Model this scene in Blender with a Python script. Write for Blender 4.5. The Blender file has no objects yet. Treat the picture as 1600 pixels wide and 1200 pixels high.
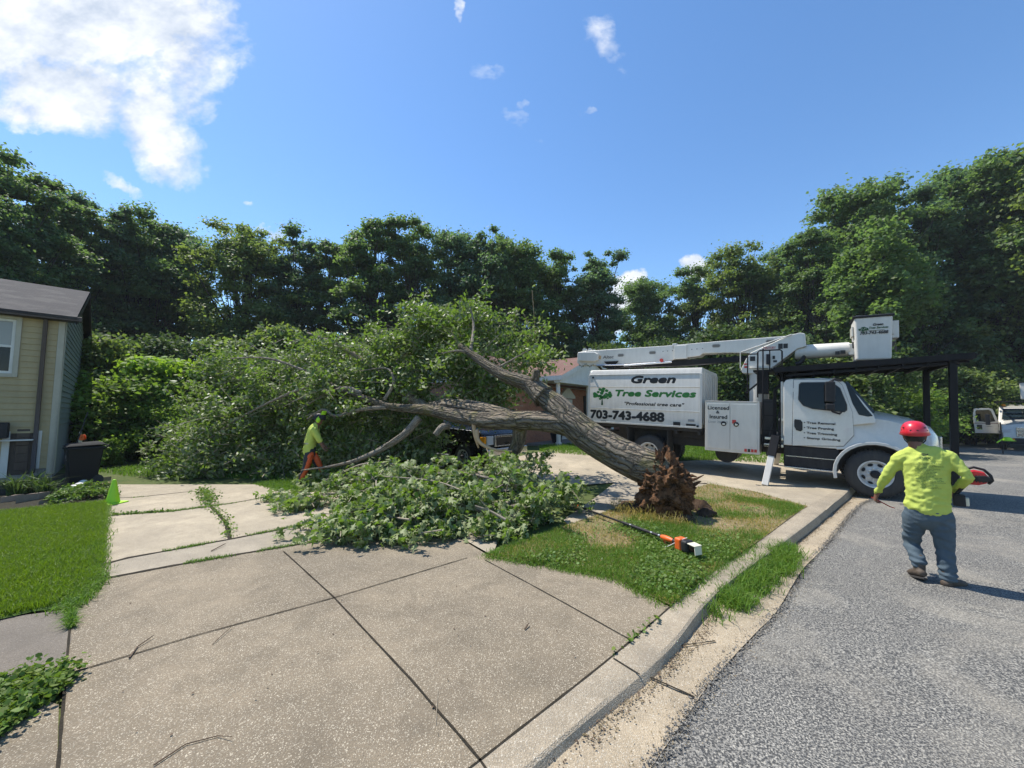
import bpy, bmesh, math, random
import numpy as np
from mathutils import Vector, Matrix, noise as mnoise
C = bpy.context.scene.collection
R = math.radians
PI = math.pi
HAZE = .0004
random.seed(7); RNG = np.random.default_rng(11)

# ------------------------------------------------------------------ camera, sky, sun, exposure
CAMH = 1.75; F = 600.0; PITCH = R(4.2)
cam = bpy.data.cameras.new("camera"); camo = bpy.data.objects.new("camera", cam); C.objects.link(camo)
cam.sensor_width = 36; cam.lens = 36*F/1600; cam.clip_start = .05; cam.clip_end = 2000
camo.location = (0, 0, CAMH); camo.rotation_euler = (PI/2+PITCH, 0, 0)
bpy.context.scene.camera = camo
vs = bpy.context.scene.view_settings
vs.view_transform = 'Standard'; vs.look = 'None'; vs.gamma = 1; vs.exposure = 0.6
SUN_EL = R(61); SUN_AZ = (-.805, .593)
SV = Vector((SUN_AZ[0]*math.cos(SUN_EL), SUN_AZ[1]*math.cos(SUN_EL), math.sin(SUN_EL)))
sl = bpy.data.lights.new("sun", 'SUN'); sl.energy = 4.6; sl.angle = R(.53); sl.color = (1, .95, .87)
so = bpy.data.objects.new("sun", sl); C.objects.link(so); so.rotation_euler = (-SV).to_track_quat('-Z', 'Y').to_euler()

def ray(px, py):
    cx = (px-800)/F; cy = (600-py)/F
    return Vector((cx, math.cos(PITCH)-cy*math.sin(PITCH), math.sin(PITCH)+cy*math.cos(PITCH)))
def gp(px, py, z=0.0):
    r = ray(px, py); k = (z-CAMH)/r.z
    return Vector((r.x*k, r.y*k, z))
def dp(px, py, d):
    r = ray(px, py); k = d/r.y
    return Vector((r.x*k, d, CAMH+r.z*k))

class NT:
    """small node-tree helper"""
    def __init__(s, tree): s.t = tree; s.n = tree.nodes; s.l = tree.links
    def new(s, typ, **kw):
        n = s.n.new(typ)
        for k, v in kw.items(): setattr(n, k, v)
        return n
    def put(s, sock, v):
        if isinstance(v, (int, float)): sock.default_value = v
        elif isinstance(v, (tuple, list)):
            sock.default_value = (tuple(v)+(1,)) if (len(v) == 3 and sock.type == 'RGBA') else tuple(v)
        else: s.l.new(v, sock)
    def m(s, op, a, b=None, c=None, clamp=False):
        n = s.new('ShaderNodeMath', operation=op, use_clamp=clamp); s.put(n.inputs[0], a)
        if b is not None: s.put(n.inputs[1], b)
        if c is not None: s.put(n.inputs[2], c)
        return n.outputs[0]
    def noise(s, vec, scale, detail=4, rough=.55, dist=0, out=0):
        n = s.new('ShaderNodeTexNoise'); s.put(n.inputs['Vector'], vec); n.inputs['Scale'].default_value = scale
        n.inputs['Detail'].default_value = detail; n.inputs['Roughness'].default_value = rough; n.inputs['Distortion'].default_value = dist
        return n.outputs[out]
    def vor(s, vec, scale, feature='F1', out=0):
        n = s.new('ShaderNodeTexVoronoi', feature=feature); s.put(n.inputs['Vector'], vec); n.inputs['Scale'].default_value = scale
        return n.outputs[out]
    def mix(s, f, a, b, mode='MIX'):
        n = s.new('ShaderNodeMix', data_type='RGBA', blend_type=mode)
        s.put(n.inputs[0], f); s.put(n.inputs[6], a); s.put(n.inputs[7], b)
        return n.outputs[2]
    def ramp(s, f, stops, interp='LINEAR'):
        n = s.new('ShaderNodeValToRGB'); s.put(n.inputs[0], f); n.color_ramp.interpolation = interp
        e = n.color_ramp.elements
        while len(e) < len(stops): e.new(.5)
        for i, (p, c) in enumerate(stops):
            e[i].position = p; e[i].color = (c, c, c, 1) if isinstance(c, (int, float)) else tuple(c)+(1,)
        return n.outputs[0]
    def map(s, vec, scale=(1, 1, 1), rot=(0, 0, 0), loc=(0, 0, 0)):
        n = s.new('ShaderNodeMapping'); s.put(n.inputs[0], vec); n.inputs['Scale'].default_value = scale
        n.inputs['Rotation'].default_value = rot; n.inputs['Location'].default_value = loc
        return n.outputs[0]
    def bump(s, h, strength=.5, dist=.01, normal=None):
        n = s.new('ShaderNodeBump'); n.inputs['Strength'].default_value = strength; n.inputs['Distance'].default_value = dist
        s.put(n.inputs['Height'], h)
        if normal: s.put(n.inputs['Normal'], normal)
        return n.outputs[0]

# sky: physical sky with thin clouds at infinity, placed by direction
w = bpy.data.worlds.new("World"); bpy.context.scene.world = w; w.use_nodes = True
t = NT(w.node_tree); t.n.clear()
sky = t.new('ShaderNodeTexSky', sky_type='NISHITA', sun_disc=False)
sky.sun_elevation = SUN_EL; sky.sun_rotation = math.atan2(SUN_AZ[0], SUN_AZ[1]); sky.air_density = 1.0; sky.dust_density = .12; sky.ozone_density = 2.2
tc = t.new('ShaderNodeTexCoord'); sep = t.new('ShaderNodeSeparateXYZ'); t.put(sep.inputs[0], tc.outputs['Generated'])
yy = t.m('MAXIMUM', sep.outputs[1], .05)
X = t.m('DIVIDE', sep.outputs[0], yy); Z = t.m('DIVIDE', sep.outputs[2], yy)
cmb = t.new('ShaderNodeCombineXYZ'); t.put(cmb.inputs[0], X); t.put(cmb.inputs[1], Z)
wv = cmb.outputs[0]
warp = t.new('ShaderNodeVectorMath', operation='MULTIPLY_ADD')
t.put(warp.inputs[0], t.noise(wv, 3.2, 6, .6, 0, 1)); warp.inputs[1].default_value = (.26, .26, 0); 
off = t.new('ShaderNodeVectorMath', operation='SUBTRACT'); t.put(off.inputs[0], wv); off.inputs[1].default_value = (.13, .13, 0)
t.put(warp.inputs[2], off.outputs[0])
ws = t.new('ShaderNodeSeparateXYZ'); t.put(ws.inputs[0], warp.outputs[0])
clouds = [(150, 20, 240, 95, 8, 1.2), (100, 130, 150, 70, 20, .95), (240, 190, 140, 60, 52, .8), (285, 90, 80, 110, 0, .8), (60, 170, 120, 40, 15, .8), (20, 60, 160, 70, 0, .9),
          (190, 283, 45, 12, 22, .55), (945, 65, 40, 62, -25, .33), (990, 30, 40, 26, 0, .24), (722, 14, 9, 24, 0, .5), (760, 90, 40, 22, -20, .25), (812, 195, 52, 30, 20, .33), (818, 160, 14, 18, 0, .35),
          (915, 166, 14, 9, 0, .42), (443, 375, 26, 9, 0, .6), (405, 313, 15, 7, 15, .4), (975, 470, 24, 46, 0, 1.3), (1085, 420, 26, 24, 0, 1.2), (20, 385, 40, 30, 0, 1.0)]
acc = 0.0
for (px, py, rx, ry, rot, amp) in clouds:
    r0 = ray(px, py); cx, cz = r0.x/r0.y, r0.z/r0.y
    r1 = ray(px+rx, py); r2 = ray(px, py-ry)
    ax = abs(r1.x/r1.y-cx)+.001; az = abs(r2.z/r2.y-cz)+.001
    a = -R(rot); dx = t.m('SUBTRACT', ws.outputs[0], cx); dz = t.m('SUBTRACT', ws.outputs[1], cz)
    u = t.m('DIVIDE', t.m('ADD', t.m('MULTIPLY', dx, math.cos(a)), t.m('MULTIPLY', dz, math.sin(a))), ax)
    v = t.m('DIVIDE', t.m('SUBTRACT', t.m('MULTIPLY', dz, math.cos(a)), t.m('MULTIPLY', dx, math.sin(a))), az)
    q = t.m('ADD', t.m('MULTIPLY', u, u), t.m('MULTIPLY', v, v))
    g = t.m('MULTIPLY', t.m('MAXIMUM', t.m('SUBTRACT', 1.25, q), 0), amp)
    acc = t.m('MAXIMUM', acc, g)
nz = t.noise(t.map(wv, (1.1, 1.6, 1), (0, 0, R(35))), 5.5, 9, .62)
nz2 = t.noise(wv, 26, 5, .6)
den = t.m('SUBTRACT', t.m('ADD', t.m('MULTIPLY', acc, .95), t.m('ADD', t.m('MULTIPLY', nz, 1.35), t.m('MULTIPLY', nz2, .5))), 1.2)
den = t.m('MULTIPLY', t.m('MULTIPLY', den, 1.7, clamp=True), t.m('GREATER_THAN', acc, .001))
den = t.m('MULTIPLY', den, t.m('MULTIPLY', acc, 3.0, clamp=True), clamp=True)
ccol = t.mix(t.ramp(nz, [(.35, 0.), (.62, 1.)]), (3.1, 3.5, 4.1), (5.3, 5.4, 5.5))
hs = t.new('ShaderNodeHueSaturation'); t.put(hs.inputs['Color'], sky.outputs[0]); hs.inputs['Saturation'].default_value = 1.16; hs.inputs['Value'].default_value = 1.0; hs.inputs['Hue'].default_value = .5
bg = t.new('ShaderNodeBackground'); bg.inputs[1].default_value = .14
t.put(bg.inputs[0], t.mix(t.m('MULTIPLY', den, .93), hs.outputs[0], ccol))
wo = t.new('ShaderNodeOutputWorld'); t.l.new(bg.outputs[0], wo.inputs[0])

# ------------------------------------------------------------------ tagging + mesh helpers
def tag(o, label=None, cat=None, group=None, kind=None):
    if label: o['label'] = label
    if cat: o['category'] = cat
    if group: o['group'] = group
    if kind: o['kind'] = kind
    return o
def empty(name, loc=(0, 0, 0), rot=(0, 0, 0), parent=None):
    o = bpy.data.objects.new(name, None); C.objects.link(o); o.location = loc; o.rotation_euler = rot; o.empty_display_size = .2
    if parent: o.parent = parent
    return o
def copy_tree(o, parent=None):
    c = o.copy(); C.objects.link(c); c.parent = parent
    for ch in list(o.children): copy_tree(ch, c)
    return c
def link(name, me, mat=None, parent=None, smooth=False):
    o = bpy.data.objects.new(name, me); C.objects.link(o)
    if mat is not None:
        for mm in (mat if isinstance(mat, (list, tuple)) else [mat]): me.materials.append(mm)
    if parent: o.parent = parent
    if smooth: me.polygons.foreach_set('use_smooth', [True]*len(me.polygons))
    return o
def npmesh(name, chunks):
    """chunks: list of (V (n,3), Fc (m,k)) arrays -> mesh"""
    V = []; L = []; S = []; off = 0
    for v, f in chunks:
        if len(f) == 0: continue
        V.append(v); L.append((f+off).ravel()); S.append(np.full(len(f), f.shape[1])); off += len(v)
    V = np.concatenate(V).astype(np.float32); L = np.concatenate(L).astype(np.int32); S = np.concatenate(S).astype(np.int32)
    me = bpy.data.meshes.new(name); me.vertices.add(len(V)); me.vertices.foreach_set('co', V.ravel())
    me.loops.add(len(L)); me.loops.foreach_set('vertex_index', L); me.polygons.add(len(S))
    st = np.concatenate([[0], np.cumsum(S)[:-1]]).astype(np.int32)
    me.polygons.foreach_set('loop_start', st); me.update(calc_edges=True)
    return me
class MB:
    def __init__(s): s.v = []; s.f = []
    def add(s, vs, fs):
        o = len(s.v); s.v += [tuple(v) for v in vs]; s.f += [tuple(i+o for i in f) for f in fs]; return s
    def box(s, x0, x1, y0, y1, z0, z1, M=None):
        p = [Vector((x, y, z)) for x in (x0, x1) for y in (y0, y1) for z in (z0, z1)]
        if M: p = [M @ q for q in p]
        return s.add(p, [(0, 1, 3, 2), (4, 6, 7, 5), (0, 4, 5, 1), (2, 3, 7, 6), (0, 2, 6, 4), (1, 5, 7, 3)])
    def bar(s, a, b, w, h=None, up=(0, 0, 1)):
        a = Vector(a); b = Vector(b); h = h or w; d = (b-a).normalized(); u = Vector(up)
        sx = d.cross(u)
        if sx.length < 1e-3: sx = d.cross(Vector((1, 0, 0)))
        sx.normalize(); uz = sx.cross(d)
        p = []
        for c in (a, b):
            for i, j in ((-1, -1), (1, -1), (1, 1), (-1, 1)): p.append(c+sx*i*w/2+uz*j*h/2)
        return s.add(p, [(0, 3, 2, 1), (4, 5, 6, 7), (0, 1, 5, 4), (1, 2, 6, 5), (2, 3, 7, 6), (3, 0, 4, 7)])
    def tube(s, pts, rad, n=8, cap=True, flat=None):
        pts = [Vector(p) for p in pts]; k = len(pts)
        if isinstance(rad, (int, float)): rad = [rad]*k
        ref = None; rings = []
        for i, p in enumerate(pts):
            d = (pts[min(i+1, k-1)]-pts[max(i-1, 0)]).normalized()
            if ref is None:
                ref = d.orthogonal().normalized()
            ref = (ref-d*ref.dot(d)); ref = ref.normalized() if ref.length > 1e-5 else d.orthogonal().normalized()
            b = d.cross(ref)
            rings.append([p+(ref*math.cos(2*PI*j/n)+b*math.sin(2*PI*j/n))*rad[i] for j in range(n)])
        o = len(s.v)
        for r in rings: s.v += [tuple(v) for v in r]
        for i in range(k-1):
            for j in range(n):
                s.f.append((o+i*n+j, o+i*n+(j+1) % n, o+(i+1)*n+(j+1) % n, o+(i+1)*n+j))
        if cap:
            s.f.append(tuple(o+j for j in range(n))[::-1]); s.f.append(tuple(o+(k-1)*n+j for j in range(n)))
        return s
    def lathe(s, prof, axis_o=(0, 0, 0), axis='Y', n=32, close=False):
        """prof: (r, h) list round axis through axis_o"""
        o = len(s.v); k = len(prof); ao = Vector(axis_o)
        for (r, h) in prof:
            for j in range(n):
                a = 2*PI*j/n; c, q = math.cos(a)*r, math.sin(a)*r
                s.v.append(tuple(ao+(Vector((c, h, q)) if axis == 'Y' else Vector((c, q, h)) if axis == 'Z' else Vector((h, c, q)))))
        for i in range(k-1 if not close else k):
            i2 = (i+1) % k
            for j in range(n): s.f.append((o+i*n+j, o+i*n+(j+1) % n, o+i2*n+(j+1) % n, o+i2*n+j))
        return s
    def ball(s, c, r, n=12, m=8, sc=(1, 1, 1)):
        o = len(s.v)
        for i in range(m+1):
            for j in range(n):
                th = PI*i/m; a = 2*PI*j/n
                s.v.append((c[0]+r*sc[0]*math.sin(th)*math.cos(a), c[1]+r*sc[1]*math.sin(th)*math.sin(a), c[2]+r*sc[2]*math.cos(th)))
        for i in range(m):
            for j in range(n): s.f.append((o+i*n+j, o+(i+1)*n+j, o+(i+1)*n+(j+1) % n, o+i*n+(j+1) % n))
        return s
    def prism(s, poly, ys, fn=None):
        """side profile (x,z) swept over y stations"""
        o = len(s.v); k = len(poly)
        for y in ys:
            for (x, z) in poly: s.v.append(tuple(fn(x, y, z)) if fn else (x, y, z))
        for i in range(len(ys)-1):
            for j in range(k): s.f.append((o+i*k+j, o+(i+1)*k+j, o+(i+1)*k+(j+1) % k, o+i*k+(j+1) % k))
        s.f.append(tuple(o+j for j in range(k))); s.f.append(tuple(o+(len(ys)-1)*k+j for j in range(k))[::-1])
        return s
    def mesh(s, name, merge=True):
        me = bpy.data.meshes.new(name); me.from_pydata(s.v, [], s.f); me.update()
        bm = bmesh.new(); bm.from_mesh(me)
        if merge: bmesh.ops.remove_doubles(bm, verts=bm.verts, dist=1e-5)
        bmesh.ops.recalc_face_normals(bm, faces=bm.faces); bm.to_mesh(me); bm.free()
        return me
    def obj(s, name, mat, parent=None, bevel=0, seg=2, smooth=False, loc=None, angle=None):
        me = s.mesh(name); o = link(name, me, mat, parent, smooth or bevel > 0 or angle is not None)
        if loc is not None: o.location = loc
        if bevel:
            b = o.modifiers.new('bevel', 'BEVEL'); b.width = bevel; b.segments = seg; b.limit_method = 'ANGLE'; b.angle_limit = R(35); b.harden_normals = True
        elif angle is not None or smooth:
            me.set_sharp_from_angle(angle=R(angle or 40))
        return o
def text_obj(body, size, mat, M, name='lettering', parent=None, shear=0, bold=0, space=1, width=None, align='LEFT', depth=.0):
    cu = bpy.data.curves.new(name, 'FONT'); cu.body = body; cu.size = size; cu.shear = shear; cu.offset = bold; cu.space_character = space; cu.align_x = align; cu.extrude = depth; cu.resolution_u = 3
    cu.offset = 0
    o = bpy.data.objects.new(name, cu); C.objects.link(o)
    dg = bpy.context.evaluated_depsgraph_get(); me = bpy.data.meshes.new_from_object(o.evaluated_get(dg))
    bpy.data.objects.remove(o)
    if width:
        xs = [v.co.x for v in me.vertices]; k = width/(max(xs)-min(xs)); x0 = min(xs) if align == 'LEFT' else 0
        for v in me.vertices: v.co.x = (v.co.x-x0)*k
    if bold:   # heavier strokes: shifted layers a fraction of a millimetre apart
        bm = bmesh.new(); bm.from_mesh(me); base = bm.verts[:]+bm.edges[:]+bm.faces[:]
        for i in range(8):
            g_ = bmesh.ops.duplicate(bm, geom=base)['geom']; q = 2*PI*i/8
            bmesh.ops.translate(bm, verts=[v for v in g_ if isinstance(v, bmesh.types.BMVert)], vec=(math.cos(q)*bold, math.sin(q)*bold, -.0002*(i+1)))
        bm.to_mesh(me); bm.free()
    me.transform(M)
    return link(name, me, mat, parent)

# ------------------------------------------------------------------ materials
def pmat(name, col, rough=.6, metal=0, spec=.5, fn=None, coat=0, trans=0, sss=0, alpha=1):
    m = bpy.data.materials.new(name); m.use_nodes = True; t = NT(m.node_tree); b = t.n['Principled BSDF']
    b.inputs['Base Color'].default_value = tuple(col)+(1,); b.inputs['Roughness'].default_value = rough; b.inputs['Metallic'].default_value = metal
    b.inputs['Specular IOR Level'].default_value = spec; b.inputs['Coat Weight'].default_value = coat; b.inputs['Transmission Weight'].default_value = trans
    if fn: fn(t, b)
    return m
def pos(t): return t.new('ShaderNodeNewGeometry').outputs['Position']
def objc(t): return t.new('ShaderNodeTexCoord').outputs['Object']
def col2(c, k): return tuple(x*k for x in c)
def dirty(c, amt=.25, scale=3, bump=0, bs=60, dc=(.18, .15, .11)):
    def fn(t, b):
        p = objc(t)
        n = t.noise(p, scale, 8, .65); n2 = t.noise(t.map(p, (6, 6, .6)), 2.2, 6, .6)
        f = t.m('MULTIPLY', t.ramp(t.m('MULTIPLY', t.m('ADD', n, n2), .5), [(.42, 0.), (.75, 1.)]), amt)
        t.put(b.inputs['Base Color'], t.mix(f, c, dc))
        rg = t.m('ADD', t.m('MULTIPLY', n, .35), b.inputs['Roughness'].default_value-.15)
        t.put(b.inputs['Roughness'], rg)
        if bump: t.put(b.inputs['Normal'], t.bump(t.noise(p, bs, 3), bump, .004))
    return fn
M = {}
W = (.62, .595, .535)
M['white'] = pmat('white_paint', W, .32, spec=.5, fn=dirty(W, .22, 2.5), coat=.25)
M['panel'] = pmat('chip_box_paint', (.63, .605, .545), .4, fn=dirty((.63, .605, .545), .32, 1.8), coat=.1)
M['cabpaint'] = pmat('cab_paint', (.61, .59, .535), .25, fn=dirty((.61, .59, .535), .14, 2), coat=.5)
M['fiberglass'] = pmat('bucket_fiberglass', (.63, .605, .545), .45, fn=dirty((.63, .605, .545), .2, 4))
M['blacksteel'] = pmat('black_steel', (.008, .008, .009), .55, spec=.2, fn=dirty((.008, .008, .009), .35, 5, dc=(.045, .04, .036)))
M['darkframe'] = pmat('dark_chassis', (.02, .02, .022), .6, fn=dirty((.018, .018, .02), .5, 5, dc=(.07, .06, .045)))
M['rubber'] = pmat('tyre_rubber', (.025, .025, .026), .75, fn=dirty((.03, .03, .03), .6, 8, .4, 80, dc=(.1, .09, .07)))
M['rim'] = pmat('rim_white', (.6, .6, .58), .4, fn=dirty((.6, .6, .57), .55, 9, dc=(.12, .08, .05)))
M['chrome'] = pmat('bright_metal', (.6, .61, .62), .25, 1, fn=dirty((.6, .61, .62), .3, 8))
M['glass'] = pmat('dark_glass', (.006, .009, .009), .05, spec=.3)
M['wglass'] = pmat('windscreen_glass', (.012, .02, .02), .05, spec=.4)
M['ink'] = pmat('black_lettering', (.012, .012, .013), .5)
M['greenink'] = pmat('green_lettering', (.03, .2, .035), .5)
M['darkgreenink'] = pmat('dark_green_print', (.012, .075, .018), .5)
M['redink'] = pmat('red_decal', (.5, .04, .03), .5)
M['greyink'] = pmat('grey_lettering', (.25, .25, .25), .5)
M['orange'] = pmat('orange_plastic', (.75, .12, .015), .4, fn=dirty((.75, .12, .015), .25, 20))
M['amber'] = pmat('amber_lens', (.85, .33, .01), .2)
M['black'] = pmat('black_plastic', (.012, .012, .013), .5, spec=.25, fn=dirty((.018, .018, .02), .3, 12, dc=(.08, .075, .07)))
M['bin'] = pmat('bin_plastic', (.006, .008, .009), .55, spec=.25)
M['cone'] = pmat('lime_cone', (.38, .72, .01), .5, fn=dirty((.36, .7, .01), .2, 14))
M['trimwhite'] = pmat('trim_white', (.66, .65, .6), .55, fn=dirty((.66, .65, .6), .3, 3))
M['gutter'] = pmat('brown_gutter', (.035, .02, .016), .4, fn=dirty((.035, .02, .016), .3, 5))
M['headlens'] = pmat('headlamp_lens', (.5, .53, .55), .08, spec=.7, coat=.5)
M['palecream'] = pmat('cream_plastic', (.62, .58, .44), .5)

# ground materials ---------------------------------------------------
def aggregate(name, base, dark, speck, k=1.0, spamt=.5):
    def fn(t, b):
        p = pos(t)
        big = t.noise(p, .55, 6, .6); mid = t.noise(p, 5, 6, .65); fine = t.noise(p, 90, 4, .7)
        c = t.mix(t.ramp(big, [(.35, 0.), (.65, 1.)]), base, dark)
        c = t.mix(t.m('MULTIPLY', t.ramp(mid, [(.42, 0.), (.72, 1.)]), .45), c, col2(dark, .72))
        c = t.mix(t.m('MULTIPLY', t.ramp(fine, [(.35, 1.), (.6, 0.)]), .7), c, col2(base, .45))
        v = t.vor(p, 135*k); vc = t.vor(p, 135*k, out=1)
        sp = t.new('ShaderNodeSeparateColor'); t.put(sp.inputs[0], vc)
        stone = t.m('MULTIPLY', t.m('LESS_THAN', v, .42), t.m('GREATER_THAN', sp.outputs[0], 1-spamt))
        scol = t.ramp(sp.outputs[1], [(0, col2(speck, .28)), (.35, col2(speck, .5)), (.6, col2(speck, .8)), (1, speck)])
        c = t.mix(t.m('MULTIPLY', stone, .85), c, scol)
        v2 = t.vor(t.map(p, loc=(3, 5, 1)), 62*k); sp2 = t.new('ShaderNodeSeparateColor'); t.put(sp2.inputs[0], t.vor(t.map(p, loc=(3, 5, 1)), 62*k, out=1))
        st2 = t.m('MULTIPLY', t.m('LESS_THAN', v2, .3), t.m('GREATER_THAN', sp2.outputs[0], .8))
        c = t.mix(t.m('MULTIPLY', st2, .8), c, t.mix(sp2.outputs[1], col2(speck, .55), speck))
        # irregular oil and damp stains
        stn = t.m('MULTIPLY', t.ramp(t.noise(p, 1.7, 5, .7, .8), [(.48, 0.), (.72, 1.)]), .5)
        c = t.mix(stn, c, col2(dark, .6))
        pale = t.m('MULTIPLY', t.ramp(t.noise(t.map(p, loc=(9, 2, 0)), .9, 6, .7), [(.5, 0.), (.7, 1.)]), .3)
        c = t.mix(pale, c, col2(base, 1.35))
        t.put(b.inputs['Base Color'], c)
        h = t.m('ADD', t.m('MULTIPLY', fine, .5), t.m('MULTIPLY', t.m('SUBTRACT', .5, v), .9))
        t.put(b.inputs['Normal'], t.bump(h, .75, .006))
    return pmat(name, base, .88, spec=.3, fn=fn)
M['drive'] = aggregate('aggregate_driveway', (.285, .23, .158), (.175, .144, .102), (.58, .51, .39))
M['walk'] = aggregate('sidewalk_concrete', (.42, .36, .27), (.32, .275, .21), (.5, .45, .36), 1.2, .3)
M['slab'] = aggregate('upper_slab_concrete', (.5, .42, .3), (.36, .305, .225), (.5, .45, .36), 1.2, .3)
M['kerb'] = aggregate('kerb_concrete', (.42, .345, .245), (.31, .26, .19), (.58, .53, .43), 1.0, .45)
M['gutterpan'] = aggregate('gutter_concrete', (.44, .355, .24), (.33, .27, .19), (.58, .53, .43), 1.0, .4)
M['olds'] = aggregate('old_path_concrete', (.25, .21, .165), (.19, .165, .135), (.34, .3, .25), 1.4, .2)
def asphalt_fn(t, b):
    p = pos(t)
    v = t.vor(p, 110, out=0); vc = t.new('ShaderNodeSeparateColor'); t.put(vc.inputs[0], t.vor(p, 110, out=1))
    pm = t.map(p, (1, 1, 1), loc=(.3, .2, 0)); gaps = t.noise(pm, 82, 3, .62)
    gl = t.noise(p, 1.6, 6, .6)
    stone = t.ramp(vc.outputs[0], [(0, (.13, .128, .12)), (.5, (.24, .228, .2)), (1, (.4, .375, .32))])
    dustn = t.noise(p, .7, 7, .68, .5)
    dust = t.ramp(dustn, [(.5, 0.), (.72, 1.)])
    gm = t.m('MULTIPLY', t.ramp(gaps, [(.42, 1.), (.51, 0.)]), .95)
    gm = t.m('MULTIPLY', gm, t.m('SUBTRACT', 1, t.m('MULTIPLY', dust, .75)))
    c = t.mix(t.ramp(gl, [(.35, 0.), (.65, .45)]), stone, (.2, .185, .16))
    c = t.mix(gm, c, (.05, .05, .05))
    c = t.mix(t.m('MULTIPLY', dust, .55), c, (.3, .265, .205))
    t.put(b.inputs['Base Color'], c)
    t.put(b.inputs['Normal'], t.bump(t.m('SUBTRACT', t.m('SUBTRACT', .6, v), gm), .8, .006))
M['asphalt'] = pmat('chipseal_asphalt', (.1, .1, .1), .85, spec=.35, fn=asphalt_fn)
def soil(name, c1, c2, c3, sc=6, rough=.95):
    def fn(t, b):
        p = pos(t); n = t.noise(p, sc*.25, 6, .65); m = t.noise(p, sc*3, 5, .7)
        c = t.mix(t.ramp(n, [(.35, 0.), (.62, 1.)]), c1, c2); c = t.mix(t.ramp(m, [(.4, 0.), (.7, .8)]), c, c3)
        t.put(b.inputs['Base Color'], c); t.put(b.inputs['Normal'], t.bump(m, .8, .02))
    return pmat(name, c1, rough, spec=.2, fn=fn)
M['ground'] = soil('mown_ground', (.06, .1, .022), (.11, .12, .04), (.035, .055, .015))
M['lawnbase'] = soil('lawn_soil', (.045, .09, .015), (.07, .12, .02), (.03, .05, .01), 12)
M['vergebase'] = soil('verge_dirt', (.2, .16, .08), (.27, .2, .12), (.1, .1, .035), 5)
M['dirt'] = soil('dirt_tan', (.27, .2, .125), (.22, .17, .1), (.14, .12, .06), 8)
M['darkdirt'] = soil('dark_joint_dirt', (.03, .025, .018), (.05, .04, .028), (.02, .018, .012), 20)
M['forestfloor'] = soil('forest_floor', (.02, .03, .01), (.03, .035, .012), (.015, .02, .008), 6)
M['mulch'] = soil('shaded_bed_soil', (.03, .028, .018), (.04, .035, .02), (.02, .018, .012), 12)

def leafmat(name, top, under=None, tr=.35, rough=.6, hue=.04, var=.5, nscale=.35, spec=.3):
    m = bpy.data.materials.new(name); m.use_nodes = True; t = NT(m.node_tree); b = t.n['Principled BSDF']; out = t.n['Material Output']
    geo = t.new('ShaderNodeNewGeometry'); rnd = geo.outputs['Random Per Island']
    n = t.noise(geo.outputs['Position'], nscale, 3, .5)
    c = t.mix(rnd, col2(top, 1-var), col2(top, 1+var))
    c = t.mix(t.ramp(n, [(.35, 0.), (.68, .6)]), c, (top[0]*1.45, top[1]*1.2, top[2]*.8))
    hsn = t.new('ShaderNodeHueSaturation'); t.put(hsn.inputs['Color'], c); t.put(hsn.inputs['Hue'], t.m('ADD', .5-hue/2, t.m('MULTIPLY', t.m('FRACT', t.m('MULTIPLY', rnd, 7.3)), hue)))
    c = hsn.outputs[0]
    if under: c = t.mix(geo.outputs['Backfacing'], c, under)
    t.put(b.inputs['Base Color'], c); b.inputs['Roughness'].default_value = rough; b.inputs['Specular IOR Level'].default_value = spec
    tl = t.new('ShaderNodeBsdfTranslucent'); t.put(tl.inputs[0], t.mix(.5, c, (top[0]*2.6, top[1]*2.6, top[2]*.8)))
    ms = t.new('ShaderNodeMixShader'); ms.inputs[0].default_value = tr; t.l.new(b.outputs[0], ms.inputs[1]); t.l.new(tl.outputs[0], ms.inputs[2]); t.l.new(ms.outputs[0], out.inputs[0])
    return m
M['leafA'] = leafmat('forest_leaves', (.095, .16, .064), tr=.48, spec=.45)
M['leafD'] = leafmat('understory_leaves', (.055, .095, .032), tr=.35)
M['leafB'] = leafmat('forest_leaves_blue', (.085, .15, .085), tr=.48, spec=.45)
M['leafC'] = leafmat('forest_leaves_yellow', (.12, .175, .055), tr=.45, spec=.45)
M['leafBush'] = leafmat('shrub_leaves', (.12, .2, .042), tr=.42)
M['leafLime'] = leafmat('lime_shrub_leaves', (.16, .27, .035), tr=.45)
M['leafFall'] = leafmat('fallen_crown_leaves', (.105, .175, .04), (.25, .28, .14), tr=.36, rough=.5, var=.45, nscale=.9)
M['leafCut'] = leafmat('cut_maple_leaves', (.1, .175, .03), (.27, .31, .14), tr=.34, rough=.55, nscale=2, var=.75)
M['grassL'] = leafmat('lawn_blades', (.11, .185, .018), tr=.4, nscale=1.2, var=.35, hue=.03)
M['grassV'] = leafmat('verge_blades', (.1, .19, .028), tr=.35, nscale=2, var=.5)
M['grassD'] = leafmat('dry_blades', (.3, .25, .09), tr=.3, nscale=2, var=.5)
M['weed'] = leafmat('weed_leaves', (.1, .17, .035), tr=.3, nscale=3)
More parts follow.
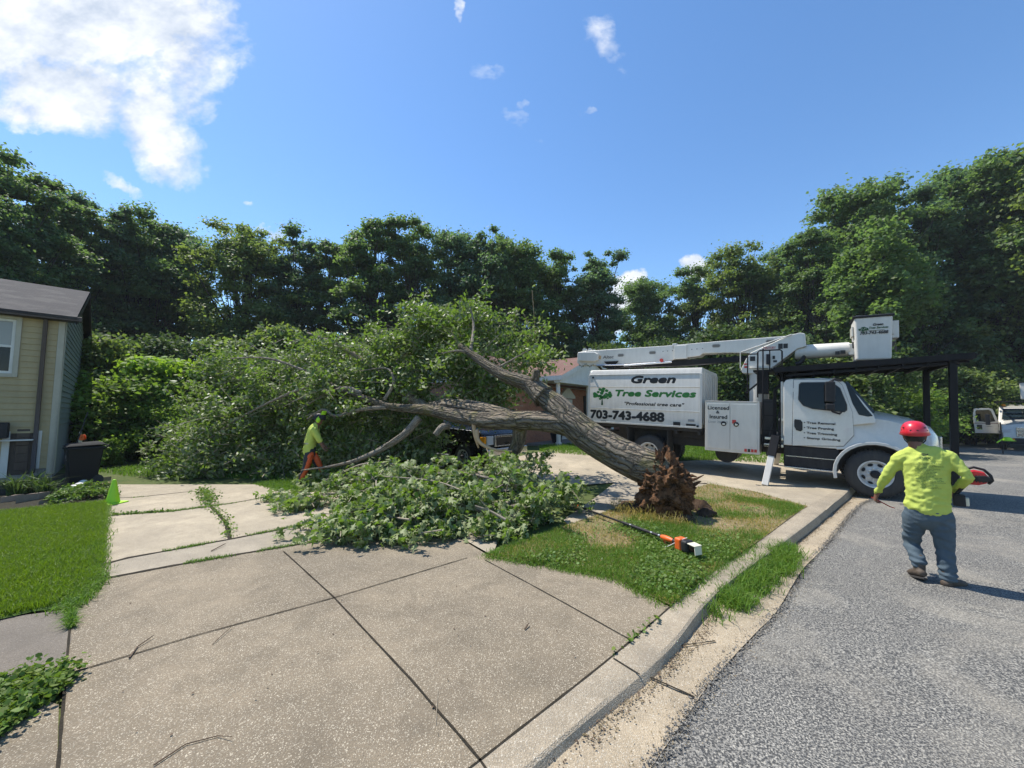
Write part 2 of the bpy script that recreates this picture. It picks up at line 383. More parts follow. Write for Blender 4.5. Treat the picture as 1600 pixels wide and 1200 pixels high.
def bark(name, c1, c2, c3, su=9, sv=1.6, strength=1.0, dist=.04, moss=None):
    def fn(t, b):
        a = t.new('ShaderNodeAttribute', attribute_name='tc').outputs['Vector']
        wv = t.new('ShaderNodeVectorMath', operation='ADD'); t.put(wv.inputs[0], t.map(a, (su, su, sv)));
        sc = t.new('ShaderNodeVectorMath', operation='SCALE'); t.put(sc.inputs[0], t.noise(a, 3, 3, .5, 0, 1)); sc.inputs['Scale'].default_value = 1.2; t.put(wv.inputs[1], sc.outputs[0])
        v = t.vor(wv.outputs[0], 1.6, 'DISTANCE_TO_EDGE'); n = t.noise(t.map(a, (su, su, sv*1.5)), 1.8, 8, .7); f = t.noise(a, 60, 4, .7)
        h = t.m('ADD', t.m('MULTIPLY', t.ramp(v, [(0, 0.), (.28, 1.)]), .7), t.m('MULTIPLY', n, .7))
        c = t.mix(t.ramp(h, [(.3, 0.), (.75, 1.)]), c1, c2); c = t.mix(t.ramp(f, [(.45, 0.), (.75, .7)]), c, c3)
        if moss: c = t.mix(t.ramp(t.noise(a, 2.2, 6, .7), [(.5, 0.), (.64, .65)]), c, moss)
        t.put(b.inputs['Base Color'], c)
        t.put(b.inputs['Normal'], t.bump(t.m('ADD', h, t.m('MULTIPLY', f, .25)), strength, dist))
    return pmat(name, c2, .9, spec=.25, fn=fn)
M['bark'] = bark('maple_bark', (.028, .022, .016), (.25, .205, .15), (.42, .36, .28), 6, 1.25, 1.0, .1, moss=(.17, .16, .05))
M['barklimb'] = bark('limb_bark', (.07, .056, .042), (.26, .22, .17), (.36, .32, .26), 12, 3, .8, .02)
M['darkbark'] = bark('forest_bark', (.02, .018, .014), (.055, .048, .038), (.09, .08, .065), 5, 1, .6, .03)
M['twig'] = pmat('pale_twig', (.3, .25, .18), .8, fn=dirty((.3, .25, .18), .5, 20))
M['drytwig'] = pmat('dry_twig', (.1, .065, .04), .85)
M['freshwood'] = pmat('fresh_cut_wood', (.55, .36, .19), .8, fn=dirty((.55, .36, .19), .4, 30))
def rootfn(t, b):
    p = objc(t); n = t.noise(p, 9, 8, .7); f = t.noise(p, 40, 5, .7)
    c = t.mix(t.ramp(n, [(.4, 0.), (.6, 1.)]), (.035, .022, .014), (.2, .1, .05)); c = t.mix(t.ramp(f, [(.5, 0.), (.75, .6)]), c, (.33, .2, .11))
    t.put(b.inputs['Base Color'], c); t.put(b.inputs['Normal'], t.bump(t.m('ADD', n, f), 1, .03))
M['root'] = pmat('rotten_root_wood', (.12, .07, .04), .95, spec=.1, fn=rootfn)
M['soilclod'] = soil('clod_soil', (.07, .042, .025), (.11, .07, .042), (.035, .022, .014), 20)
# ------------------------------------------------------------------ terrain
def ss(v): v = max(0.0, min(1.0, v)); return v*v*(3-2*v)
def lerp(a, b, k): return a+(b-a)*k
def dip(x, y): return -.45*ss((y-11)/11)*ss((x-11)/8)
def roadh(x, y): return -lerp(.035, .115, ss((y-1.9)/3.4))+dip(x, y)
def hill(x, y): return .3*ss((y-7.6)/7.4)*ss((x+2.5)/4.5)*ss((13.5+.7*(y-8)-x)/4)+dip(x, y)
kA = [(735, 1200), (828, 1128), (956, 1027), (1029, 965), (1075, 925), (1120, 890), (1177, 853), (1262, 791)]
kB = [(828, 1200), (917, 1124), (1002, 1053), (1055, 1003), (1098, 948), (1146, 903), (1215, 853), (1289, 797)]
kD = [(1018, 1200), (1060, 1140), (1115, 1062), (1180, 992), (1215, 954), (1254, 892), (1288, 855), (1345, 789)]
def g2(px, py, z=0.0):
    v = gp(px, py, z); return (v.x, v.y)
def ext(ch, other):
    d = Vector(ch[1])-Vector(ch[0]); d.normalize()
    return [tuple(Vector(ch[0])-d*k) for k in (5, 2.6, 1.3, .5)]+ch
A = [g2(*p) for p in kA]; B = [g2(*p) for p in kB]
Dc = []
for p in kD:
    q = gp(p[0], p[1], -.05); z = roadh(q.x, q.y); q = gp(p[0], p[1], z); Dc.append((q.x, q.y))
A = ext(A, 0); B = ext(B, 0); Dc = ext(Dc, 0)
tail = [(8.2, 9.6), (10.6, 12.4), (14.2, 15.8), (19.5, 19.4), (25, 23.8), (34, 28.5), (60, 36)]
for i, p in enumerate(tail):
    q = Vector(tail[i+1] if i+1 < len(tail) else p)-Vector(p if i+1 < len(tail) else tail[i-1]); q.normalize(); nrm = Vector((q.y, -q.x))
    A.append(p); B.append(tuple(Vector(p)+nrm*.16)); Dc.append(tuple(Vector(p)+nrm*.72))
# resample kerb curves smoothly
def catmull(P, n):
    P = [Vector(p) for p in P]; out = []
    for i in range(len(P)-1):
        p0 = P[max(i-1, 0)]; p1 = P[i]; p2 = P[i+1]; p3 = P[min(i+2, len(P)-1)]
        for k in range(n):
            s = k/n; out.append(.5*((2*p1)+(p2-p0)*s+(2*p0-5*p1+4*p2-p3)*s*s+(3*p1-p0-3*p2+p3)*s**3))
    out.append(P[-1]); return out
NS = 8
Ac, Bc, Dd = catmull(A, NS), catmull(B, NS), catmull(Dc, NS)
def sheet(name, pts, zf, mat, cell=1.0, lift=0.0, kind='structure'):
    bm = bmesh.new(); f = bm.faces.new([bm.verts.new((p[0], p[1], 0)) for p in pts])
    bmesh.ops.triangulate(bm, faces=[f])
    xs = [p[0] for p in pts]; ys = [p[1] for p in pts]
    for ax, lo, hi in ((0, min(xs), max(xs)), (1, min(ys), max(ys))):
        v = math.ceil(lo/cell)*cell
        while v < hi:
            co = (v, 0, 0) if ax == 0 else (0, v, 0); no = (1, 0, 0) if ax == 0 else (0, 1, 0)
            bmesh.ops.bisect_plane(bm, geom=bm.verts[:]+bm.edges[:]+bm.faces[:], plane_co=co, plane_no=no)
            v += cell
    for v in bm.verts: v.co.z = zf(v.co.x, v.co.y)+lift
    bmesh.ops.recalc_face_normals(bm, faces=bm.faces)
    if sum(f.normal.z for f in bm.faces) < 0: bmesh.ops.reverse_faces(bm, faces=bm.faces)
    me = bpy.data.meshes.new(name); bm.to_mesh(me); bm.free()
    o = link(name, me, mat, None, True)
    return tag(o, kind=kind)
def P2(*pp): return [g2(*p) for p in pp]
# base ground : one big sheet that dips beneath the road
def inpoly(x, y, P):
    c = False; j = len(P)-1
    for i in range(len(P)):
        if (P[i][1] > y) != (P[j][1] > y) and x < (P[j][0]-P[i][0])*(y-P[i][1])/(P[j][1]-P[i][1])+P[i][0]: c = not c
        j = i
    return c
roadpoly = [tuple(p) for p in Dd]+[(400, 60), (400, -60), (-8, -60)]
roadpoly_in = [tuple(p) for p in Ac]+[(400, 61), (400, -61), (-9, -61)]
xs = sorted(set(list(np.arange(-16, 38.01, .5))+[-300, -150, -80, -50, -35, -25, -20, 45, 60, 90, 150, 300]))
ys = sorted(set(list(np.arange(-4, 30.01, .5))+[-100, -50, -20, -10, 33, 36, 45, 60, 90, 150, 400]))
def baseground(x, y):
    z = hill(x, y)-.03
    near = min(((x-p.x)**2+(y-p.y)**2 for p in Ac))
    if inpoly(x, y, roadpoly_in): z = min(z, roadh(x, y)-.2)
    elif near < .7**2: z -= .25
    return z
gv = [(x, y, baseground(x, y)) for y in ys for x in xs]; nx = len(xs)
gf = [(j*nx+i, j*nx+i+1, (j+1)*nx+i+1, (j+1)*nx+i) for j in range(len(ys)-1) for i in range(nx-1)]
tag(MB().add(gv, gf).obj('ground', M['ground'], smooth=True), kind='structure')
tag(sheet('road', roadpoly[:1]+roadpoly[1:], lambda x, y: roadh(x, y), M['asphalt'], 3.0), kind='structure')

# near driveway and other concrete
lawncorner = g2(1045, 946)
Aw = [tuple(p) for p in Ac]
iA = min(range(len(Aw)), key=lambda i: (Aw[i][0]-lawncorner[0])**2+(Aw[i][1]-lawncorner[1])**2)
iA2 = min(range(len(Aw)), key=lambda i: (Aw[i][0]-g2(1262, 791)[0])**2+(Aw[i][1]-g2(1262, 791)[1])**2)
E = P2((108, 952), (160, 905), (270, 884), (380, 865), (490, 847), (600, 830), (700, 822))     # joint between driveway and path band
Fl = P2((145, 886), (200, 872), (310, 852), (430, 829), (480, 818), (600, 803), (720, 793))
Lx = P2((90, 1230),)[0]
z0 = lambda x, y: hill(x, y)
sheet('driveway', [tuple(p) for p in Aw[:iA+1] if p[0] > -2.3]+P2((960, 903), (870, 884), (770, 872), (720, 842))+E[::-1][:-1]+P2((112, 950), (92, 1190))+[(-2.35, .6)], z0, M['drive'], .8)
sheet('sidewalk', P2((770, 868), (720, 840))+E[::-1][1:-1]+P2((150, 900))+Fl+P2((800, 778)), z0, M['walk'], .8)
sheet('sidewalk', P2((880, 812), (905, 838), (1003, 787), (1108, 759), (1060, 745), (960, 757)), z0, M['walk'], .5)
G = P2((163, 786), (250, 780), (470, 762))
sheet('upper_driveway', Fl[:]+P2((640, 770), (520, 765), (440, 766), (400, 757), (350, 757), (245, 757), (185, 757), (158, 790)), z0, M['slab'], .8, .002)
sheet('neighbour_driveway', P2((1108, 759), (1180, 769), (1262, 791), (1291, 797))+[(B[12][0], B[12][1]), (9.6, 11.2)]+P2((1330, 742), (1200, 722), (1125, 729), (1000, 733), (930, 718), (860, 714), (780, 726), (740, 740), (760, 770), (960, 757), (1060, 745)), z0, M['slab'], .5, .001)
sheet('old_path', P2((108, 952), (112, 1000), (100, 1035), (0, 1082), (-400, 1240), (-500, 1060), (-120, 980), (0, 966)), z0, M['olds'], .8, .001)
sheet('driveway_edge_slab', P2((92, 1100), (88, 1240), (-900, 1400), (-520, 1180), (60, 1090)), z0, M['drive'], .8, -.004)
# kerb and gutter sweep
V = []; Fk = []; K = 7
for i in range(len(Ac)):
    a, b, d = Ac[i], Bc[i], Dd[i]; z = hill(a.x, a.y); h = roadh(b.x, b.y); n = (b-a).normalized(); top = z+.004
    m = b+n*.035
    for (p, zz) in ((a, top), (b-n*.03, top), (b, top-.012), (b+n*.012, top-.04 if h < -.06 else top-.025), (m, h-.006), (d-(d-m)*.4, h-.004), (d, h+.006)): V.append((p.x, p.y, zz))
for i in range(len(Ac)-1):
    for j in range(K-1): Fk.append((i*K+j, (i+1)*K+j, (i+1)*K+j+1, i*K+j+1, j))
kv = MB(); kv.add(V, [f[:4] for f in Fk if f[4] < 4]); tag(kv.obj('kerb', M['kerb'], angle=25), kind='structure')
kv = MB(); kv.add(V, [f[:4] for f in Fk if f[4] >= 4]); tag(kv.obj('gutter_pan', M['gutterpan'], smooth=True), kind='structure')

# joints: narrow dirt filled gaps lying on the slabs
jb = MB()
def strip(pts, wd, mb, zf=z0, lift=.006, wob=.25, seg=.06, taper=False):
    P = [Vector(p) for p in pts]; out = []
    for i in range(len(P)-1):
        n = max(1, int((P[i+1]-P[i]).length/seg))
        out += [P[i].lerp(P[i+1], k/n) for k in range(n)]
    out.append(P[-1]); n = len(out); o = []
    for i, p in enumerate(out):
        d = (out[min(i+1, n-1)]-out[max(i-1, 0)]).normalized(); q = Vector((-d.y, d.x))
        ww = wd*(1+wob*2*mnoise.noise(Vector((p.x*9, p.y*9, 3.1))))*.5; c = p+q*mnoise.noise(Vector((p.x*3, p.y*3, 7)))*wd*wob
        if taper: ww *= max(.1, 1-i/n)
        z = zf(c.x, c.y)+lift; o += [(c.x+q.x*ww, c.y+q.y*ww, z), (c.x-q.x*ww, c.y-q.y*ww, z)]
    mb.add(o, [(2*i, 2*i+1, 2*i+3, 2*i+2) for i in range(n-1)])
joints = {
 'main': P2((112, 1052), (300, 995), (520, 935), (730, 872)),
 'long': P2((443, 862), (520, 932), (640, 1060), (748, 1185), (800, 1260)),
 'right': P2((757, 875), (850, 925), (990, 1003)),
 'kerbj': [tuple(p) for p in Aw[:iA+1]],
 'left': P2((112, 950), (104, 1040), (90, 1200), (80, 1300)),
 'E': E, 'F': Fl, 'G': P2((163, 806), (270, 799), (360, 787), (430, 774), (480, 766)), 'H': P2((163, 779), (215, 777), (300, 768)), 'crack': P2((318, 768), (328, 790), (352, 815), (360, 842)),
 'cross': P2((1000, 1053), (958, 1028))}
for k, wd in (('main', .012), ('long', .013), ('right', .01), ('kerbj', .014), ('left', .014), ('E', .05), ('F', .045), ('G', .04), ('H', .03), ('crack', .05)): strip(joints[k], wd, jb)
strip(P2((958, 1030), (1000, 1056)), .012, jb, lambda x, y: hill(x, y)+.004)
strip([g2(1010, 1062, -.07), g2(1085, 1098, -.07)], .015, jb, lambda x, y: roadh(x, y)+.002)
strip([g2(1118, 1005, -.07), g2(1060, 1002, -.02)], .012, jb, lambda x, y: roadh(x, y)+.002)
tag(jb.obj('slab_joint_dirt', M['darkdirt']), kind='structure')
# dirt washed along the gutter
gb = MB()
for i in range(2, len(Bc)-34):
    pass
i0 = NS*3; pts = [Bc[i].lerp(Dd[i], .18) for i in range(NS, len(Bc)-NS*5)]
pass

# verge lawn (soil sheet, slightly mounded)
verge = P2((1041, 945), (960, 905), (860, 886), (762, 870), (830, 843), (905, 815), (985, 786), (1110, 760), (1180, 770), (1262, 792))+[Aw[k] for k in range(iA2-1, iA-1, -1)]
def vz(x, y): return hill(x, y)+.012+.02*mnoise.noise(Vector((x*1.5, y*1.5, 0)))
sheet('verge_ground', verge, vz, M['vergebase'], .25)
llawn = P2((163, 786), (160, 830), (158, 880), (150, 908), (104, 950), (50, 958), (-10, 972), (-150, 1000), (-420, 985), (-260, 800), (0, 800), (80, 792))
sheet('side_lawn_ground', llawn, lambda x, y: .012, M['lawnbase'], .5)
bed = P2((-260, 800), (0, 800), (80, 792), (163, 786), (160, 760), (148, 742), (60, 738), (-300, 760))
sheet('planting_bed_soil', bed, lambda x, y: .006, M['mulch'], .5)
wedge = P2((0, 1078), (60, 1050), (112, 1046), (124, 1058), (70, 1100), (0, 1155), (-300, 1290), (-500, 1200), (-200, 1120))
sheet('corner_weed_soil', wedge, lambda x, y: .012, M['lawnbase'], .5)
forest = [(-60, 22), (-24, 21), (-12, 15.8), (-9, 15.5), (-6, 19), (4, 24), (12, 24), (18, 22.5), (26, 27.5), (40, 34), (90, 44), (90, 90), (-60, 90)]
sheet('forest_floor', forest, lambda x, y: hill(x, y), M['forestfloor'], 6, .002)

# ------------------------------------------------------------------ grass blades
def scatter_poly(P, n, seed=0, dens=None):
    P = np.array(P, float); r = np.random.default_rng(seed); lo = P.min(0); hi = P.max(0); out = []
    while sum(len(a) for a in out) < n:
        q = lo+(hi-lo)*r.random((n, 2)); c = np.zeros(len(q), bool); j = len(P)-1
        for i in range(len(P)):
            with np.errstate(divide='ignore', invalid='ignore'):
                cond = ((P[i, 1] > q[:, 1]) != (P[j, 1] > q[:, 1])) & (q[:, 0] < (P[j, 0]-P[i, 0])*(q[:, 1]-P[i, 1])/(P[j, 1]-P[i, 1]+1e-12)+P[i, 0])
            c ^= cond; j = i
        q = q[c]
        if dens is not None: q = q[r.random(len(q)) < dens(q)]
        out.append(q)
    return np.concatenate(out)[:n]
def blades(xy, z, h, wd, lean, seed):
    r = np.random.default_rng(seed); n = len(xy); h = h*(.5+r.random(n)*.9); a = r.random(n)*2*PI; b = r.random(n)*2*PI; ln = lean*h*r.random(n)**.7
    wx = np.cos(a)*wd*.5; wy = np.sin(a)*wd*.5; dx = np.cos(b)*ln; dy = np.sin(b)*ln
    base = np.stack([xy[:, 0], xy[:, 1], z], 1)
    V = np.empty((n, 5, 3))
    V[:, 0] = base+np.stack([-wx, -wy, np.zeros(n)], 1); V[:, 1] = base+np.stack([wx, wy, np.zeros(n)], 1)
    V[:, 2] = base+np.stack([dx*.35+wx*.8, dy*.35+wy*.8, h*.6], 1); V[:, 3] = base+np.stack([dx*.35-wx*.8, dy*.35-wy*.8, h*.6], 1)
    V[:, 4] = base+np.stack([dx, dy, h*(1-.35*(ln/h)**2)], 1)
    i = np.arange(n)[:, None]*5
    return [(V.reshape(-1, 3), np.concatenate([i, i+1, i+2, i+3], 1)), (np.zeros((0, 3)), np.zeros((0, 3), int))], (V.reshape(-1, 3), np.concatenate([i+3, i+2, i+4], 1))
def blade_obj(name, xy, z, h, wd, lean, seed, mat):
    (q, _), t3 = blades(xy, z, h, wd, lean, seed)
    me = npmesh(name, [q, t3]); return tag(link(name, me, mat), kind='stuff')
def leaflets(xyz, size, seed, tilt=.6, shape='round'):
    """small ground leaves, 5-gon facing mostly up"""
    r = np.random.default_rng(seed); n = len(xyz); s = size*(.5+r.random(n)); nrm = np.stack([r.normal(0, tilt, n), r.normal(0, tilt, n), np.ones(n)], 1); nrm /= np.linalg.norm(nrm, axis=1)[:, None]
    a = r.random(n)*2*PI; t1 = np.stack([np.cos(a), np.sin(a), np.zeros(n)], 1); t1 -= nrm*(t1*nrm).sum(1)[:, None]; t1 /= np.linalg.norm(t1, axis=1)[:, None]; t2 = np.cross(nrm, t1)
    sh = [(0, 0), (.35, .38), (.8, .3), (1, 0), (.8, -.3), (.35, -.38)]
    V = np.stack([xyz+t1*(u*s)[:, None]+t2*(v*s)[:, None]-nrm*(s*.1*abs(v)*3)[:, None] for u, v in sh], 1)
    i = np.arange(n)[:, None]*6
    return (V.reshape(-1, 3), np.concatenate([i+k for k in range(6)], 1))
def hz(xy): return np.array([hill(x, y) for x, y in xy])
def nfield(q, s, off=0): return np.array([mnoise.noise(Vector((x*s, y*s, off))) for x, y in q])
ll_in = P2((166, 786), (165, 830), (162, 880), (152, 908), (106, 946), (50, 956), (-10, 970), (-140, 992), (-300, 960), (-240, 803), (0, 803), (80, 794))
q = scatter_poly(ll_in, 105000, 1, lambda q: np.clip(.8+.9*nfield(q, 1.4, 3), .15, 1))
tag(blade_obj('grass', q, np.full(len(q), .01), .075, .006, .9, 2, M['grassL']), 'bright green mown lawn beside the yellow house', 'grass')
q = scatter_poly(verge, 34000, 3, lambda q: np.clip(.42+1.6*nfield(q, 1.1, 2)-.55*np.clip((q[:, 1]-5.6)/2.2, -.9, 1)+.25*(q[:, 1] < 5), .03, 1))
o = blade_obj('grass', q, np.array([vz(x, y) for x, y in q]), .06, .006, 1.1, 4, M['grassV']); tag(o, 'short grass on the kerbside verge round the root plate', 'grass')
q = scatter_poly(verge, 16000, 5, lambda q: np.clip(.35+.8*nfield(q, 1.7, 9), .05, 1))
o = blade_obj('dry_grass', q, np.array([vz(x, y) for x, y in q]), .045, .005, 1.6, 6, M['grassD']); tag(o, 'dry yellow grass mixed into the kerbside verge', 'grass')
q = scatter_poly(verge, 10000, 7, lambda q: np.clip(.1+1.5*nfield(q, 1.3, 5)-.6*np.clip((q[:, 1]-5.2)/2, -1.2, 1), .01, 1))
me = npmesh('clover', [leaflets(np.column_stack([q, np.array([vz(x, y) for x, y in q])+RNG.random(len(q))*.05+.01]), .028, 8)])
tag(link('clover', me, M['weed']), 'low broad leaved weeds in the kerbside verge', 'weeds', kind='stuff')
# tall grass in the gutter
gw = [g2(x, y, -.09) for x, y in ((1093, 962), (1112, 976), (1150, 962), (1196, 930), (1240, 892), (1252, 872), (1228, 858), (1196, 868), (1160, 905))]
q = scatter_poly(gw, 4200, 9, lambda q: np.clip(.35+1.7*nfield(q, 4), .02, 1)); q = q+np.random.default_rng(5).normal(0, .05, q.shape)
o = blade_obj('gutter_grass', q, np.full(len(q), -.1), .15, .008, 1.3, 10, M['grassV']); tag(o, 'tuft of long grass growing in the gutter below the kerb', 'grass')
# far lawns
fl1 = [(-12.4, 11.6), (-10.5, 10.7), (-5.3, 10.2), (-4.5, 11.5), (-8, 15.5), (-12, 15.8)]
q = scatter_poly(fl1, 9000, 11); o = blade_obj('grass', q, np.full(len(q), -.02), .1, .018, 1, 12, M['grassV']); tag(o, 'grass strip behind the upper driveway by the bin', 'grass')
fl2 = P2((395, 756), (430, 768), (500, 770), (560, 764), (560, 748), (440, 748))
q = scatter_poly(fl2, 7000, 13); o = blade_obj('grass', q, np.full(len(q), -.02), .07, .012, 1, 14, M['grassV']); tag(o, 'small grass patch under the walking worker in orange trousers', 'grass')
fl3 = [(1.0, 14.2), (3.2, 13.0), (6.2, 12.4), (9.2, 11.6), (11.5, 14), (10, 17), (3.4, 18.3), (1.2, 17)]
q = scatter_poly(fl3, 26000, 15); o = blade_obj('grass', q, hz(q)-.02, .1, .018, 1, 16, M['grassV']); tag(o, 'front lawn of the brick house behind the bucket truck', 'grass')
fl4 = [(19, 19.8), (25, 24.3), (34, 29), (34, 31), (26, 26.6), (19, 21.6)]
q = scatter_poly(fl4, 14000, 17); o = blade_obj('grass', q, hz(q)-.02, .12, .03, 1, 18, M['grassV']); tag(o, 'grass strip below the guard rail across the road', 'grass')
r_ = np.random.default_rng(77)
def grit(name, q, z, size, mat, lab):
    tag(link(name, npmesh(name, [leaflets(np.column_stack([q, z]), size, 78, .5)]), mat), lab, 'grit', kind='stuff')
# weeds in the joints
def along(pts, n, sp, seed):
    r = np.random.default_rng(seed); P = np.array([tuple(p) for p in pts], float); d = np.linalg.norm(np.diff(P, axis=0), axis=1); cs = np.concatenate([[0], np.cumsum(d)]); s = r.random(n)*cs[-1]
    x = np.interp(s, cs, P[:, 0]); y = np.interp(s, cs, P[:, 1]); q = np.stack([x, y], 1)+r.normal(0, sp, (n, 2)); return q
ch = []; lf = []
for k, (n, sp) in {'E': (2400, .028), 'F': (1500, .022), 'G': (1500, .03), 'H': (500, .03)}.items():
    q = along(joints[k], n*3, sp, hash(k) % 97 if False else len(k)+n); q = q[nfield(q, 1.6, 4) > -.06+.25*(np.arange(len(q)) % 2)][:n]
    ch.append(q)
q = np.concatenate(ch); o = blade_obj('joint_grass', q, np.zeros(len(q)), .035, .006, 1.5, 20, M['grassV']); tag(o, 'grass growing along the joints of the concrete slabs', 'grass')
q = along(joints['crack'], 420, .05, 21); q2 = along(joints['crack'][:2], 500, .09, 22); qq = np.concatenate([q, q2, along(joints['G'][:2], 240, .03, 23), along(P2((958, 1028), (985, 1003), (1035, 962)), 36, .012, 24)])
me = npmesh('crack_weeds', [leaflets(np.column_stack([qq, RNG.random(len(qq))*np.concatenate([np.full(420, .05), np.full(500, .12), np.full(276, .03)])+.01]), .034, 25, .9)])
tag(link('crack_weeds', me, M['weed']), 'leafy weeds sprouting from the cracked slab', 'weeds', kind='stuff')
q = scatter_poly(wedge, 9000, 26, lambda q: np.clip(.55+1.3*nfield(q, 4, 3), .03, 1)); q = q+np.random.default_rng(4).normal(0, .03, q.shape); me = npmesh('corner_weeds', [leaflets(np.column_stack([q, RNG.random(len(q))**1.5*.1+.01]), .03, 27, .9)])
tag(link('corner_weeds', me, M['weed']), 'round leaved weeds at the left corner of the driveway', 'weeds', kind='stuff')
q = along(P2((1041, 945), (960, 905), (860, 886), (762, 870), (830, 843)), 2600, .05, 90)
o = blade_obj('verge_edge_grass', q, np.zeros(len(q)), .05, .006, 1.8, 91, M['grassV']); tag(o, 'ragged grass and weeds creeping over the verge edge onto the slabs', 'grass')
q = along(P2((1041, 945), (1075, 925), (1120, 890), (1177, 853)), 1500, .045, 92)
o = blade_obj('kerb_edge_grass', q, np.zeros(len(q)), .05, .006, 1.6, 93, M['grassV']); tag(o, 'short grass spilling from the verge onto the kerb top', 'grass')
q = scatter_poly(P2((104, 950), (112, 952), (118, 980), (106, 985)), 500, 28)
q = np.concatenate([q, along(P2((150, 905), (108, 952)), 1800, .05, 29), along(P2((163, 790), (150, 905)), 2600, .05, 30)])
o = blade_obj('lawn_edge_grass', q, np.zeros(len(q)), .07, .007, 1.6, 31, M['grassV']); tag(o, 'ragged grass spilling over the edge of the side lawn', 'grass')
q = along([tuple(p) for p in pts], 9000, .035, 80); q = q[nfield(q, 2.2, 1) > -.15]; grit('gutter_grit', q, np.array([roadh(x, y)+.004 for x, y in q]), .010, M['dirt'], 'dirt and grit washed along the foot of the kerb')
dpts = [tuple(p) for p in Dd[:len(Dd)-NS*5]]; q = along(dpts, 16000, .025, 81); grit('edge_grit', q, np.array([roadh(x, y)+.008 for x, y in q]), .012, M['asphalt'], 'loose road grit over the edge of the gutter')
q = along(dpts, 7000, .07, 82); grit('edge_sand', q, np.array([roadh(x, y)+.007 for x, y in q]), .007, M['dirt'], 'tan sand along the road edge')
# litter: tiny leaves and bark chips on the slabs and gutter
lit = P2((120, 1180), (700, 1190), (1000, 990), (760, 880), (200, 900))
q = scatter_poly(lit, 70, 33); q2 = scatter_poly(verge, 260, 34); q3 = along([tuple(p) for p in pts], 1500, .035, 35); q4 = scatter_poly(P2((840, 790), (1000, 730), (1090, 735), (1000, 780)), 260, 36)
qq = np.concatenate([q, q2, q3, q4]); zz = np.concatenate([np.full(70, .01), np.full(260, .05), np.array([roadh(x, y)+.006 for x, y in q3]), hz(q4)+.012])
me = npmesh('leaf_litter', [leaflets(np.column_stack([qq, zz]), .013, 36, .4)]); tag(link('leaf_litter', me, M['drytwig']), 'small dry leaves and chips scattered on the slabs', 'litter', kind='stuff')
for lab, pp, rd in (('dry crooked twig lying across the main driveway joint', [(202, 1030), (215, 1012), (240, 997)], .006), ('long thin bent twig at the bottom of the driveway', [(240, 1198), (290, 1165), (340, 1152), (362, 1157)], .004),
                    ('small dry twig near the upper edge of the driveway', [(330, 862), (352, 852)], .006), ('pale thin straw lying by the right of the long joint', [(684, 1080), (681, 1135), (684, 1150)], .002),
                    ('short dark twig right of the long joint', [(820, 985), (826, 978)], .006), ('thin pale twig touching the middle of the main joint', [(332, 1008), (362, 982)], .003)):
    m = MB(); P = [gp(x, y, .0)+Vector((0, 0, hill(0, 0)+rd+.004+(.012 if i == len(pp)-1 else 0))) for i, (x, y) in enumerate(pp)]
    m.tube(P, [rd, rd*.8, rd*.6, rd*.4][:len(P)], 6); tag(m.obj('twig', M['drytwig'] if 'straw' not in lab else M['twig'], smooth=True), lab, 'twig')
# ------------------------------------------------------------------ trees
def unit(a): return a/np.maximum(np.linalg.norm(a, axis=-1), 1e-9)[..., None]
def leafcloud(cent, size, seed, tilt=.9, droop=0.0, shape='rhomb', normals=None, svar=.5):
    """leaf faces at cent. rhomb: folded along midrib; maple: lobed"""
    r = np.random.default_rng(seed); n = len(cent); s = size*(1-svar/2+svar*r.random(n))[:, None]
    nrm = r.normal(0, tilt, (n, 3)); nrm[:, 2] += 1
    if normals is not None: nrm += normals
    nrm = unit(nrm)
    d = r.normal(0, 1, (n, 3)); d[:, 2] -= droop; d -= nrm*(d*nrm).sum(1)[:, None]; d = unit(d); b = np.cross(nrm, d)
    if shape == 'rhomb':
        k = [(-.5, 0, 0), (0, .32, -.08), (.5, 0, 0), (0, -.32, -.08)]
    elif shape == 'long':
        k = [(-.5, 0, 0), (-.05, .24, -.06), (.5, 0, -.05), (-.05, -.24, -.06)]
    elif shape == 'clump':
        k = [(-.5, .05, 0), (-.2, .4, -.1), (.12, .3, .02), (.5, .22, -.12), (.34, -.1, 0), (.2, -.45, -.12), (-.25, -.3, 0)]
    else:
        k = [(-.5, 0, 0), (-.3, .36, -.12), (-.1, .13, -.02), (.14, .40, -.14), (.12, .10, -.02), (.6, 0, -.16), (.12, -.10, -.02), (.14, -.40, -.14), (-.1, -.13, -.02), (-.3, -.36, -.12)]
    V = np.stack([cent+(d*u+b*v+nrm*q)*s for u, v, q in k], 1); K = len(k); i = np.arange(n)[:, None]*K
    if shape in ('rhomb', 'long'):
        return [(V.reshape(-1, 3), np.concatenate([np.concatenate([i, i+1, i+2], 1), np.concatenate([i, i+2, i+3], 1)]))]
    if shape == 'clump': return [(V.reshape(-1, 3), np.concatenate([i+j for j in range(K)], 1))]
    return [(V.reshape(-1, 3), np.concatenate([np.concatenate([i, i+1, i+2], 1), np.concatenate([i+2, i+3, i+4], 1), np.concatenate([i+4, i+5, i+6], 1), np.concatenate([i+6, i+7, i+8], 1), np.concatenate([i, i+8, i+9], 1), np.concatenate([i, i+2, i+4], 1), np.concatenate([i, i+4, i+6], 1), np.concatenate([i, i+6, i+8], 1)]))]
def bezier(a, m, b, n): return [a*(1-t)**2+m*2*t*(1-t)+b*t*t for t in [i/n for i in range(n+1)]]
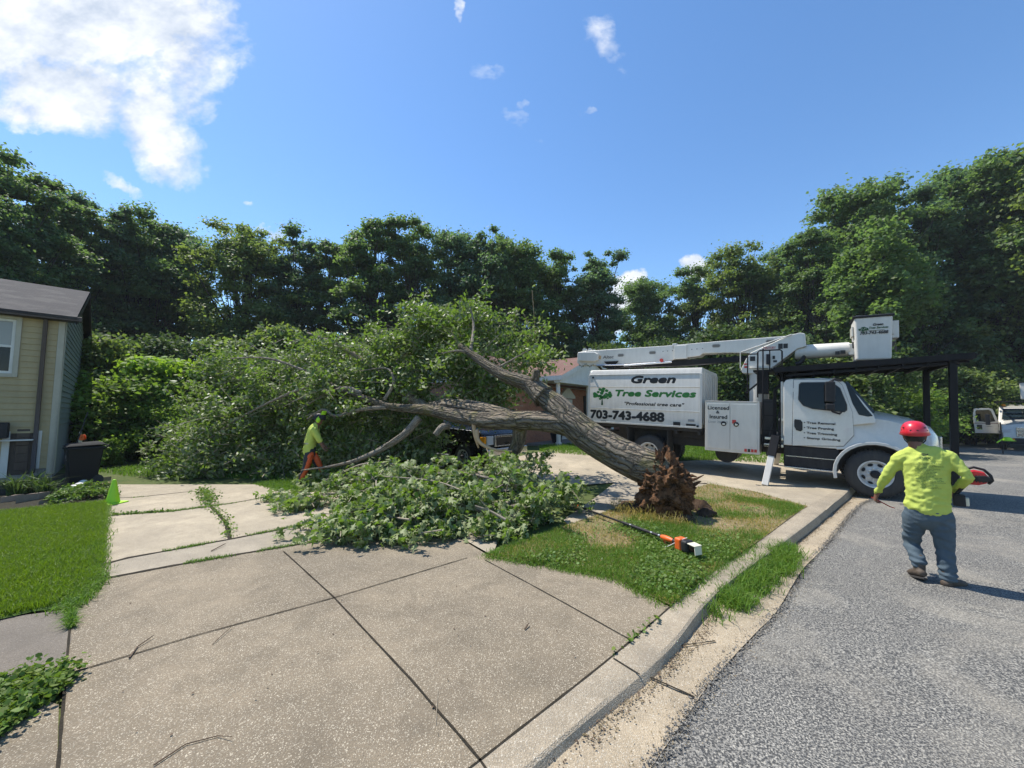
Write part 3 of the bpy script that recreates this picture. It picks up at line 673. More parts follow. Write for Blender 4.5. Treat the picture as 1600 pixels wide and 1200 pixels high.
def limb_obj(name, chains, mat, parent, n=8, rough=0.0):
    """bark tubes with a 'tc' attribute (round coordinates + length) for the bark pattern"""
    mb = MB(); tc = []
    for pts, rad in chains:
        pts = [Vector(p) for p in pts]; L = 0; o = len(mb.v)
        mb.tube(pts, rad, n); k = len(pts)
        rm = max(rad)
        for i in range(k):
            if i: L += (pts[i]-pts[i-1]).length
            for j in range(n):
                a = 2*PI*j/n; tc.append((math.cos(a)*rm+7.3*(o % 13), math.sin(a)*rm, L))
        if rough:
            for i in range(k):
                for j in range(n):
                    v = Vector(mb.v[o+i*n+j]); c = pts[i]; d = (v-c)
                    a = 2*PI*j/n
                    q = 1+rough*(mnoise.noise(Vector((math.cos(a)*1.6, math.sin(a)*1.6, tc[o+i*n+j][2]*.8+o)))+.5*mnoise.noise(Vector((math.cos(a)*5, math.sin(a)*5, tc[o+i*n+j][2]*1.2+o))))
                    mb.v[o+i*n+j] = tuple(c+d*q)
    me = mb.mesh(name, merge=False); at = me.attributes.new('tc', 'FLOAT_VECTOR', 'POINT'); at.data.foreach_set('vector', np.array(tc, np.float32).ravel())
    return link(name, me, mat, parent, True)
def make_tree(seed, H, cw, leaf, lsize=.3, nclus=70, per=230, base=.28, lean=.6, parent_name='tree', dens=1.0, shape='clump', flat=.9, trunk_r=.2, nlobe=13):
    rr = random.Random(seed); root = empty(parent_name)
    top = Vector((rr.uniform(-lean, lean), rr.uniform(-lean, lean), H*.9))
    tp = bezier(Vector((0, 0, -.3)), Vector((rr.uniform(-lean, lean), rr.uniform(-lean, lean), H*.5)), top, 9)
    chains = [(tp, [trunk_r*(1-.085*i) for i in range(10)])]
    cl = []
    lobes = []
    for i in range(nlobe):
        u = ((i+.5)/nlobe)**.85; z = H*(base+(1-base)*u*.93); prof = math.sin(PI*min(1, (.16+u*.84))**.8)**.75; a = i*2.4+rr.uniform(-.5, .5)
        lobes.append((cw*prof*rr.uniform(.35, .8) if u < .93 else 0, a, z, cw*rr.uniform(.34, .6)))
    for i in range(nclus):
        lr, la, lz, ls = lobes[i % nlobe]; tt = min(.999, max(0, lz/(H*.93)-.08)); c0 = tp[int(tt*9)]
        dv = Vector((rr.gauss(0, 1), rr.gauss(0, 1), rr.gauss(0, 1))).normalized()*ls*rr.uniform(.4, 1.25)
        c = Vector((c0.x+lr*math.cos(la)+dv.x, c0.y+lr*math.sin(la)+dv.y, min(H*.98, lz+dv.z*1.25))); z = c.z; R_ = lr; rad = (.4+.7*rr.random())*cw*.205
        cl.append((c, rad))
        if rr.random() < .62:
            s = tp[max(1, int((max(.12, z/H-.22-.15*rr.random()))*9))]; m = s.lerp(c, .5)+Vector((0, 0, -.25*R_+.2))
            chains.append((bezier(s, m, c, 5), [trunk_r*.34*(1-.16*k) for k in range(6)]))
    limb_obj('trunk', chains, M['darkbark'], root, 6)
    r = np.random.default_rng(seed); pts = []; nm = []
    for c, rad in cl:
        k = int(1.15*per*dens*(rad/(cw*.155))**2); q = unit(r.normal(0, 1, (k, 3)))*(r.random((k, 1))**.42)
        q[:, 2] = np.where(q[:, 2] < -.25, q[:, 2]*.5, q[:, 2])
        jit = 1+.34*r.normal(0, 1, (k, 1)); p = q*jit*rad*np.array([1.15, 1.15, flat])+np.array(c); pts.append(p); nm.append(q*.8)
    P = np.concatenate(pts); me = npmesh('crown', leafcloud(P, lsize, seed+1, .75, 0, shape, np.concatenate(nm)))
    link('crown', me, leaf, root); return root
T = {'a': make_tree(1, 18, 4.3, M['leafA'], .2, 195, 215, nlobe=19), 'b': make_tree(2, 18, 3.5, M['leafB'], .2, 182, 210, base=.2, nlobe=18), 'c': make_tree(3, 18, 4.8, M['leafC'], .2, 188, 200, base=.3, flat=.85, nlobe=15),
     'd': make_tree(4, 18, 3.0, M['leafA'], .19, 156, 200, base=.18, nlobe=15), 'e': make_tree(5, 18, 4.8, M['leafB'], .2, 156, 180, base=.34, flat=.85, nlobe=13), 'f': make_tree(6, 18, 3.8, M['leafA'], .2, 195, 205, base=.12, nlobe=17)}
used = set()
def put(proto, x, y, z, s, rz, label, cat='tree', group=None, name=None, sz=None):
    if proto.name not in used: used.add(proto.name); o = proto
    else: o = copy_tree(proto)
    o.location = (x, y, z); o.rotation_euler = (0, 0, rz); o.scale = (s, s, sz or s)
    for k in ('group',):
        if k in o: del o[k]
    return tag(o, label, cat, group)
front = [(-60, 20, 250, 'a', 'tall oak like tree at the far left edge above the yellow house roof'), (25, 24, 208, 'f', 'tallest dark tree rising behind the yellow house roof ridge'),
 (100, 27, 255, 'd', 'narrow tall tree just right of the tallest tree over the yellow house'), (180, 31, 322, 'b', 'rounded tree behind the right end of the yellow house'),
 (245, 33, 345, 'a', 'slim topped tree left of the first sky gap in the tree line'), (300, 35, 366, 'e', 'open crowned tree with bare limbs and sky showing through'),
 (385, 33, 348, 'c', 'broad airy tree with spreading dark limbs above the lime shrub'), (470, 35, 366, 'b', 'dark layered tree above the leftmost fallen branches'),
 (522, 36, 372, 'd', 'short narrow tree beside the pointed tall tree'), (577, 34, 328, 'd', 'pointed dark tree that stands highest in the centre'),
 (645, 36, 352, 'f', 'bluish round topped tree right of the pointed central tree'), (700, 37, 360, 'e', 'thin leaved tree with sky showing between its branches'),
 (762, 36, 358, 'b', 'full round tree above the broken upper limb'), (806, 37, 388, 'a', 'lower tree at the edge of the dip in the tree line'),
 (868, 38, 406, 'f', 'upright tree above the brick house porch roof'), (933, 37, 398, 'b', 'tall forked tree left of the white cloud gap'),
 (1010, 42, 440, 'a', 'rounded distant tree right of the white cloud gap'), (1085, 42, 420, 'f', 'distant round tree above the middle of the truck boom'),
 (1160, 38, 388, 'c', 'broad tree above the truck turret'), (1228, 38, 385, 'e', 'wide tree above the boom elbow'),
 (1325, 35, 296, 'a', 'large dark tree rising behind the white bucket'), (1412, 35, 282, 'b', 'large tree to the right of the bucket with dark hollows'),
 (1492, 36, 268, 'f', 'tall leaning tree above the right end of the black rack'), (1570, 33, 238, 'a', 'massive tree above the second truck'),
 (1650, 30, 205, 'c', 'yellowish green tree cut by the right edge of the photo'), (1270, 33, 350, 'd', 'narrow tree between the boom elbow and the bucket')]
for i, (px, d, py, k, lab) in enumerate(front):
    p = dp(px, py, d); s = (p.z+.3)/17.6*(.9 if px < 150 else 1); put(T[k], p.x, d, hill(p.x, d)-.3, s*.97, i*1.7, lab, group='trees of the woodland edge')
for i, (px, d, h, k) in enumerate([(-150, 26, 16, 'b'), (60, 34, 19, 'a'), (150, 38, 18.5, 'f'), (215, 40, 17, 'd'), (430, 43, 16, 'f'), (560, 45, 17, 'a'), (610, 46, 19, 'f'), (735, 46, 18, 'a'), (830, 48, 17, 'd'), (900, 47, 17, 'b'),
        (1045, 50, 17, 'f'), (1195, 45, 18, 'b'), (1265, 42, 19, 'f'), (1370, 38, 20, 'a'), (1450, 37, 20, 'f'), (1530, 39, 21, 'b'), (1610, 40, 21, 'a'), (1700, 38, 20, 'f'), (-250, 24, 16, 'a')][:-1]+[(-20, 30, 17, 'b')]):
    p = dp(px, 600, d); h *= .74; nb_ = min(front, key=lambda f_: abs(f_[0]-px)); k2 = tuple(nb_); nm_ = ' '.join(nb_[4].split()[:7])
    put(T[k], p.x, d, hill(p.x, d)-.3, h/18, i*2.3+.5, ('dark second row tree directly behind the ' if px >= nb_[0] else 'shaded back row tree left behind the ')+nm_, group='back row of woodland trees')

# shrubs and understory
def make_bush(seed, R_, H, leaf, lsize, n, ncl, name='shrub', shape='rhomb', flat=.7):
    rr = random.Random(seed); root = empty(name); r = np.random.default_rng(seed); pts = []; nm = []; ch = []
    for i in range(ncl):
        a = rr.random()*2*PI; u = rr.random(); z = H*(.1+.86*u); q = R_*math.sqrt(max(.05, 1-(u*.95)**2.2))*rr.random()**.5
        c = Vector((q*math.cos(a), q*math.sin(a), z)); rad = R_*(.2+.22*rr.random())
        k = n//ncl; d = unit(r.normal(0, 1, (k, 3)))*(r.random((k, 1))**.45)*(1+.3*r.normal(0, 1, (k, 1))); pts.append(d*rad*np.array([1.1, 1.1, flat])+np.array(c)); nm.append(d*.8)
        if i % 2 == 0: ch.append((bezier(Vector((rr.uniform(-.2, .2)*R_, rr.uniform(-.2, .2)*R_, -.1)), Vector((c.x*.3, c.y*.3, z*.6)), c, 5), [.035*R_*(1-.15*j) for j in range(6)]))
    limb_obj('stem', ch, M['darkbark'], root, 5)
    P = np.concatenate(pts); P = P[P[:, 2] > 0]; nn = np.concatenate(nm)[:len(P)]
    link('foliage', npmesh('foliage', leafcloud(P, lsize, seed, .8, .3, shape, nn)), leaf, root); return root
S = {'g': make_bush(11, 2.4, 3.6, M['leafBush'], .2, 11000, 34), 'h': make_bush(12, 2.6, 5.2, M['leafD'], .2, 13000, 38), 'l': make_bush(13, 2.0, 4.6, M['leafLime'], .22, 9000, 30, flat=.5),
     'm': make_bush(14, 2.6, 6, M['leafC'], .24, 11000, 34), 's': make_bush(15, .8, .9, M['leafBush'], .1, 3500, 18)}
shr = [(250, 16.5, 'l', 1.05, 4.6, 'lime green sumac like shrub glowing in front of the dark woodland'), (190, 14.6, 'g', .95, 3.1, 'rounded leafy shrub mound between the bin and the lime shrub'),
 (262, 14.8, 'g', .62, 2.0, 'low shrub at the right foot of the rounded mound'), (145, 15.8, 'm', .7, 5.0, 'tall thin shrub against the right side wall of the yellow house'),
 (330, 18, 'm', .85, 5.4, 'tall yellow green sapling behind the fallen crown left end'), (430, 19, 'm', .95, 6.3, 'leafy sapling rising behind the fallen tree crown'), (155, 12.6, 's', .85, .9, 'small bright shrub right beside the black wheeled bin'),
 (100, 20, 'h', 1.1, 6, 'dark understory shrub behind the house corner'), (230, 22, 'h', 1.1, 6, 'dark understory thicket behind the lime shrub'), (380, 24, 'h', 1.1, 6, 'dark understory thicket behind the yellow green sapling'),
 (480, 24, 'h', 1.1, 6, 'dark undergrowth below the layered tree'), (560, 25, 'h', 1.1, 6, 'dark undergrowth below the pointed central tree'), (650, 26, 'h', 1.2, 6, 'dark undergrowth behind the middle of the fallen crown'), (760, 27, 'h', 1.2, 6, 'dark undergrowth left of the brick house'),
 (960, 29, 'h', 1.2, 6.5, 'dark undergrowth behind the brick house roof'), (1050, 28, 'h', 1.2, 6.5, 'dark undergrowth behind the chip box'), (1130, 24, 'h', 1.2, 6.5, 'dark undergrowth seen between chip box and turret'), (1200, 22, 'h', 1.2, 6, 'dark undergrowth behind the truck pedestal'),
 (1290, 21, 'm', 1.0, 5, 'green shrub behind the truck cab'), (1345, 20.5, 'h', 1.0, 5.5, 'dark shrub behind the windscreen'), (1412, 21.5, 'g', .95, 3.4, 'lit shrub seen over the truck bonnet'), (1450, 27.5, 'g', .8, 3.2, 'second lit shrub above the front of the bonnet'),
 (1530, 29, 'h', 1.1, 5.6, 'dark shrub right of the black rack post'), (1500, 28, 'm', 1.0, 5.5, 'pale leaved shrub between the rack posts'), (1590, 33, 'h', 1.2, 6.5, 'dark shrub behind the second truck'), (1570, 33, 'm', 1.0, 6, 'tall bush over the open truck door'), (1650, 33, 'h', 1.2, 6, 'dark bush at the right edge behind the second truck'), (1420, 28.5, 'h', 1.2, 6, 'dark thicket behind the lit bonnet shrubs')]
for i, (px, d, k, s, h, lab) in enumerate(shr):
    p = dp(px, 640, d); put(S[k], p.x, d, hill(p.x, d)-.05, s, i*1.3, lab, 'shrub', sz=h/{'g': 3.6, 'h': 5.2, 'l': 4.6, 'm': 6, 's': .9}[k])
# broad dark trunk behind the windscreen and pale pole next to it
rt = empty('tree', tuple(dp(1388, 640, 25))); rt.location.z = .1
limb_obj('trunk', [([Vector((0, 0, -.4)), Vector((0, 0, 1.2)), Vector((.03, 0, 4)), Vector((.1, 0, 8)), Vector((.2, .1, 12))], [.85, .68, .62, .5, .3])], M['darkbark'], rt, 12, .08)
r = np.random.default_rng(5); cc = unit(r.normal(0, 1, (60, 3)))*r.random((60, 1))**.4*np.array([2.6, 2.6, 4.4])+np.array([.2, .5, 10.2])
cp = (cc[r.integers(0, 60, 12000)]+unit(r.normal(0, 1, (12000, 3)))*r.random((12000, 1))**.5*.9)
link('crown', npmesh('crown', leafcloud(cp, .25, 4, .7, 0, 'clump')), M['leafA'], rt)
tag(rt, 'thick dark trunked tree behind the truck windscreen', 'tree')

# ------------------------------------------------------------------ fallen tree
ft = empty('fallen_tree', tuple(gp(1040, 806, 0))); org = Vector(ft.location)
tag(ft, 'uprooted maple lying across the driveway with torn root plate', 'fallen tree')
def fp(*pp): return [dp(*p)-org for p in pp]
def cat3(P, n=5):
    P = [Vector(p) for p in P]; out = []
    for i in range(len(P)-1):
        p0 = P[max(i-1, 0)]; p1 = P[i]; p2 = P[i+1]; p3 = P[min(i+2, len(P)-1)]
        for k in range(n):
            s = k/n; out.append(.5*((2*p1)+(p2-p0)*s+(2*p0-5*p1+4*p2-p3)*s*s+(3*p1-p0-3*p2+p3)*s**3))
    out.append(P[-1]); return out
def chain(pp, r0, r1, n=5, rs=None):
    c = cat3(fp(*pp), n); k = len(c)
    if rs: rad = list(np.interp(np.linspace(0, len(rs)-1, k), range(len(rs)), rs))
    else: rad = [lerp(r0, r1, i/(k-1)) for i in range(k)]
    return c, rad
# main trunk: base -> fork ; px radius/600*depth = metres
limb_obj('trunk', [chain([(1040, 742, 6.8), (1016, 733, 6.9), (972, 714, 7.15), (930, 689, 7.4), (895, 661, 7.65), (868, 634, 7.9), (838, 611, 8.15)], 0, 0, 8, [.34, .32, .305, .29, .285, .245, .15])], M['bark'], ft, 44, .15)
limb_obj('limb', [chain([(925, 683, 7.5), (880, 664, 7.7), (820, 657, 8.0), (760, 657, 8.4), (715, 650, 8.8), (665, 640, 9.2), (610, 635, 9.6), (560, 618, 10.0), (505, 595, 10.4), (478, 580, 10.7)], 0, 0, 6, [.22, .215, .195, .17, .155, .13, .09, .065, .045, .028])], M['bark'], ft, 24, .12)
limb_obj('limb', [chain([(850, 620, 8.05), (826, 600, 8.25), (790, 588, 8.5), (760, 570, 8.8), (735, 552, 9.1), (718, 540, 9.3)], 0, 0, 6, [.26, .17, .13, .11, .085, .06])], M['bark'], ft, 16, .1)
limb_obj('limb', [chain([(800, 655, 8.3), (745, 640, 8.9), (700, 634, 9.5), (668, 640, 10)], .2, .16, 5)], M['bark'], ft, 16, .1)
limb_obj('limb', [chain([(828, 604, 8.2), (836, 590, 8.1), (838, 578, 8.05)], .11, .07, 4)], M['bark'], ft, 12, .2)
limb_obj('limb', [chain([(655, 652, 9.3), (630, 680, 9.2), (590, 705, 9.1), (555, 720, 9.05)], .1, .05, 5), chain([(700, 665, 8.9), (690, 668, 8.75), (680, 680, 8.7)], .09, .07, 4)], M['barklimb'], ft, 10, .1)
limb_obj('limb', [chain([(812, 665, 8.2), (810, 690, 8.35), (798, 715, 8.45), (790, 745, 8.5)], .16, .11, 5)], M['bark'], ft, 14, .15)
limb_obj('limb', [chain([(745, 672, 8.4), (748, 690, 8.3), (770, 702, 8.15), (800, 705, 8.0)], .05, .02, 4), chain([(740, 660, 8.5), (742, 680, 8.4), (748, 700, 8.35)], .06, .02, 4)], M['freshwood'], ft, 6, .3)
limb_obj('branch', [chain([(610, 636, 9.6), (565, 640, 9.7), (525, 650, 9.75), (505, 640, 9.8), (480, 655, 9.9)], .06, .02, 5), chain([(600, 625, 9.7), (615, 600, 9.8), (612, 582, 9.85)], .05, .03, 4),
     chain([(565, 615, 10), (540, 606, 10.1), (505, 618, 10.3), (470, 640, 10.5)], .06, .02, 5), chain([(735, 552, 9.1), (715, 548, 9.2), (690, 552, 9.4)], .04, .015, 4), chain([(770, 578, 8.8), (795, 565, 8.9), (830, 545, 9)], .03, .01, 4),
     chain([(612, 582, 9.85), (600, 575, 10), (560, 580, 10.3)], .03, .012, 4), chain([(590, 705, 9.1), (610, 690, 9), (630, 676, 8.95)], .025, .01, 4), chain([(555, 720, 9.05), (520, 728, 9), (470, 735, 9.1)], .045, .012, 4),
     chain([(668, 640, 10), (600, 590, 11), (540, 545, 11.6), (480, 520, 12)], .14, .03, 5), chain([(600, 590, 11), (640, 540, 11.6), (660, 500, 11.8)], .07, .02, 4), chain([(735, 552, 9.1), (740, 510, 9.8), (735, 480, 10.1)], .05, .015, 4),
     chain([(505, 595, 10.4), (440, 620, 10.6), (380, 650, 10.7), (320, 690, 10.8)], .05, .015, 5), chain([(478, 580, 10.7), (420, 560, 11), (360, 560, 11.3)], .04, .015, 5)], M['barklimb'], ft, 8, .1)
# crown : clusters of drooping leaf sprays in a lying crown
blobs = [ # px, py, depth, rx(m), ry(m), rz(m), share
 (330, 715, 11.1, 1.7, .9, .75, 9), (400, 690, 11.2, 1.6, 1.1, 1.1, 10), (300, 745, 10.7, 1.1, .5, .35, 3), (380, 640, 11.6, 1.5, 1.2, 1.0, 9), (330, 665, 12.0, 1.1, 1, .8, 5), (450, 600, 12.0, 1.6, 1.2, 1.0, 9), (390, 570, 12.6, 1.3, 1.1, .8, 5),
 (470, 660, 11.4, 1.3, .8, 1.1, 8), (540, 640, 11.4, 1.4, .9, 1.1, 9), (560, 580, 11.6, 1.6, 1.2, .9, 9), (520, 545, 12.2, 1.2, 1.1, .7, 4), (620, 600, 11.2, 1.5, 1.0, .9, 8), (640, 540, 11.4, 1.5, 1.1, .8, 6), (690, 520, 11.0, 1.2, 1.0, .95, 5),
 (700, 580, 10.8, 1.4, 1.0, .9, 7), (665, 490, 11.4, .8, .8, .7, 3), (745, 500, 10.8, .9, .8, .8, 3.5), (760, 560, 10.4, 1.1, .8, .8, 5), (770, 600, 10.2, .9, .7, .6, 4), (815, 545, 10.3, .9, .8, .6, 3), (610, 690, 10.9, 1.2, .6, .8, 7), (560, 710, 10.6, 1.1, .5, .6, 6), (650, 680, 10.9, .8, .6, .9, 5),
 (490, 720, 10.8, .9, .5, .6, 4), (650, 730, 9.8, .7, .4, .4, 2.5), (720, 620, 10.4, 1.1, .7, .6, 5), (430, 730, 10.9, .9, .5, .5, 4), (850, 560, 9.6, .5, .4, .3, 1), (560, 625, 10.0, .7, .35, .35, 2.2), (500, 600, 10.3, .7, .4, .4, 2.2), (700, 555, 9.6, .6, .4, .4, 2), (640, 600, 10.0, .6, .3, .35, 1.6), (820, 505, 11.2, .6, .6, .4, 1.2), (600, 510, 11.8, .7, .7, .5, 1.5)]
r = np.random.default_rng(31); cen = []; wts = np.array([b[6] for b in blobs]); tot = 2350
for bi, (px, py, d, rx, ry, rz, wt) in enumerate(blobs):
    k = int(tot*wt/wts.sum()); c = np.array(dp(px, py, d)); q = unit(r.normal(0, 1, (k, 3)))*r.random((k, 1))**.38*(1+.12*r.normal(0, 1, (k, 1)))
    cen.append(c+q*np.array([rx, ry, rz]))
cen = np.concatenate(cen); cen = cen[cen[:, 2] > .08]; cen = cen[np.array([mnoise.noise(Vector(c)*1.15)+.5*mnoise.noise(Vector(c)*2.6) for c in cen]) > -.13]
P = []; twg = MB()
for c in cen:   # a spray: a drooping twig with leaves along it
    a = r.random()*2*PI; L = .35+.55*r.random(); up = r.normal(.1, .45); d = np.array([math.cos(a), math.sin(a), up]); d /= np.linalg.norm(d)
    k = int(22+r.random()*46); s = r.random(k); pts_ = c+d*(s[:, None]-.5)*L*2 - np.array([0, 0, 1])*(s[:, None]**2)*L*.55+r.normal(0, .085, (k, 3)); P.append(pts_)
    if r.random() < .35:
        tw = [Vector(c+d*(u-.5)*L*2-np.array([0, 0, 1])*u*u*L*.55)-org for u in (-.1, .3, .7, 1)]; twg.tube(tw, [.012, .009, .006, .003], 4)
P = np.concatenate(P); P = P[P[:, 2] > .02]
twg.obj('twigs', M['twig'], ft, smooth=True)['kind'] = 'stuff'
link('foliage', npmesh('foliage', leafcloud(P-np.array(org), .135, 32, .8, 1.2, 'long')), M['leafFall'], ft)
# root plate: torn stump, jagged with hanging roots
rp = MB(); n1, n2 = 90, 56; c0 = dp(1042, 757, 6.72)-org; tip = c0
vv = []
for i in range(n2+1):
    for j in range(n1):
        th = PI*i/n2; a = 2*PI*j/n1; d = Vector((math.sin(th)*math.cos(a), math.sin(th)*math.sin(a), math.cos(th)))
        k = 1+.36*mnoise.fractal(d*2.6+Vector((4, 1, 2)), .8, 2.3, 6)+.14*mnoise.noise(d*11)
        if d.z > .3: k *= 1+.25*abs(mnoise.noise(Vector((math.cos(a)*3, math.sin(a)*3, 1))))
        vv.append(Vector((d.x*(.40-.12*d.z)*k, d.y*.38*k, d.z*.49*k))+c0+Vector((-.03, 0, -.02)))
rp.add(vv, [(i*n1+j, (i+1)*n1+j, (i+1)*n1+(j+1) % n1, i*n1+(j+1) % n1) for i in range(n2) for j in range(n1)])
c1 = dp(1026, 733, 6.85)-org; vv = []
for i in range(31):
    for j in range(48):
        th = PI*i/30; a = 2*PI*j/48; d = Vector((math.sin(th)*math.cos(a), math.sin(th)*math.sin(a), math.cos(th))); k = 1+.42*mnoise.fractal(d*2.8+Vector((9, 3, 1)), .8, 2.3, 6)+.12*mnoise.noise(d*10)
        vv.append(c1+Vector((d.x*.33*k+.06, d.y*.33*k, d.z*.30*k-.07)))
rp.add(vv, [(i*48+j, (i+1)*48+j, (i+1)*48+(j+1) % 48, i*48+(j+1) % 48) for i in range(30) for j in range(48)])
rr = random.Random(4)
for k in range(26):
    a = rr.random()*2*PI; el = rr.uniform(-.6, 1.1); d = Vector((math.cos(a)*math.cos(el), math.sin(a)*math.cos(el), math.sin(el))); s = c0+Vector((d.x*.3, d.y*.3, d.z*.4)); e = s+d*rr.uniform(.05, .2)+Vector((0, 0, rr.uniform(-.12, .06)))
    m = s.lerp(e, .5)+Vector((rr.uniform(-.05, .05), rr.uniform(-.05, .05), rr.uniform(-.04, .04))); q = rr.uniform(.012, .045); rp.tube([s, m, e], [q, q*.8, q*.25], 6)
for (x, y, d, r_) in ((1095, 752, 6.7, .04), (1100, 742, 6.7, .02), (1047, 716, 6.75, .06), (1035, 724, 6.7, .05)): rp.tube([c0, dp(x-12, y+6, d)-org, dp(x, y, d)-org], [r_*1.8, r_*1.1, r_*.3], 7)
rp.obj('root_plate', M['root'], ft, smooth=True)
lift = MB()
for (x, y, z_, sx, sy, sz, sd) in ((1005, 800, .0, .28, .25, .16, 1), (1050, 800, .02, .33, .25, .2, 2), (1088, 795, .0, .26, .22, .17, 3), (1105, 806, .0, .17, .16, .12, 4), (985, 790, 0, .2, .2, .08, 5), (1070, 812, 0, .16, .14, .08, 6)):
    c = gp(x, y, 0)-org; o = len(lift.v); vv = []
    for i in range(15):
        for j in range(24):
            th = PI*i/14; a = 2*PI*j/24; d = Vector((math.sin(th)*math.cos(a), math.sin(th)*math.sin(a), math.cos(th))); k = 1+.36*mnoise.fractal(d*2.2+Vector((sd*3, 0, 0)), 1, 2.1, 5)
            vv.append(c+Vector((d.x*sx*k, d.y*sy*k, d.z*sz*k+z_)))
    lift.add(vv, [(i*24+j, (i+1)*24+j, (i+1)*24+(j+1) % 24, i*24+(j+1) % 24) for i in range(14) for j in range(24)])
lift.obj('soil_clods', M['soilclod'], ft, smooth=True)
q = np.array([tuple(gp(x, y, .03)) for x, y in ((975, 800), (990, 806), (1010, 812), (1035, 815), (1060, 818), (965, 792))])
r = np.random.default_rng(3); q = q[r.integers(0, len(q), 900)]+r.normal(0, .09, (900, 3))*np.array([1, 1, .5])
o = blade_obj('moss_fringe', q[:, :2], np.abs(q[:, 2]-.03)*1.6, .07, .008, 1.5, 44, M['grassD']); del o['kind']; o.parent = ft; o.location = (-org.x, -org.y, -org.z)

# ------------------------------------------------------------------ cut branches on the driveway in front
def cut_branch(label, stem, subs, nleaf, spread, seed, size=.12, r0=.04, zl=.55, endcap=False):
    """stem: list of (px,py,height above ground) ; subs: further polylines"""
    def w3(p): v = gp(p[0], p[1], p[2]); return v
    root = empty('cut_branch', tuple(gp(stem[0][0], stem[0][1], 0))); og = Vector(root.location); tag(root, label, 'branch', 'cut branches piled on the driveway')
    ch = []; c = cat3([w3(p)-og for p in stem], 4); ch.append((c, [lerp(r0, r0*.35, i/(len(c)-1)) for i in range(len(c))]))
    for s in subs: c = cat3([w3(p)-og for p in s], 3); ch.append((c, [lerp(r0*.45, r0*.12, i/(len(c)-1)) for i in range(len(c))]))
    limb_obj('stem', ch, M['barklimb'] if r0 > .03 else M['twig'], root, 8, .08)
    if endcap:
        a = w3(stem[0])-og; b = w3(stem[1])-og; MB().tube([a+(a-b).normalized()*.004, a], [r0*.9, r0*.97], 12).obj('cut_end', M['freshwood'], root)
    r = np.random.default_rng(seed); P = []; TWG = []
    for pts, _ in ch:
        pts = np.array([tuple(p) for p in pts]); k = int(.46*nleaf/len(ch)); 
        nsp = max(4, k//22); t_ = r.random(nsp)**.7; base = np.stack([np.interp(t_*(len(pts)-1), range(len(pts)), pts[:, j]) for j in range(3)], 1)+r.normal(0, spread, (nsp, 3))*np.array([1, 1, zl])
        for b_ in base:
            a = r.random()*2*PI; d = np.array([math.cos(a), math.sin(a), r.normal(.15, .35)]); s = r.random(22)[:, None]; L = .16+.22*r.random()
            P.append(b_+d*s*L-np.array([0, 0, 1])*s*s*L*.4+r.normal(0, .05, (22, 3))); TWG.append([Vector(b_+d*u*L-np.array([0, 0, 1])*u*u*L*.4) for u in (-.35, .2, .6, 1)])
    P = np.concatenate(P); P[:, 2] = np.abs(P[:, 2]-.03)+.03+np.array([hill(x+og.x, y+og.y) for x, y in P[:, :2]])
    tm_ = MB()
    for q in TWG:
        for v in q: v.z = max(v.z, .02)+hill(v.x+og.x, v.y+og.y)
        tm_.tube(q, [.007, .006, .005, .003], 4)
    tg_ = tm_.obj('twigs', M['twig'], root, smooth=True); tg_['kind'] = 'stuff'
    link('leaves', npmesh('leaves', leafcloud(P, size, seed+1, .85, .8, 'maple')), M['leafCut'], root)
cut_branch('long leafy branch at the lower left of the pile with silvery leaves', [(640, 806, .22), (590, 800, .25), (540, 812, .15), (500, 826, .1)], [[(600, 800, .22), (560, 825, .15), (530, 835, .08)], [(620, 800, .2), (580, 815, .25), (560, 838, .06)]], 2300, .13, 101, r0=.03)
cut_branch('pale cut limb lying along the front edge of the pile', [(745, 815, .05), (690, 822, .1), (650, 818, .16), (600, 800, .25), (560, 793, .32)], [[(690, 822, .1), (660, 815, .12), (640, 830, .05), (612, 852, .02)], [(700, 820, .1), (640, 842, .04), (600, 838, .06)]], 1500, .12, 102, r0=.045, endcap=True)
cut_branch('bushy leafy branch in the middle of the pile', [(760, 800, .2), (700, 780, .4), (640, 760, .5), (580, 748, .45), (520, 760, .3)], [[(700, 780, .4), (660, 790, .35), (600, 785, .3)], [(650, 762, .5), (600, 770, .4), (550, 785, .25)], [(700, 775, .4), (680, 750, .6), (640, 735, .7)]], 5200, .2, 103)
cut_branch('leafy branch at the back of the pile below the pickup', [(840, 770, .2), (790, 755, .5), (730, 740, .6), (670, 740, .5)], [[(790, 755, .5), (760, 770, .45), (720, 775, .4)], [(800, 757, .4), (780, 735, .7), (770, 720, .75)], [(820, 765, .3), (830, 745, .5), (845, 715, .6)]], 4200, .2, 104)
cut_branch('leafy branch at the right end of the pile near the pole saw', [(740, 805, .1), (790, 795, .25), (840, 780, .35), (885, 775, .3)], [[(790, 795, .25), (820, 805, .15), (850, 802, .1)], [(840, 780, .35), (870, 760, .45), (890, 770, .3)], [(800, 790, .3), (780, 820, .1), (760, 835, .04)]], 3600, .15, 105)
cut_branch('sprawling bare tipped branch at the far left of the pile', [(640, 728, .55), (575, 724, .6), (530, 740, .35), (495, 758, .12)], [[(530, 740, .35), (500, 742, .25), (470, 752, .1)], [(575, 724, .6), (560, 745, .4), (540, 760, .25)]], 1500, .13, 106, r0=.028)
cut_branch('thin upright twig branch standing in the front of the pile', [(600, 812, .1), (594, 780, .4), (588, 750, .62), (606, 730, .75)], [[(594, 780, .4), (585, 770, .5), (583, 755, .6)], [(588, 752, .6), (578, 740, .7), (575, 728, .75)]], 350, .08, 107, r0=.02)
cut_branch('low leafy branch reaching left onto the grass patch', [(560, 770, .2), (510, 772, .2), (460, 780, .12), (415, 778, .06)], [[(510, 772, .2), (480, 790, .1), (450, 790, .05)]], 1500, .09, 108, r0=.02)
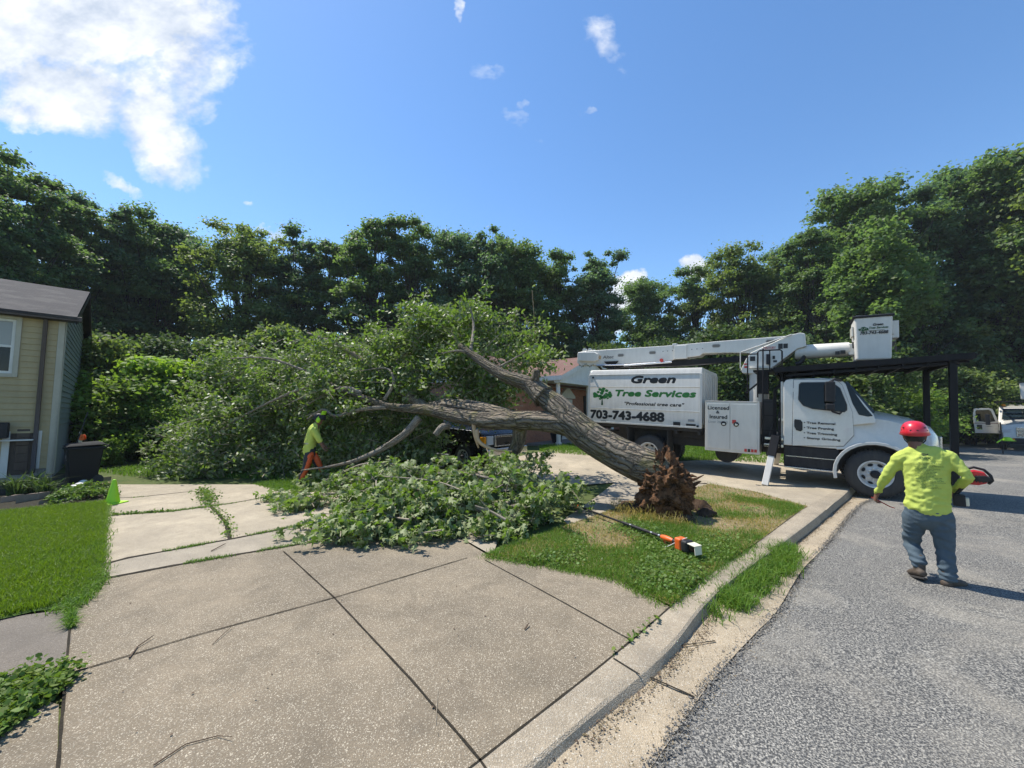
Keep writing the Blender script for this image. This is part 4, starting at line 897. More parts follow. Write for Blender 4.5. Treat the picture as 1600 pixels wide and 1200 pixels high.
cut_branch('dark leafy branch covering the left front of the pile', [(700, 800, .2), (640, 790, .35), (580, 790, .35), (545, 800, .2)], [[(640, 790, .35), (620, 805, .25), (590, 812, .2)], [(660, 795, .3), (680, 812, .15), (700, 820, .08)]], 3800, .17, 109)

for lab, pp, rd in (('bare pale forked stick lying on the front of the pile', [(640, 812, .3), (600, 806, .22), (560, 796, .3)], .016), ('long bare grey stick resting across the top of the pile', [(730, 770, .5), (680, 752, .62), (610, 745, .68), (560, 742, .55)], .018),
                    ('thin bare stick hanging over the front edge of the pile', [(690, 828, .22), (650, 835, .12), (616, 850, .03)], .012), ('broken stub of branch poking from the right of the pile', [(790, 812, .25), (765, 798, .35), (742, 790, .42)], .022),
                    ('thin crooked stick above the pile before the pickup', [(800, 745, .5), (770, 720, .8), (760, 700, 1.0)], .012), ('slim bare stick pointing up at the right of the pile', [(790, 770, .4), (800, 742, .7), (822, 722, .9)], .011)):
    m = MB(); P = [gp(*q) for q in pp]; m.tube(cat3(P, 4), list(np.linspace(rd, rd*.4, 4*(len(P)-1)+1)), 6); P2_ = cat3(P, 4); k = len(P2_)//2; e = P2_[k]+(P2_[-1]-P2_[0]).normalized()*.16+Vector((0, 0, .1)); m.tube([P2_[k], P2_[k].lerp(e, .6), e], [rd*.5, rd*.35, rd*.15], 5)
    tag(m.obj('bare_stick', M['twig'], smooth=True), lab, 'stick', 'bare sticks among the cut branches')
# ------------------------------------------------------------------ bucket truck (local x forward, y away from the camera, z up)
def wheel(parent, x, y0, y1, r, name='wheel', front=True, dual=False, steer=0):
    """near side wheel: outer face towards -y at y0"""
    root = empty(name, (x, 0, r), (0, 0, steer), parent)
    w_ = y1-y0; sgn = 1 if w_ > 0 else -1; a = y0; b = y1
    tr = r; rr_ = r*.56
    prof = [(rr_, a+sgn*.02), (rr_+.03, a), (tr*.86, a+sgn*.005), (tr*.95, a+sgn*.025), (tr, a+sgn*.06), (tr, a+(b-a)*.5-sgn*.01), (tr-.012, a+(b-a)*.5), (tr, a+(b-a)*.5+sgn*.01), (tr, b-sgn*.06), (tr*.95, b-sgn*.02), (tr*.8, b), (rr_, b-sgn*.02)]
    tm = MB().lathe(prof, n=48)
    for k in range(44):
        an = 2*PI*k/44
        for (u0, u1, tw) in ((.12, .45, .02), (.55, .88, -.02)):
            p0 = Vector((math.cos(an)*(tr+.004), a+(b-a)*u0, math.sin(an)*(tr+.004))); an2 = an+tw*2; p1 = Vector((math.cos(an2)*(tr+.004), a+(b-a)*u1, math.sin(an2)*(tr+.004)))
            tm.bar(p0, p1, .035, .016, up=(math.cos(an), 0, math.sin(an)))
    t_ = tm.obj('tyre', M['rubber'], root, angle=35)
    dish = .02 if front else .13
    rp_ = [(rr_+.005, a+sgn*.012), (rr_+.012, a-sgn*.004), (rr_-.02, a), (rr_-.035, a+sgn*.05), (rr_*.82, a+sgn*(.06+dish*.6)), (rr_*.62, a+sgn*(.02+dish)), (rr_*.3, a+sgn*dish), (0.001, a+sgn*dish)]
    rm = MB().lathe(rp_, n=40); rim = rm.obj('rim', M['rim'], root, angle=30)
    nb = MB()
    for k in range(10):
        an = 2*PI*k/10; c = (math.cos(an)*rr_*.42, a+sgn*(dish-.012), math.sin(an)*rr_*.42)
        nb.lathe([(.018, -.03*sgn), (.016, -.034*sgn), (.001, -.036*sgn)], (c[0], c[1]+.012*sgn, c[2]), n=6); nb.lathe([(.018, 0.), (.018, -.03*sgn)], (c[0], c[1]+.012*sgn, c[2]), n=6)
    nb.obj('wheel_nut', M['chrome'], rim, angle=30)
    hb = MB().lathe([(rr_*.3, a+sgn*dish), (rr_*.29, a+sgn*(dish-.06)), (rr_*.2, a+sgn*(dish-.08)), (.001, a+sgn*(dish-.082))], n=24); hb.obj('hub', M['black'], rim, angle=30)
    hh = MB()
    for k in range(8):
        an = 2*PI*(k+.5)/8; c = Vector((math.cos(an)*rr_*.72, a+sgn*(.028+dish*.78), math.sin(an)*rr_*.72)); e1 = Vector((math.cos(an), 0, math.sin(an))); e2 = Vector((-math.sin(an), 0, math.cos(an)))
        nrm_slope = Vector((0, -sgn*.010, 0))
        hh.add([c+e1*.028*math.cos(q)+e2*.048*math.sin(q)+nrm_slope+Vector((0, sgn*(-.028*math.cos(q)*-.9), 0)) for q in [2*PI*i/12 for i in range(12)]], [tuple(range(12))])
    hh.obj('hand_hole', M['ink'], rim)
    return root
TW = gp(1365, 779, -.1); TRZ = math.atan2(-.604, .797); TRY = R(2.4)
truck = empty('bucket_truck', TW, (0, TRY, TRZ))
tag(truck, 'white bucket truck with chip box lettered Green Tree Services and black overhead rack', 'truck')
TM = Matrix.Translation(TW) @ Matrix.Rotation(TRZ, 4, 'Z') @ Matrix.Rotation(TRY, 4, 'Y'); TMI = TM.inverted()
def L(px, py, yl=0.0):
    o = TMI @ Vector((0, 0, CAMH)); d = (TMI.to_3x3() @ ray(px, py)); k = (yl-o.y)/d.y; return (o.x+d.x*k, o.z+d.z*k)
for nm, a in (('boxTL', (922, 577)), ('boxBR', (1097, 671)), ('tbTL', (1101, 626)), ('tbBR', (1187, 711)), ('cabrear', (1224, 697)), ('roof', (1300, 588)), ('hoodfront', (1488, 672)), ('mast', (1490, 560)), ('rackL', (1225, 575)), ('rackR', (1533, 557)), ('cowl', (1353, 648))): print(nm, [round(v, 2) for v in L(*a)])
for nm, a in (('boomL', (905, 562)), ('boomR', (1260, 522)), ('elbow', (1160, 580)), ('bucketTL', (1335, 497)), ('bucketBR', (1395, 563)), ('ped', (1185, 620))): print(nm, [round(v, 2) for v in L(*a, 1.15)])
WY = 2.35
# chip box
bx0, bz1 = L(921, 578); bx1, _ = L(1097, 572); bz0 = 1.27; bz1 = 2.93
cb = MB(); ins = .13
prof = [(0.0, bz0), (0.0, bz1-.16), (.07, bz1), (WY-.07, bz1), (WY, bz1-.16), (WY, bz0)]
vv = [(x, y, z) for x in (bx0, bx1) for (y, z) in prof]; n = len(prof)
cb.add(vv, [tuple(range(n)), tuple(range(n, 2*n))[::-1]]+[(i, (i+1) % n, n+(i+1) % n, n+i) for i in range(n)])
box = cb.obj('chip_box', M['panel'], truck, bevel=.02)
rb = MB()
for z in (L(1000, 604.5)[1], L(1000, 640)[1]): rb.box(bx0+.03, bx1-.03, -.018, .01, z-.014, z+.014)
rb.box(bx0-.01, bx0+.05, -.02, .02, bz0+.02, bz1-.17); rb.box(bx1-.05, bx1+.01, -.02, .02, bz0, bz1-.17); rb.box(bx0, bx1, -.022, .01, bz0-.01, bz0+.04); rb.box(bx0+.02, bx1-.02, -.014, .03, bz1-.185, bz1-.15)
for k in range(7): y = .2+k*.32; rb.box(bx1-.01, bx1+.03, y, y+.07, bz0+.1, bz1-.1)
rb.obj('panel_rib', M['panel'], box, bevel=.006)
def TT(x, z, y=-.02, ry=0): return Matrix.Translation((x, y, z)) @ Matrix.Rotation(PI/2, 4, 'X') @ Matrix.Rotation(ry, 4, 'Z')
def side_text(body, a, b, h, mat, y=-.006, name='lettering', parent=truck, shear=0, bold=.0, space=1.0):
    """a,b: photo pixels of the baseline ends on the side plane"""
    x0, z0_ = L(a[0], a[1], y); x1, z1_ = L(b[0], b[1], y)
    return text_obj(body, h/.72, mat, TT(x0, (z0_+z1_)/2, y, 0), name, parent, shear, bold, space, x1-x0)
side_text('Green', (987, 599), (1055, 597), .205, M['ink'], shear=.22, bold=.02, parent=box)
side_text('Tree Services', (962, 620), (1087, 619), .185, M['greenink'], shear=.2, bold=.016, parent=box)
side_text('"Professional tree care"', (976, 634), (1069, 634), .095, M['ink'], shear=.2, bold=.005, parent=box)
side_text('703-743-4688', (923, 654), (1037, 657), .25, M['ink'], bold=.02, parent=box)
# tree emblem on the box
def emblem(cx, cz, s, y, parent, mat, trunkmat):
    rr = random.Random(3); m = MB()
    for k in range(38):
        a = rr.random()*2*PI; q = math.sqrt(rr.random()); x = cx+s*.5*q*math.cos(a); z = cz+s*.12+s*.3*q*math.sin(a)*(.8 if math.sin(a) < 0 else 1); r_ = s*rr.uniform(.055, .1); yy_ = y-.0004*k/38
        m.add([(x+r_*(1+.25*math.sin(5*t_))*math.cos(t_), yy_, z+r_*.75*math.sin(t_)) for t_ in [2*PI*i/14 for i in range(14)]], [tuple(range(14))])
    m.obj('tree_emblem', mat, parent)
    m = MB(); y2 = y-.0007
    m.add([(cx-s*.05, y2, cz-s*.42), (cx+s*.06, y2, cz-s*.42), (cx+s*.02, y2, cz-s*.1), (cx+s*.16, y2, cz+s*.14), (cx+s*.12, y2, cz+s*.14), (cx, y2, cz-s*.02), (cx-s*.14, y2, cz+s*.1), (cx-s*.17, y2, cz+s*.08), (cx-s*.02, y2, cz-s*.12)], [(0, 1, 2, 8), (2, 3, 4, 5), (2, 5, 8), (8, 5, 6, 7)])
    m.obj('tree_emblem_trunk', trunkmat, parent)
ex, ez = L(941, 620); emblem(ex, ez, .62, -.006, box, M['greenink'], M['darkgreenink'])
# small plates on the lower edge
for (a, b) in (((939, 657), (947, 661)), ((1052, 659), (1063, 666)), ((1072, 662), (1087, 666))):
    x0, z0_ = L(*a); x1, z1_ = L(*b); MB().box(x0, x1, -.012, 0, z1_, z0_).obj('data_plate', M['ink'], box)
pl = MB(); x0, z0_ = L(1075, 655); x1, z1_ = L(1085, 659); pl.box(x0, x1, -.01, 0, z1_, z0_).obj('data_plate', M['greyink'], box)
for a in ((1090, 666), (927, 590)): MB().lathe([(.03, 0), (.03, -.03), (.001, -.035)], (L(*a)[0], 0, L(*a)[1]), n=14).obj('marker_lamp', M['black'], box)
# chassis
ch = MB()
for y in (.75, 1.5): ch.box(bx0-.1, .7, y, y+.09, .72, .98)
ch.box(bx0+.05, bx1, .1, WY-.1, 1.16, 1.262); ch.box(-5.9, -3.2, .55, 1.8, .95, 1.16)
for x in (-6.4, -5.5, -4.1, -3.5): ch.box(x, x+.08, .06, WY-.06, 1.08, 1.17)
ch.box(-4.95, -4.65, .3, 2.0, .42, .66); ch.box(-.15, .1, .3, 2.0, .4, .6)
ch.box(bx0-.12, bx0+.1, .2, 2.1, .5, .62); ch.box(bx0-.05, bx0+.02, .5, .6, .6, 1.1); ch.box(bx0-.05, bx0+.02, 1.7, 1.8, .6, 1.1)
ch.lathe([(.001, 0), (.28, 0), (.28, 1.2), (.001, 1.2)], (-2.9, .75, .62), n=18)
ch.obj('chassis_frame', M['darkframe'], truck, bevel=.008)
mf = MB()
for x in (-5.42, -4.28): MB().box(x-.006, x+.006, .02, .62, .4, 1.15).obj('mud_flap', M['rubber'], truck)
for (x, y0, y1) in ((-4.81, .04, .30), (-4.81, .34, .60), (-4.81, 2.31, 2.05), (-4.81, 2.01, 1.75)): wheel(truck, x, y0, y1, .49, front=False, dual=True)
wheel(truck, .04, .06, .34, .51, steer=0); wheel(truck, .04, 2.29, 2.01, .51)
# tool cabinet
tx0, tz1 = L(1102, 627, -.04); tx1, _ = L(1187, 628, -.04); _, tz0 = L(1101, 703, -.04)
tb = MB().box(tx0, tx1, -.04, .58, tz0, tz1).obj('tool_cabinet', M['white'], truck, bevel=.012)
xm = lerp(tx0, tx1, .475)
for (u0, u1) in ((tx0+.05, xm-.012), (xm+.012, tx1-.05)):
    d_ = MB().box(u0, u1, -.056, -.03, tz0+.07, tz1-.05).obj('cabinet_door', M['white'], tb, bevel=.006)
    lx = u1-.13 if u0 < xm-.1 else u0+.13; lz = lerp(tz0, tz1, .56)
    MB().lathe([(.062, -.055), (.062, -.066), (.048, -.07), (.04, -.062), (.001, -.062)], (lx, 0, lz), n=20).obj('latch_ring', M['black'], d_, angle=30)
    MB().box(lx-.03, lx+.035, -.085, -.06, lz-.035, lz+.01).obj('latch_handle', M['chrome'], d_, bevel=.008)
side_text('Licensed', (1106, 640), (1139, 640), .10, M['ink'], y=-.060, parent=tb, bold=.004); side_text('&', (1119, 646), (1124, 646), .08, M['ink'], y=-.060, parent=tb, bold=.003)
side_text('Insured', (1109, 654), (1136, 654), .10, M['ink'], y=-.060, parent=tb, bold=.004); side_text('Lic# 20960', (1107, 661), (1137, 661), .062, M['greyink'], y=-.060, parent=tb)
def decal(a, b, y, mat, parent, name='decal', th=.002):
    x0, z0_ = L(*a, y); x1, z1_ = L(*b, y); return MB().box(x0, x1, y-th, y, z1_, z0_).obj(name, mat, parent)
decal((1144, 656), (1150, 662), -.058, M['redink'], tb)
for k in range(4): decal((1163+k*5.2, 701+k*.4), (1167+k*5.2, 706+k*.4), -.058, M['redink'] if k != 1 else M['ink'], tb, 'warning_decal')
decal((1162, 698), (1178, 699.4), -.058, M['redink'], tb, 'warning_decal')
MB().box(tx0, tx1, -.05, .6, tz1, tz1+.02).obj('cabinet_top', M['white'], tb, bevel=.004)
# underframe rail, ladder, steps
ld = MB(); lx0, _ = L(1192, 640, -.02); lx1, _ = L(1219, 640, -.02)
zt = L(1192, 575, -.02)[1]; zb = L(1192, 700, -.02)[1]
for x in (lx0, lx1): ld.tube([(x, -.02, zb), (x, -.02, L(1192, 628, -.02)[1])], .018, 8)
for py in (628, 649, 672, 696): z = L(1200, py, -.02)[1]; ld.bar((lx0, -.02, z), (lx1, -.02, z), .05, .022)
ld.tube([(lx0, -.02, L(1192, 628, -.02)[1]), (lx0, -.02, L(1192, 545, -.02)[1])], .016, 8)
ld.obj('ladder', M['blacksteel'], truck, smooth=True)
hr = MB(); x0, z1_ = L(1184, 548, .1); x1, _ = L(1222, 548, .1); z0_ = L(1184, 578, .1)[1]
hr.tube([(x0, .1, z0_-.7), (x0, .1, z1_-.04), (x0+.04, .1, z1_), (x1-.04, .1, z1_), (x1, .1, z1_-.04), (x1, .1, z0_-.25)], .018, 8)
xm2 = lerp(x0, x1, .5); hr.tube([(xm2, .1, z1_), (xm2, .1, z0_)], .014, 6)
hr.tube([(x0-.22, .1, z0_-.6), (x0-.22, .1, z1_-.12), (x0-.18, .1, z1_-.08), (x0, .1, z1_-.08)], .016, 6)
hr.box(x0-.1, x1+.1, .1, 1.2, z0_-.05, z0_); hr.box(x0, x0+.22, .12, .5, z0_-.6, z0_-.05); hr.bar((x0-.25, .12, z0_-.58), (x0+.2, .12, z0_-.15), .04, .04)
hr.bar((x0+.35, .3, z0_-.5), (x0+.75, .3, z0_-.05), .07, .07); hr.bar((x0+.35, .3, z0_-.5), (x0+.35, .3, 1.0), .07, .07)
hr.obj('access_platform', M['blacksteel'], truck, smooth=False)
gear = MB(); gx0, _ = L(1188, 640, .4); gx1, _ = L(1222, 640, .4)
gear.box(gx0, gx1+.1, .35, 2.0, .95, 1.2); gear.box(gx0+.05, gx0+.3, .3, .9, 1.2, 2.1); gear.box(gx0+.4, gx1+.05, .45, 1.0, 1.2, 1.75); gear.tube([(gx1-.05, .15, .9), (gx1-.05, .15, 1.7), (gx1, .3, 1.9)], .03, 8); gear.tube([(gx0+.15, .2, .7), (gx0+.2, .15, 1.2), (gx0+.3, .3, 1.6)], .02, 6)
gear.obj('hydraulic_unit', M['darkframe'], truck, bevel=.01)
gs = MB(); gs.box(gx0+.1, gx0+.5, .02, .3, .93, 1.0); gs.box(gx0+.12, gx0+.5, .04, .3, 1.1, 1.16); gs.lathe([(.001, 0), (.05, 0), (.05, .1), (.001, .1)], (gx0+.45, .06, 1.6), n=10); gs.obj('step_tread', M['chrome'], truck, bevel=.006)
# outriggers
def outrigger(y, ya, xo, far=False):
    g_ = MB(); top = L(1212, 698, y)
    xt = top[0]; zt_ = top[1]; foot = L(1195, 762, ya)
    a = Vector((xt, y, zt_+.25)); b = Vector((foot[0], ya, foot[1]+.05)); mid = a.lerp(b, .3)
    o1 = MB().bar(a, a.lerp(b, .42), .17, .17, up=(1, 0, 0)).obj('outrigger_sleeve', M['blacksteel'], truck, bevel=.01)
    leg = MB().bar(mid, b, .13, .13, up=(1, 0, 0)).obj('outrigger_leg', M['fiberglass'], truck, bevel=.01)
    pz = foot[1]
    MB().box(foot[0]-.3, foot[0]+.3, ya-.22, ya+.22, pz-.01, pz+.03).obj('ground_pad', M['rubber'], leg, bevel=.02)
    MB().box(foot[0]-.18, foot[0]+.18, ya-.12, ya+.12, pz+.031, pz+.05).obj('foot_plate', M['chrome'], leg, bevel=.01)
outrigger(-.02, -.5, 0)
# far outrigger stands mirrored
o1 = MB().bar((gx0+.35, 2.3, 1.15), (gx0+.3, 2.6, .6), .17, .17, up=(1, 0, 0)).obj('outrigger_sleeve', M['blacksteel'], truck, bevel=.01)
o2 = MB().bar((gx0+.32, 2.5, .75), (gx0+.2, 2.8, .08), .13, .13, up=(1, 0, 0)).obj('outrigger_leg', M['fiberglass'], truck, bevel=.01)
# cab
cx0, cz0 = L(1224, 697); 
def cabfn(x, y, z):   # gentle tumblehome + crowned roof
    u = (y/WY-.5)*2; k = max(0, (z-1.75)); yy_ = y-(1 if u > 0 else -1)*k*.07*abs(u)
    if z > 2.4: z -= .05*u*u
    return (x+(-.0), yy_, z)
rf = L(1300, 588)[1]
A1 = L(1318, 592); A2 = L(1342, 615); A3 = L(1366, 656)
cabp = [(cx0, 1.0), (cx0, rf-.10), (cx0+.05, rf-.02), (cx0+.14, rf), (A1[0]-.35, rf+.015), (A1[0]-.12, rf-.01), (A1[0], rf-.07), (lerp(A1[0], A3[0], .5), lerp(rf-.07, 1.79, .48)), (A3[0], 1.79), (A3[0]+.03, 1.62), (-.56, 1.5), (-.60, 1.0)]
cab = MB().prism(cabp, [0, .02, .1, .5, 1.17, 1.85, 2.25, 2.33, WY], cabfn).obj('cab', M['cabpaint'], truck, bevel=.035, seg=3)
def sidepoly(pts, y, th, mat, name, parent, fn=cabfn, bevel=0, local=False):
    P = [p if local else L(p[0], p[1], y) for p in pts]; mb = MB(); n = len(P)
    f3 = [fn(x, max(y, 0), z) for x, z in P] if fn else [(x, y, z) for x, z in P]
    off = y if y < 0 else 0
    a = [(q[0], q[1]+off-th, q[2]) for q in f3]; b = [(q[0], q[1]+off+.004, q[2]) for q in f3]
    mb.add(a+b, [tuple(range(n)), tuple(range(n, 2*n))[::-1]]+[(i, (i+1) % n, n+(i+1) % n, n+i) for i in range(n)])
    return mb.obj(name, mat, parent, bevel=bevel)
# door outline groove (thin dark line) and door panel
door_px = [(1240, 590), (1296, 589), (1309, 592), (1316, 598), (1332, 645), (1334, 680), (1318, 697), (1238, 696)]
door = sidepoly(door_px, 0, .012, M['cabpaint'], 'door', cab, bevel=.006)
win_px = [(1250, 598), (1253, 595), (1290, 594.5), (1303, 597), (1312, 607), (1322, 632), (1322, 640), (1318, 643), (1270, 638), (1256, 633), (1249, 624)]
def grow(P, k): c = (sum(p[0] for p in P)/len(P), sum(p[1] for p in P)/len(P)); return [(c[0]+(p[0]-c[0])*k, c[1]+(p[1]-c[1])*k) for p in P]
gvs = sidepoly(grow(door_px, 1.012), 0, .004, M['darkframe'], 'door_gap', cab)
sidepoly(grow(win_px, 1.05), 0, .016, M['rubber'], 'window_seal', door); wn = sidepoly(win_px, 0, .019, M['glass'], 'window', door)
sidepoly([(1241, 657), (1242, 655), (1251, 656), (1254, 660), (1254, 672), (1251, 674), (1244, 672), (1241, 666)], 0, .016, M['ink'], 'door_handle', door)
for i, s_ in enumerate(('Tree Removal', 'Tree Pruning', 'Tree Trimming', 'Stump Grinding')):
    y_ = (662, 670, 678.5, 686.5)[i]; side_text('\u2022 '+s_, (1256, y_), ((1305, 1303, 1308, 1313)[i], y_+1.6), .05, M['ink'], y=-.016, parent=door, bold=.003)
# windscreen
sc_ = MB()
def wsp(u, y): x = lerp(A1[0]+.01, A3[0]-.0, u); z = lerp(rf-.09, 1.81, u); return x, y, z
pa = []
for (u, y) in ((.04, .2), (.04, WY-.2), (.97, WY-.1), (.97, .1)): x, y, z = wsp(u, y); pa.append((x+.045, y, z+.03))
pb = [(x-.04, y, z-.04) for x, y, z in pa]; sc_.add(pa+pb, [(0, 1, 2, 3), (4, 5, 6, 7), (0, 1, 5, 4), (1, 2, 6, 5), (2, 3, 7, 6), (3, 0, 4, 7)]); sc_.obj('windscreen', M['wglass'], cab)
sidepoly([(1322, 597), (1327, 597), (1350, 634), (1364, 650), (1356, 651), (1342, 648), (1332, 630)], 0, .006, M['glass'], 'quarter_glass', cab)
# mirror
mx, mz = L(1297, 625, -.22); mr = MB(); mr.box(mx-.09, mx+.09, -.3, -.2, L(1297, 620, -.25)[1]-.12, L(1297, 596, -.25)[1]); mo = mr.obj('mirror', M['black'], cab, bevel=.03, seg=3)
MB().box(mx-.08, mx+.08, -.31, -.21, L(1297, 641, -.25)[1], L(1297, 641, -.25)[1]+.15).obj('lower_mirror', M['black'], mo, bevel=.03, seg=3)
ma = MB(); ma.tube([(mx, -.25, mz-.2), (mx+.05, -.2, mz-.26), (mx+.17, -.06, mz-.3), (mx+.2, .0, mz-.26)], .022, 8); ma.tube([(mx, -.25, L(1297, 597, -.25)[1]), (mx+.08, -.2, L(1300, 592, -.2)[1]), (mx+.2, .05, L(1300, 592, -.2)[1]-.02)], .028, 8); ma.obj('mirror_arm', M['black'], mo, smooth=True)
# hood: side profile with wheel arch, narrowing to the front
hf = L(1486, 672); ar = .66; wz = .5
arch = [(.04+ar*math.cos(a), wz+ar*math.sin(a)) for a in [PI*k/14 for k in range(0, 15)]]
hx = hf[0]
hood = [(hx-.02, .72), (hx+.03, 1.0), (hx, 1.36), (hx-.12, 1.50), (hx-.45, 1.66), (.25, 1.75), (-.1, 1.80), (A3[0]-.05, 1.83), (-.62, 1.80), (-.62, .72)]+[p for p in arch[::-1] if p[0] < .72]
hoodp = [(hx-.02, .72), (hx+.03, 1.0), (hx, 1.36), (hx-.12, 1.50), (hx-.45, 1.66), (.25, 1.75), (-.1, 1.80), (-.60, 1.80), (-.61, .98)]+[p for p in arch[::-1] if p[1] > .98]+[(.04+ar, .72)]
def hoodfn(x, y, z):
    u = (y/WY-.5)*2; f = max(0, min(1, (x+.1)/(hx+.1)))
    top = max(0, (z-1.30))/.5; s = 1-.26*f*f-.10*top*(1 if z > 1.4 else .3)
    if z > 1.45: z += .14*(1-u*u)*(1-.4*f)-.07*abs(u)**6
    x2 = x-.22*abs(u)**3*f*f
    return (x2, WY/2+(y-WY/2)*s, z)
hd = MB().prism(hoodp, [0, .05, .14, .35, .7, 1.175, 1.65, 2.0, 2.21, 2.30, WY], hoodfn).obj('bonnet', M['cabpaint'], truck, bevel=.03, seg=3)
fl = MB()   # flared arch lip
for (yy0, yy1, sg) in ((-.03, .06, 1),):
    arc = [(.04+q*math.cos(a), wz+q*math.sin(a)) for q, aa in ((ar-.01, range(-1, 16)), (ar+.055, range(15, -2, -1))) for a in [PI*k/14 for k in aa]]
    fl.prism(arc, [yy0, yy1])
    MB().prism(arc, [WY-.06, WY+.03]).obj('fender_lip', M['cabpaint'], hd, bevel=.012)
fl.obj('fender_lip', M['cabpaint'], hd, bevel=.012)
wl = MB(); arc = [(.04+q*math.cos(a), wz+q*math.sin(a)) for q, aa in ((ar-.03, range(0, 15)), (ar-.012, range(14, -1, -1))) for a in [PI*k/14 for k in aa]]
wl.prism(arc, [.0, .5]); wl.box(-.6, .7, .5, 1.9, .62, 1.1); wl.prism([(.04+.62*math.cos(a), wz+.62*math.sin(a)) for a in [PI*k/14 for k in range(15)]], [.42, .45]); wl.obj('wheel_well', M['darkframe'], hd)
for yy_ in (.10,):
    hl = MB(); P = [(hx-.50, 1.30), (hx-.22, 1.36), (hx-.1, 1.28), (hx-.08, 1.10), (hx-.3, 1.10)]
    f3 = [hoodfn(x, 0, z) for x, z in P]; a = [(q[0]+.02, q[1]-.012, q[2]) for q in f3]; b = [(q[0], q[1]+.03, q[2]) for q in f3]; k = len(P)
    hl.add(a+b, [tuple(range(k))]+[(i, (i+1) % k, k+(i+1) % k, k+i) for i in range(k)]); hl.obj('headlight', M['headlens'], hd)
bp = MB().box(hx-.05, hx+.14, .2, WY-.2, .42, .76).obj('bumper', M['chrome'], truck, bevel=.03)
MB().box(hx-.02, hx+.03, .75, 1.6, .85, 1.38).obj('grille', M['chrome'], hd, bevel=.02)
# skirt, steps under the door
sx0, _ = L(1226, 700, .02); sx1, sz = L(1311, 735, .02)
sk = MB().box(sx0-.02, sx1, .04, .5, .5, .985).obj('side_skirt', M['black'], truck, bevel=.02)
MB().box(sx0, sx1-.02, -.02, .2, .47, .50).obj('step_tread', M['chrome'], sk, bevel=.006)
MB().box(sx0+.02, sx1-.03, .02, .05, .74, .755).obj('step_edge', M['chrome'], sk)
MB().box(cx0-.06, cx0-.0, .15, 2.2, 1.0, rf-.1).obj('cab_back', M['cabpaint'], cab, bevel=.02)
# overhead black rack
z0r = L(1225, 580, 0)[1]; z1r = L(1490, 562, 0)[1]; xr0 = L(1205, 577, 0)[0]; xr1 = L(1529, 557, 0)[0]
def zr(x): return lerp(z0r, z1r, (x-L(1225, 580)[0])/(L(1490, 562)[0]-L(1225, 580)[0]))
rk = MB()
for y in (0, .55, 1.17, 1.8, 2.3): rk.bar((xr0+.05, y, zr(xr0)+.02), (xr1 if 0 < y < 2.3 else xr1-.12, y, zr(xr1)+.02), .05, .09)
nsl = 30
for k in range(nsl):
    x = lerp(xr0+.05, xr1-.05, k/(nsl-1)); rk.bar((x, -.02, zr(x)+.078), (x, WY, zr(x)+.078), .1 if x > .75 else .122, .02)
for k in range(9):
    x = lerp(xr0+.1, xr1-.3, k/8); rk.bar((x, .0, zr(x)-.05), (x, WY-.05, zr(x)-.05), .04, .06)
rk.box(xr0+.02, xr1-.1, -.03, -.005, 0, 0) if False else None
rk.bar((xr0+.05, -.025, zr(xr0)+.05), (xr1-.05, -.025, zr(xr1)+.05), .02, .12); rk.bar((xr0+.3, .06, zr(xr0)-.09), (xr1-.4, .06, zr(xr1)-.09), .05, .05)
rk.bar((xr1-.04, 0, zr(xr1)+.05), (xr1-.04, WY, zr(xr1)+.05), .03, .1)
rko = rk.obj('overhead_rack', M['blacksteel'], truck)
xp = L(1490, 640, .08)[0]
for y in (.08, 2.2):
    MB().bar((xp, y, .35), (xp, y, zr(xp)), .11, .11, up=(0, 1, 0)).obj('rack_post', M['blacksteel'], truck, bevel=.008)
MB().bar((xp, .08, .62), (xp, 2.2, .62), .1, .1).bar((hx-.3, .5, .62), (xp, .5, .62), .08, .08).bar((hx-.3, 1.85, .62), (xp, 1.85, .62), .08, .08).obj('rack_brace', M['blacksteel'], truck)
for y in (.3, 2.0): MB().bar((xr0+.2, y, 1.0), (xr0+.2, y, zr(xr0)), .08, .08, up=(0, 1, 0)).obj('rack_post', M['blacksteel'], truck)
# pedestal, turret and booms
yc = 1.15
p0 = L(1186, 625, yc); p1 = L(1186, 573, yc); pr = .23
MB().lathe([(.001, 1.0), (pr, 1.0), (pr, p1[1]-.08), (pr+.1, p1[1]-.06), (pr+.1, p1[1]), (.001, p1[1])], (p0[0], yc, 0), axis='Z', n=28).obj('pedestal', M['white'], truck, angle=35)
def bp_(px, py): return L(px, py, yc-.22)
tp_ = [bp_(*p) for p in ((1160, 583), (1157, 578), (1166, 560), (1173, 551), (1232, 524), (1250, 519.5), (1258, 521), (1260, 541), (1246, 545), (1210, 572), (1204, 576), (1182, 577), (1180, 584))]
tur = MB().prism(tp_, [yc-.22, yc-.16, yc+.16, yc+.22]).obj('turret', M['white'], truck, bevel=.02)
hp = MB().tube([Vector((*bp_(1157, 576), 0)).xzy + Vector((0, yc-.25, 0)), Vector((*bp_(1157, 552), 0)).xzy+Vector((0, yc-.25, 0)), Vector((*bp_(1159, 550), 0)).xzy+Vector((0, yc-.25, 0)), Vector((*bp_(1237, 523), 0)).xzy+Vector((0, yc-.25, 0))], .014, 6).obj('hose_guard', M['white'], tur, smooth=True)
def tdecal(a, b, mat, par, name, y=None):
    y = (yc-.22) if y is None else y
    x0, z0_ = L(*a, y); x1, z1_ = L(*b, y); return MB().box(x0, x1, y-.006, y+.002, z1_, z0_).obj(name, mat, par)
for a, b in (((1216, 537), (1223, 545)), ((1224, 537), (1231, 544)), ((1172, 557), (1180, 564)), ((1207, 556), (1211, 561)), ((1208, 563), (1214, 566))): tdecal(a, b, M['ink'], tur, 'warning_decal')
for a, b in (((1162, 568), (1167, 570)), ((1163, 572), (1167, 575))): tdecal(a, b, M['redink'], tur, 'warning_decal')
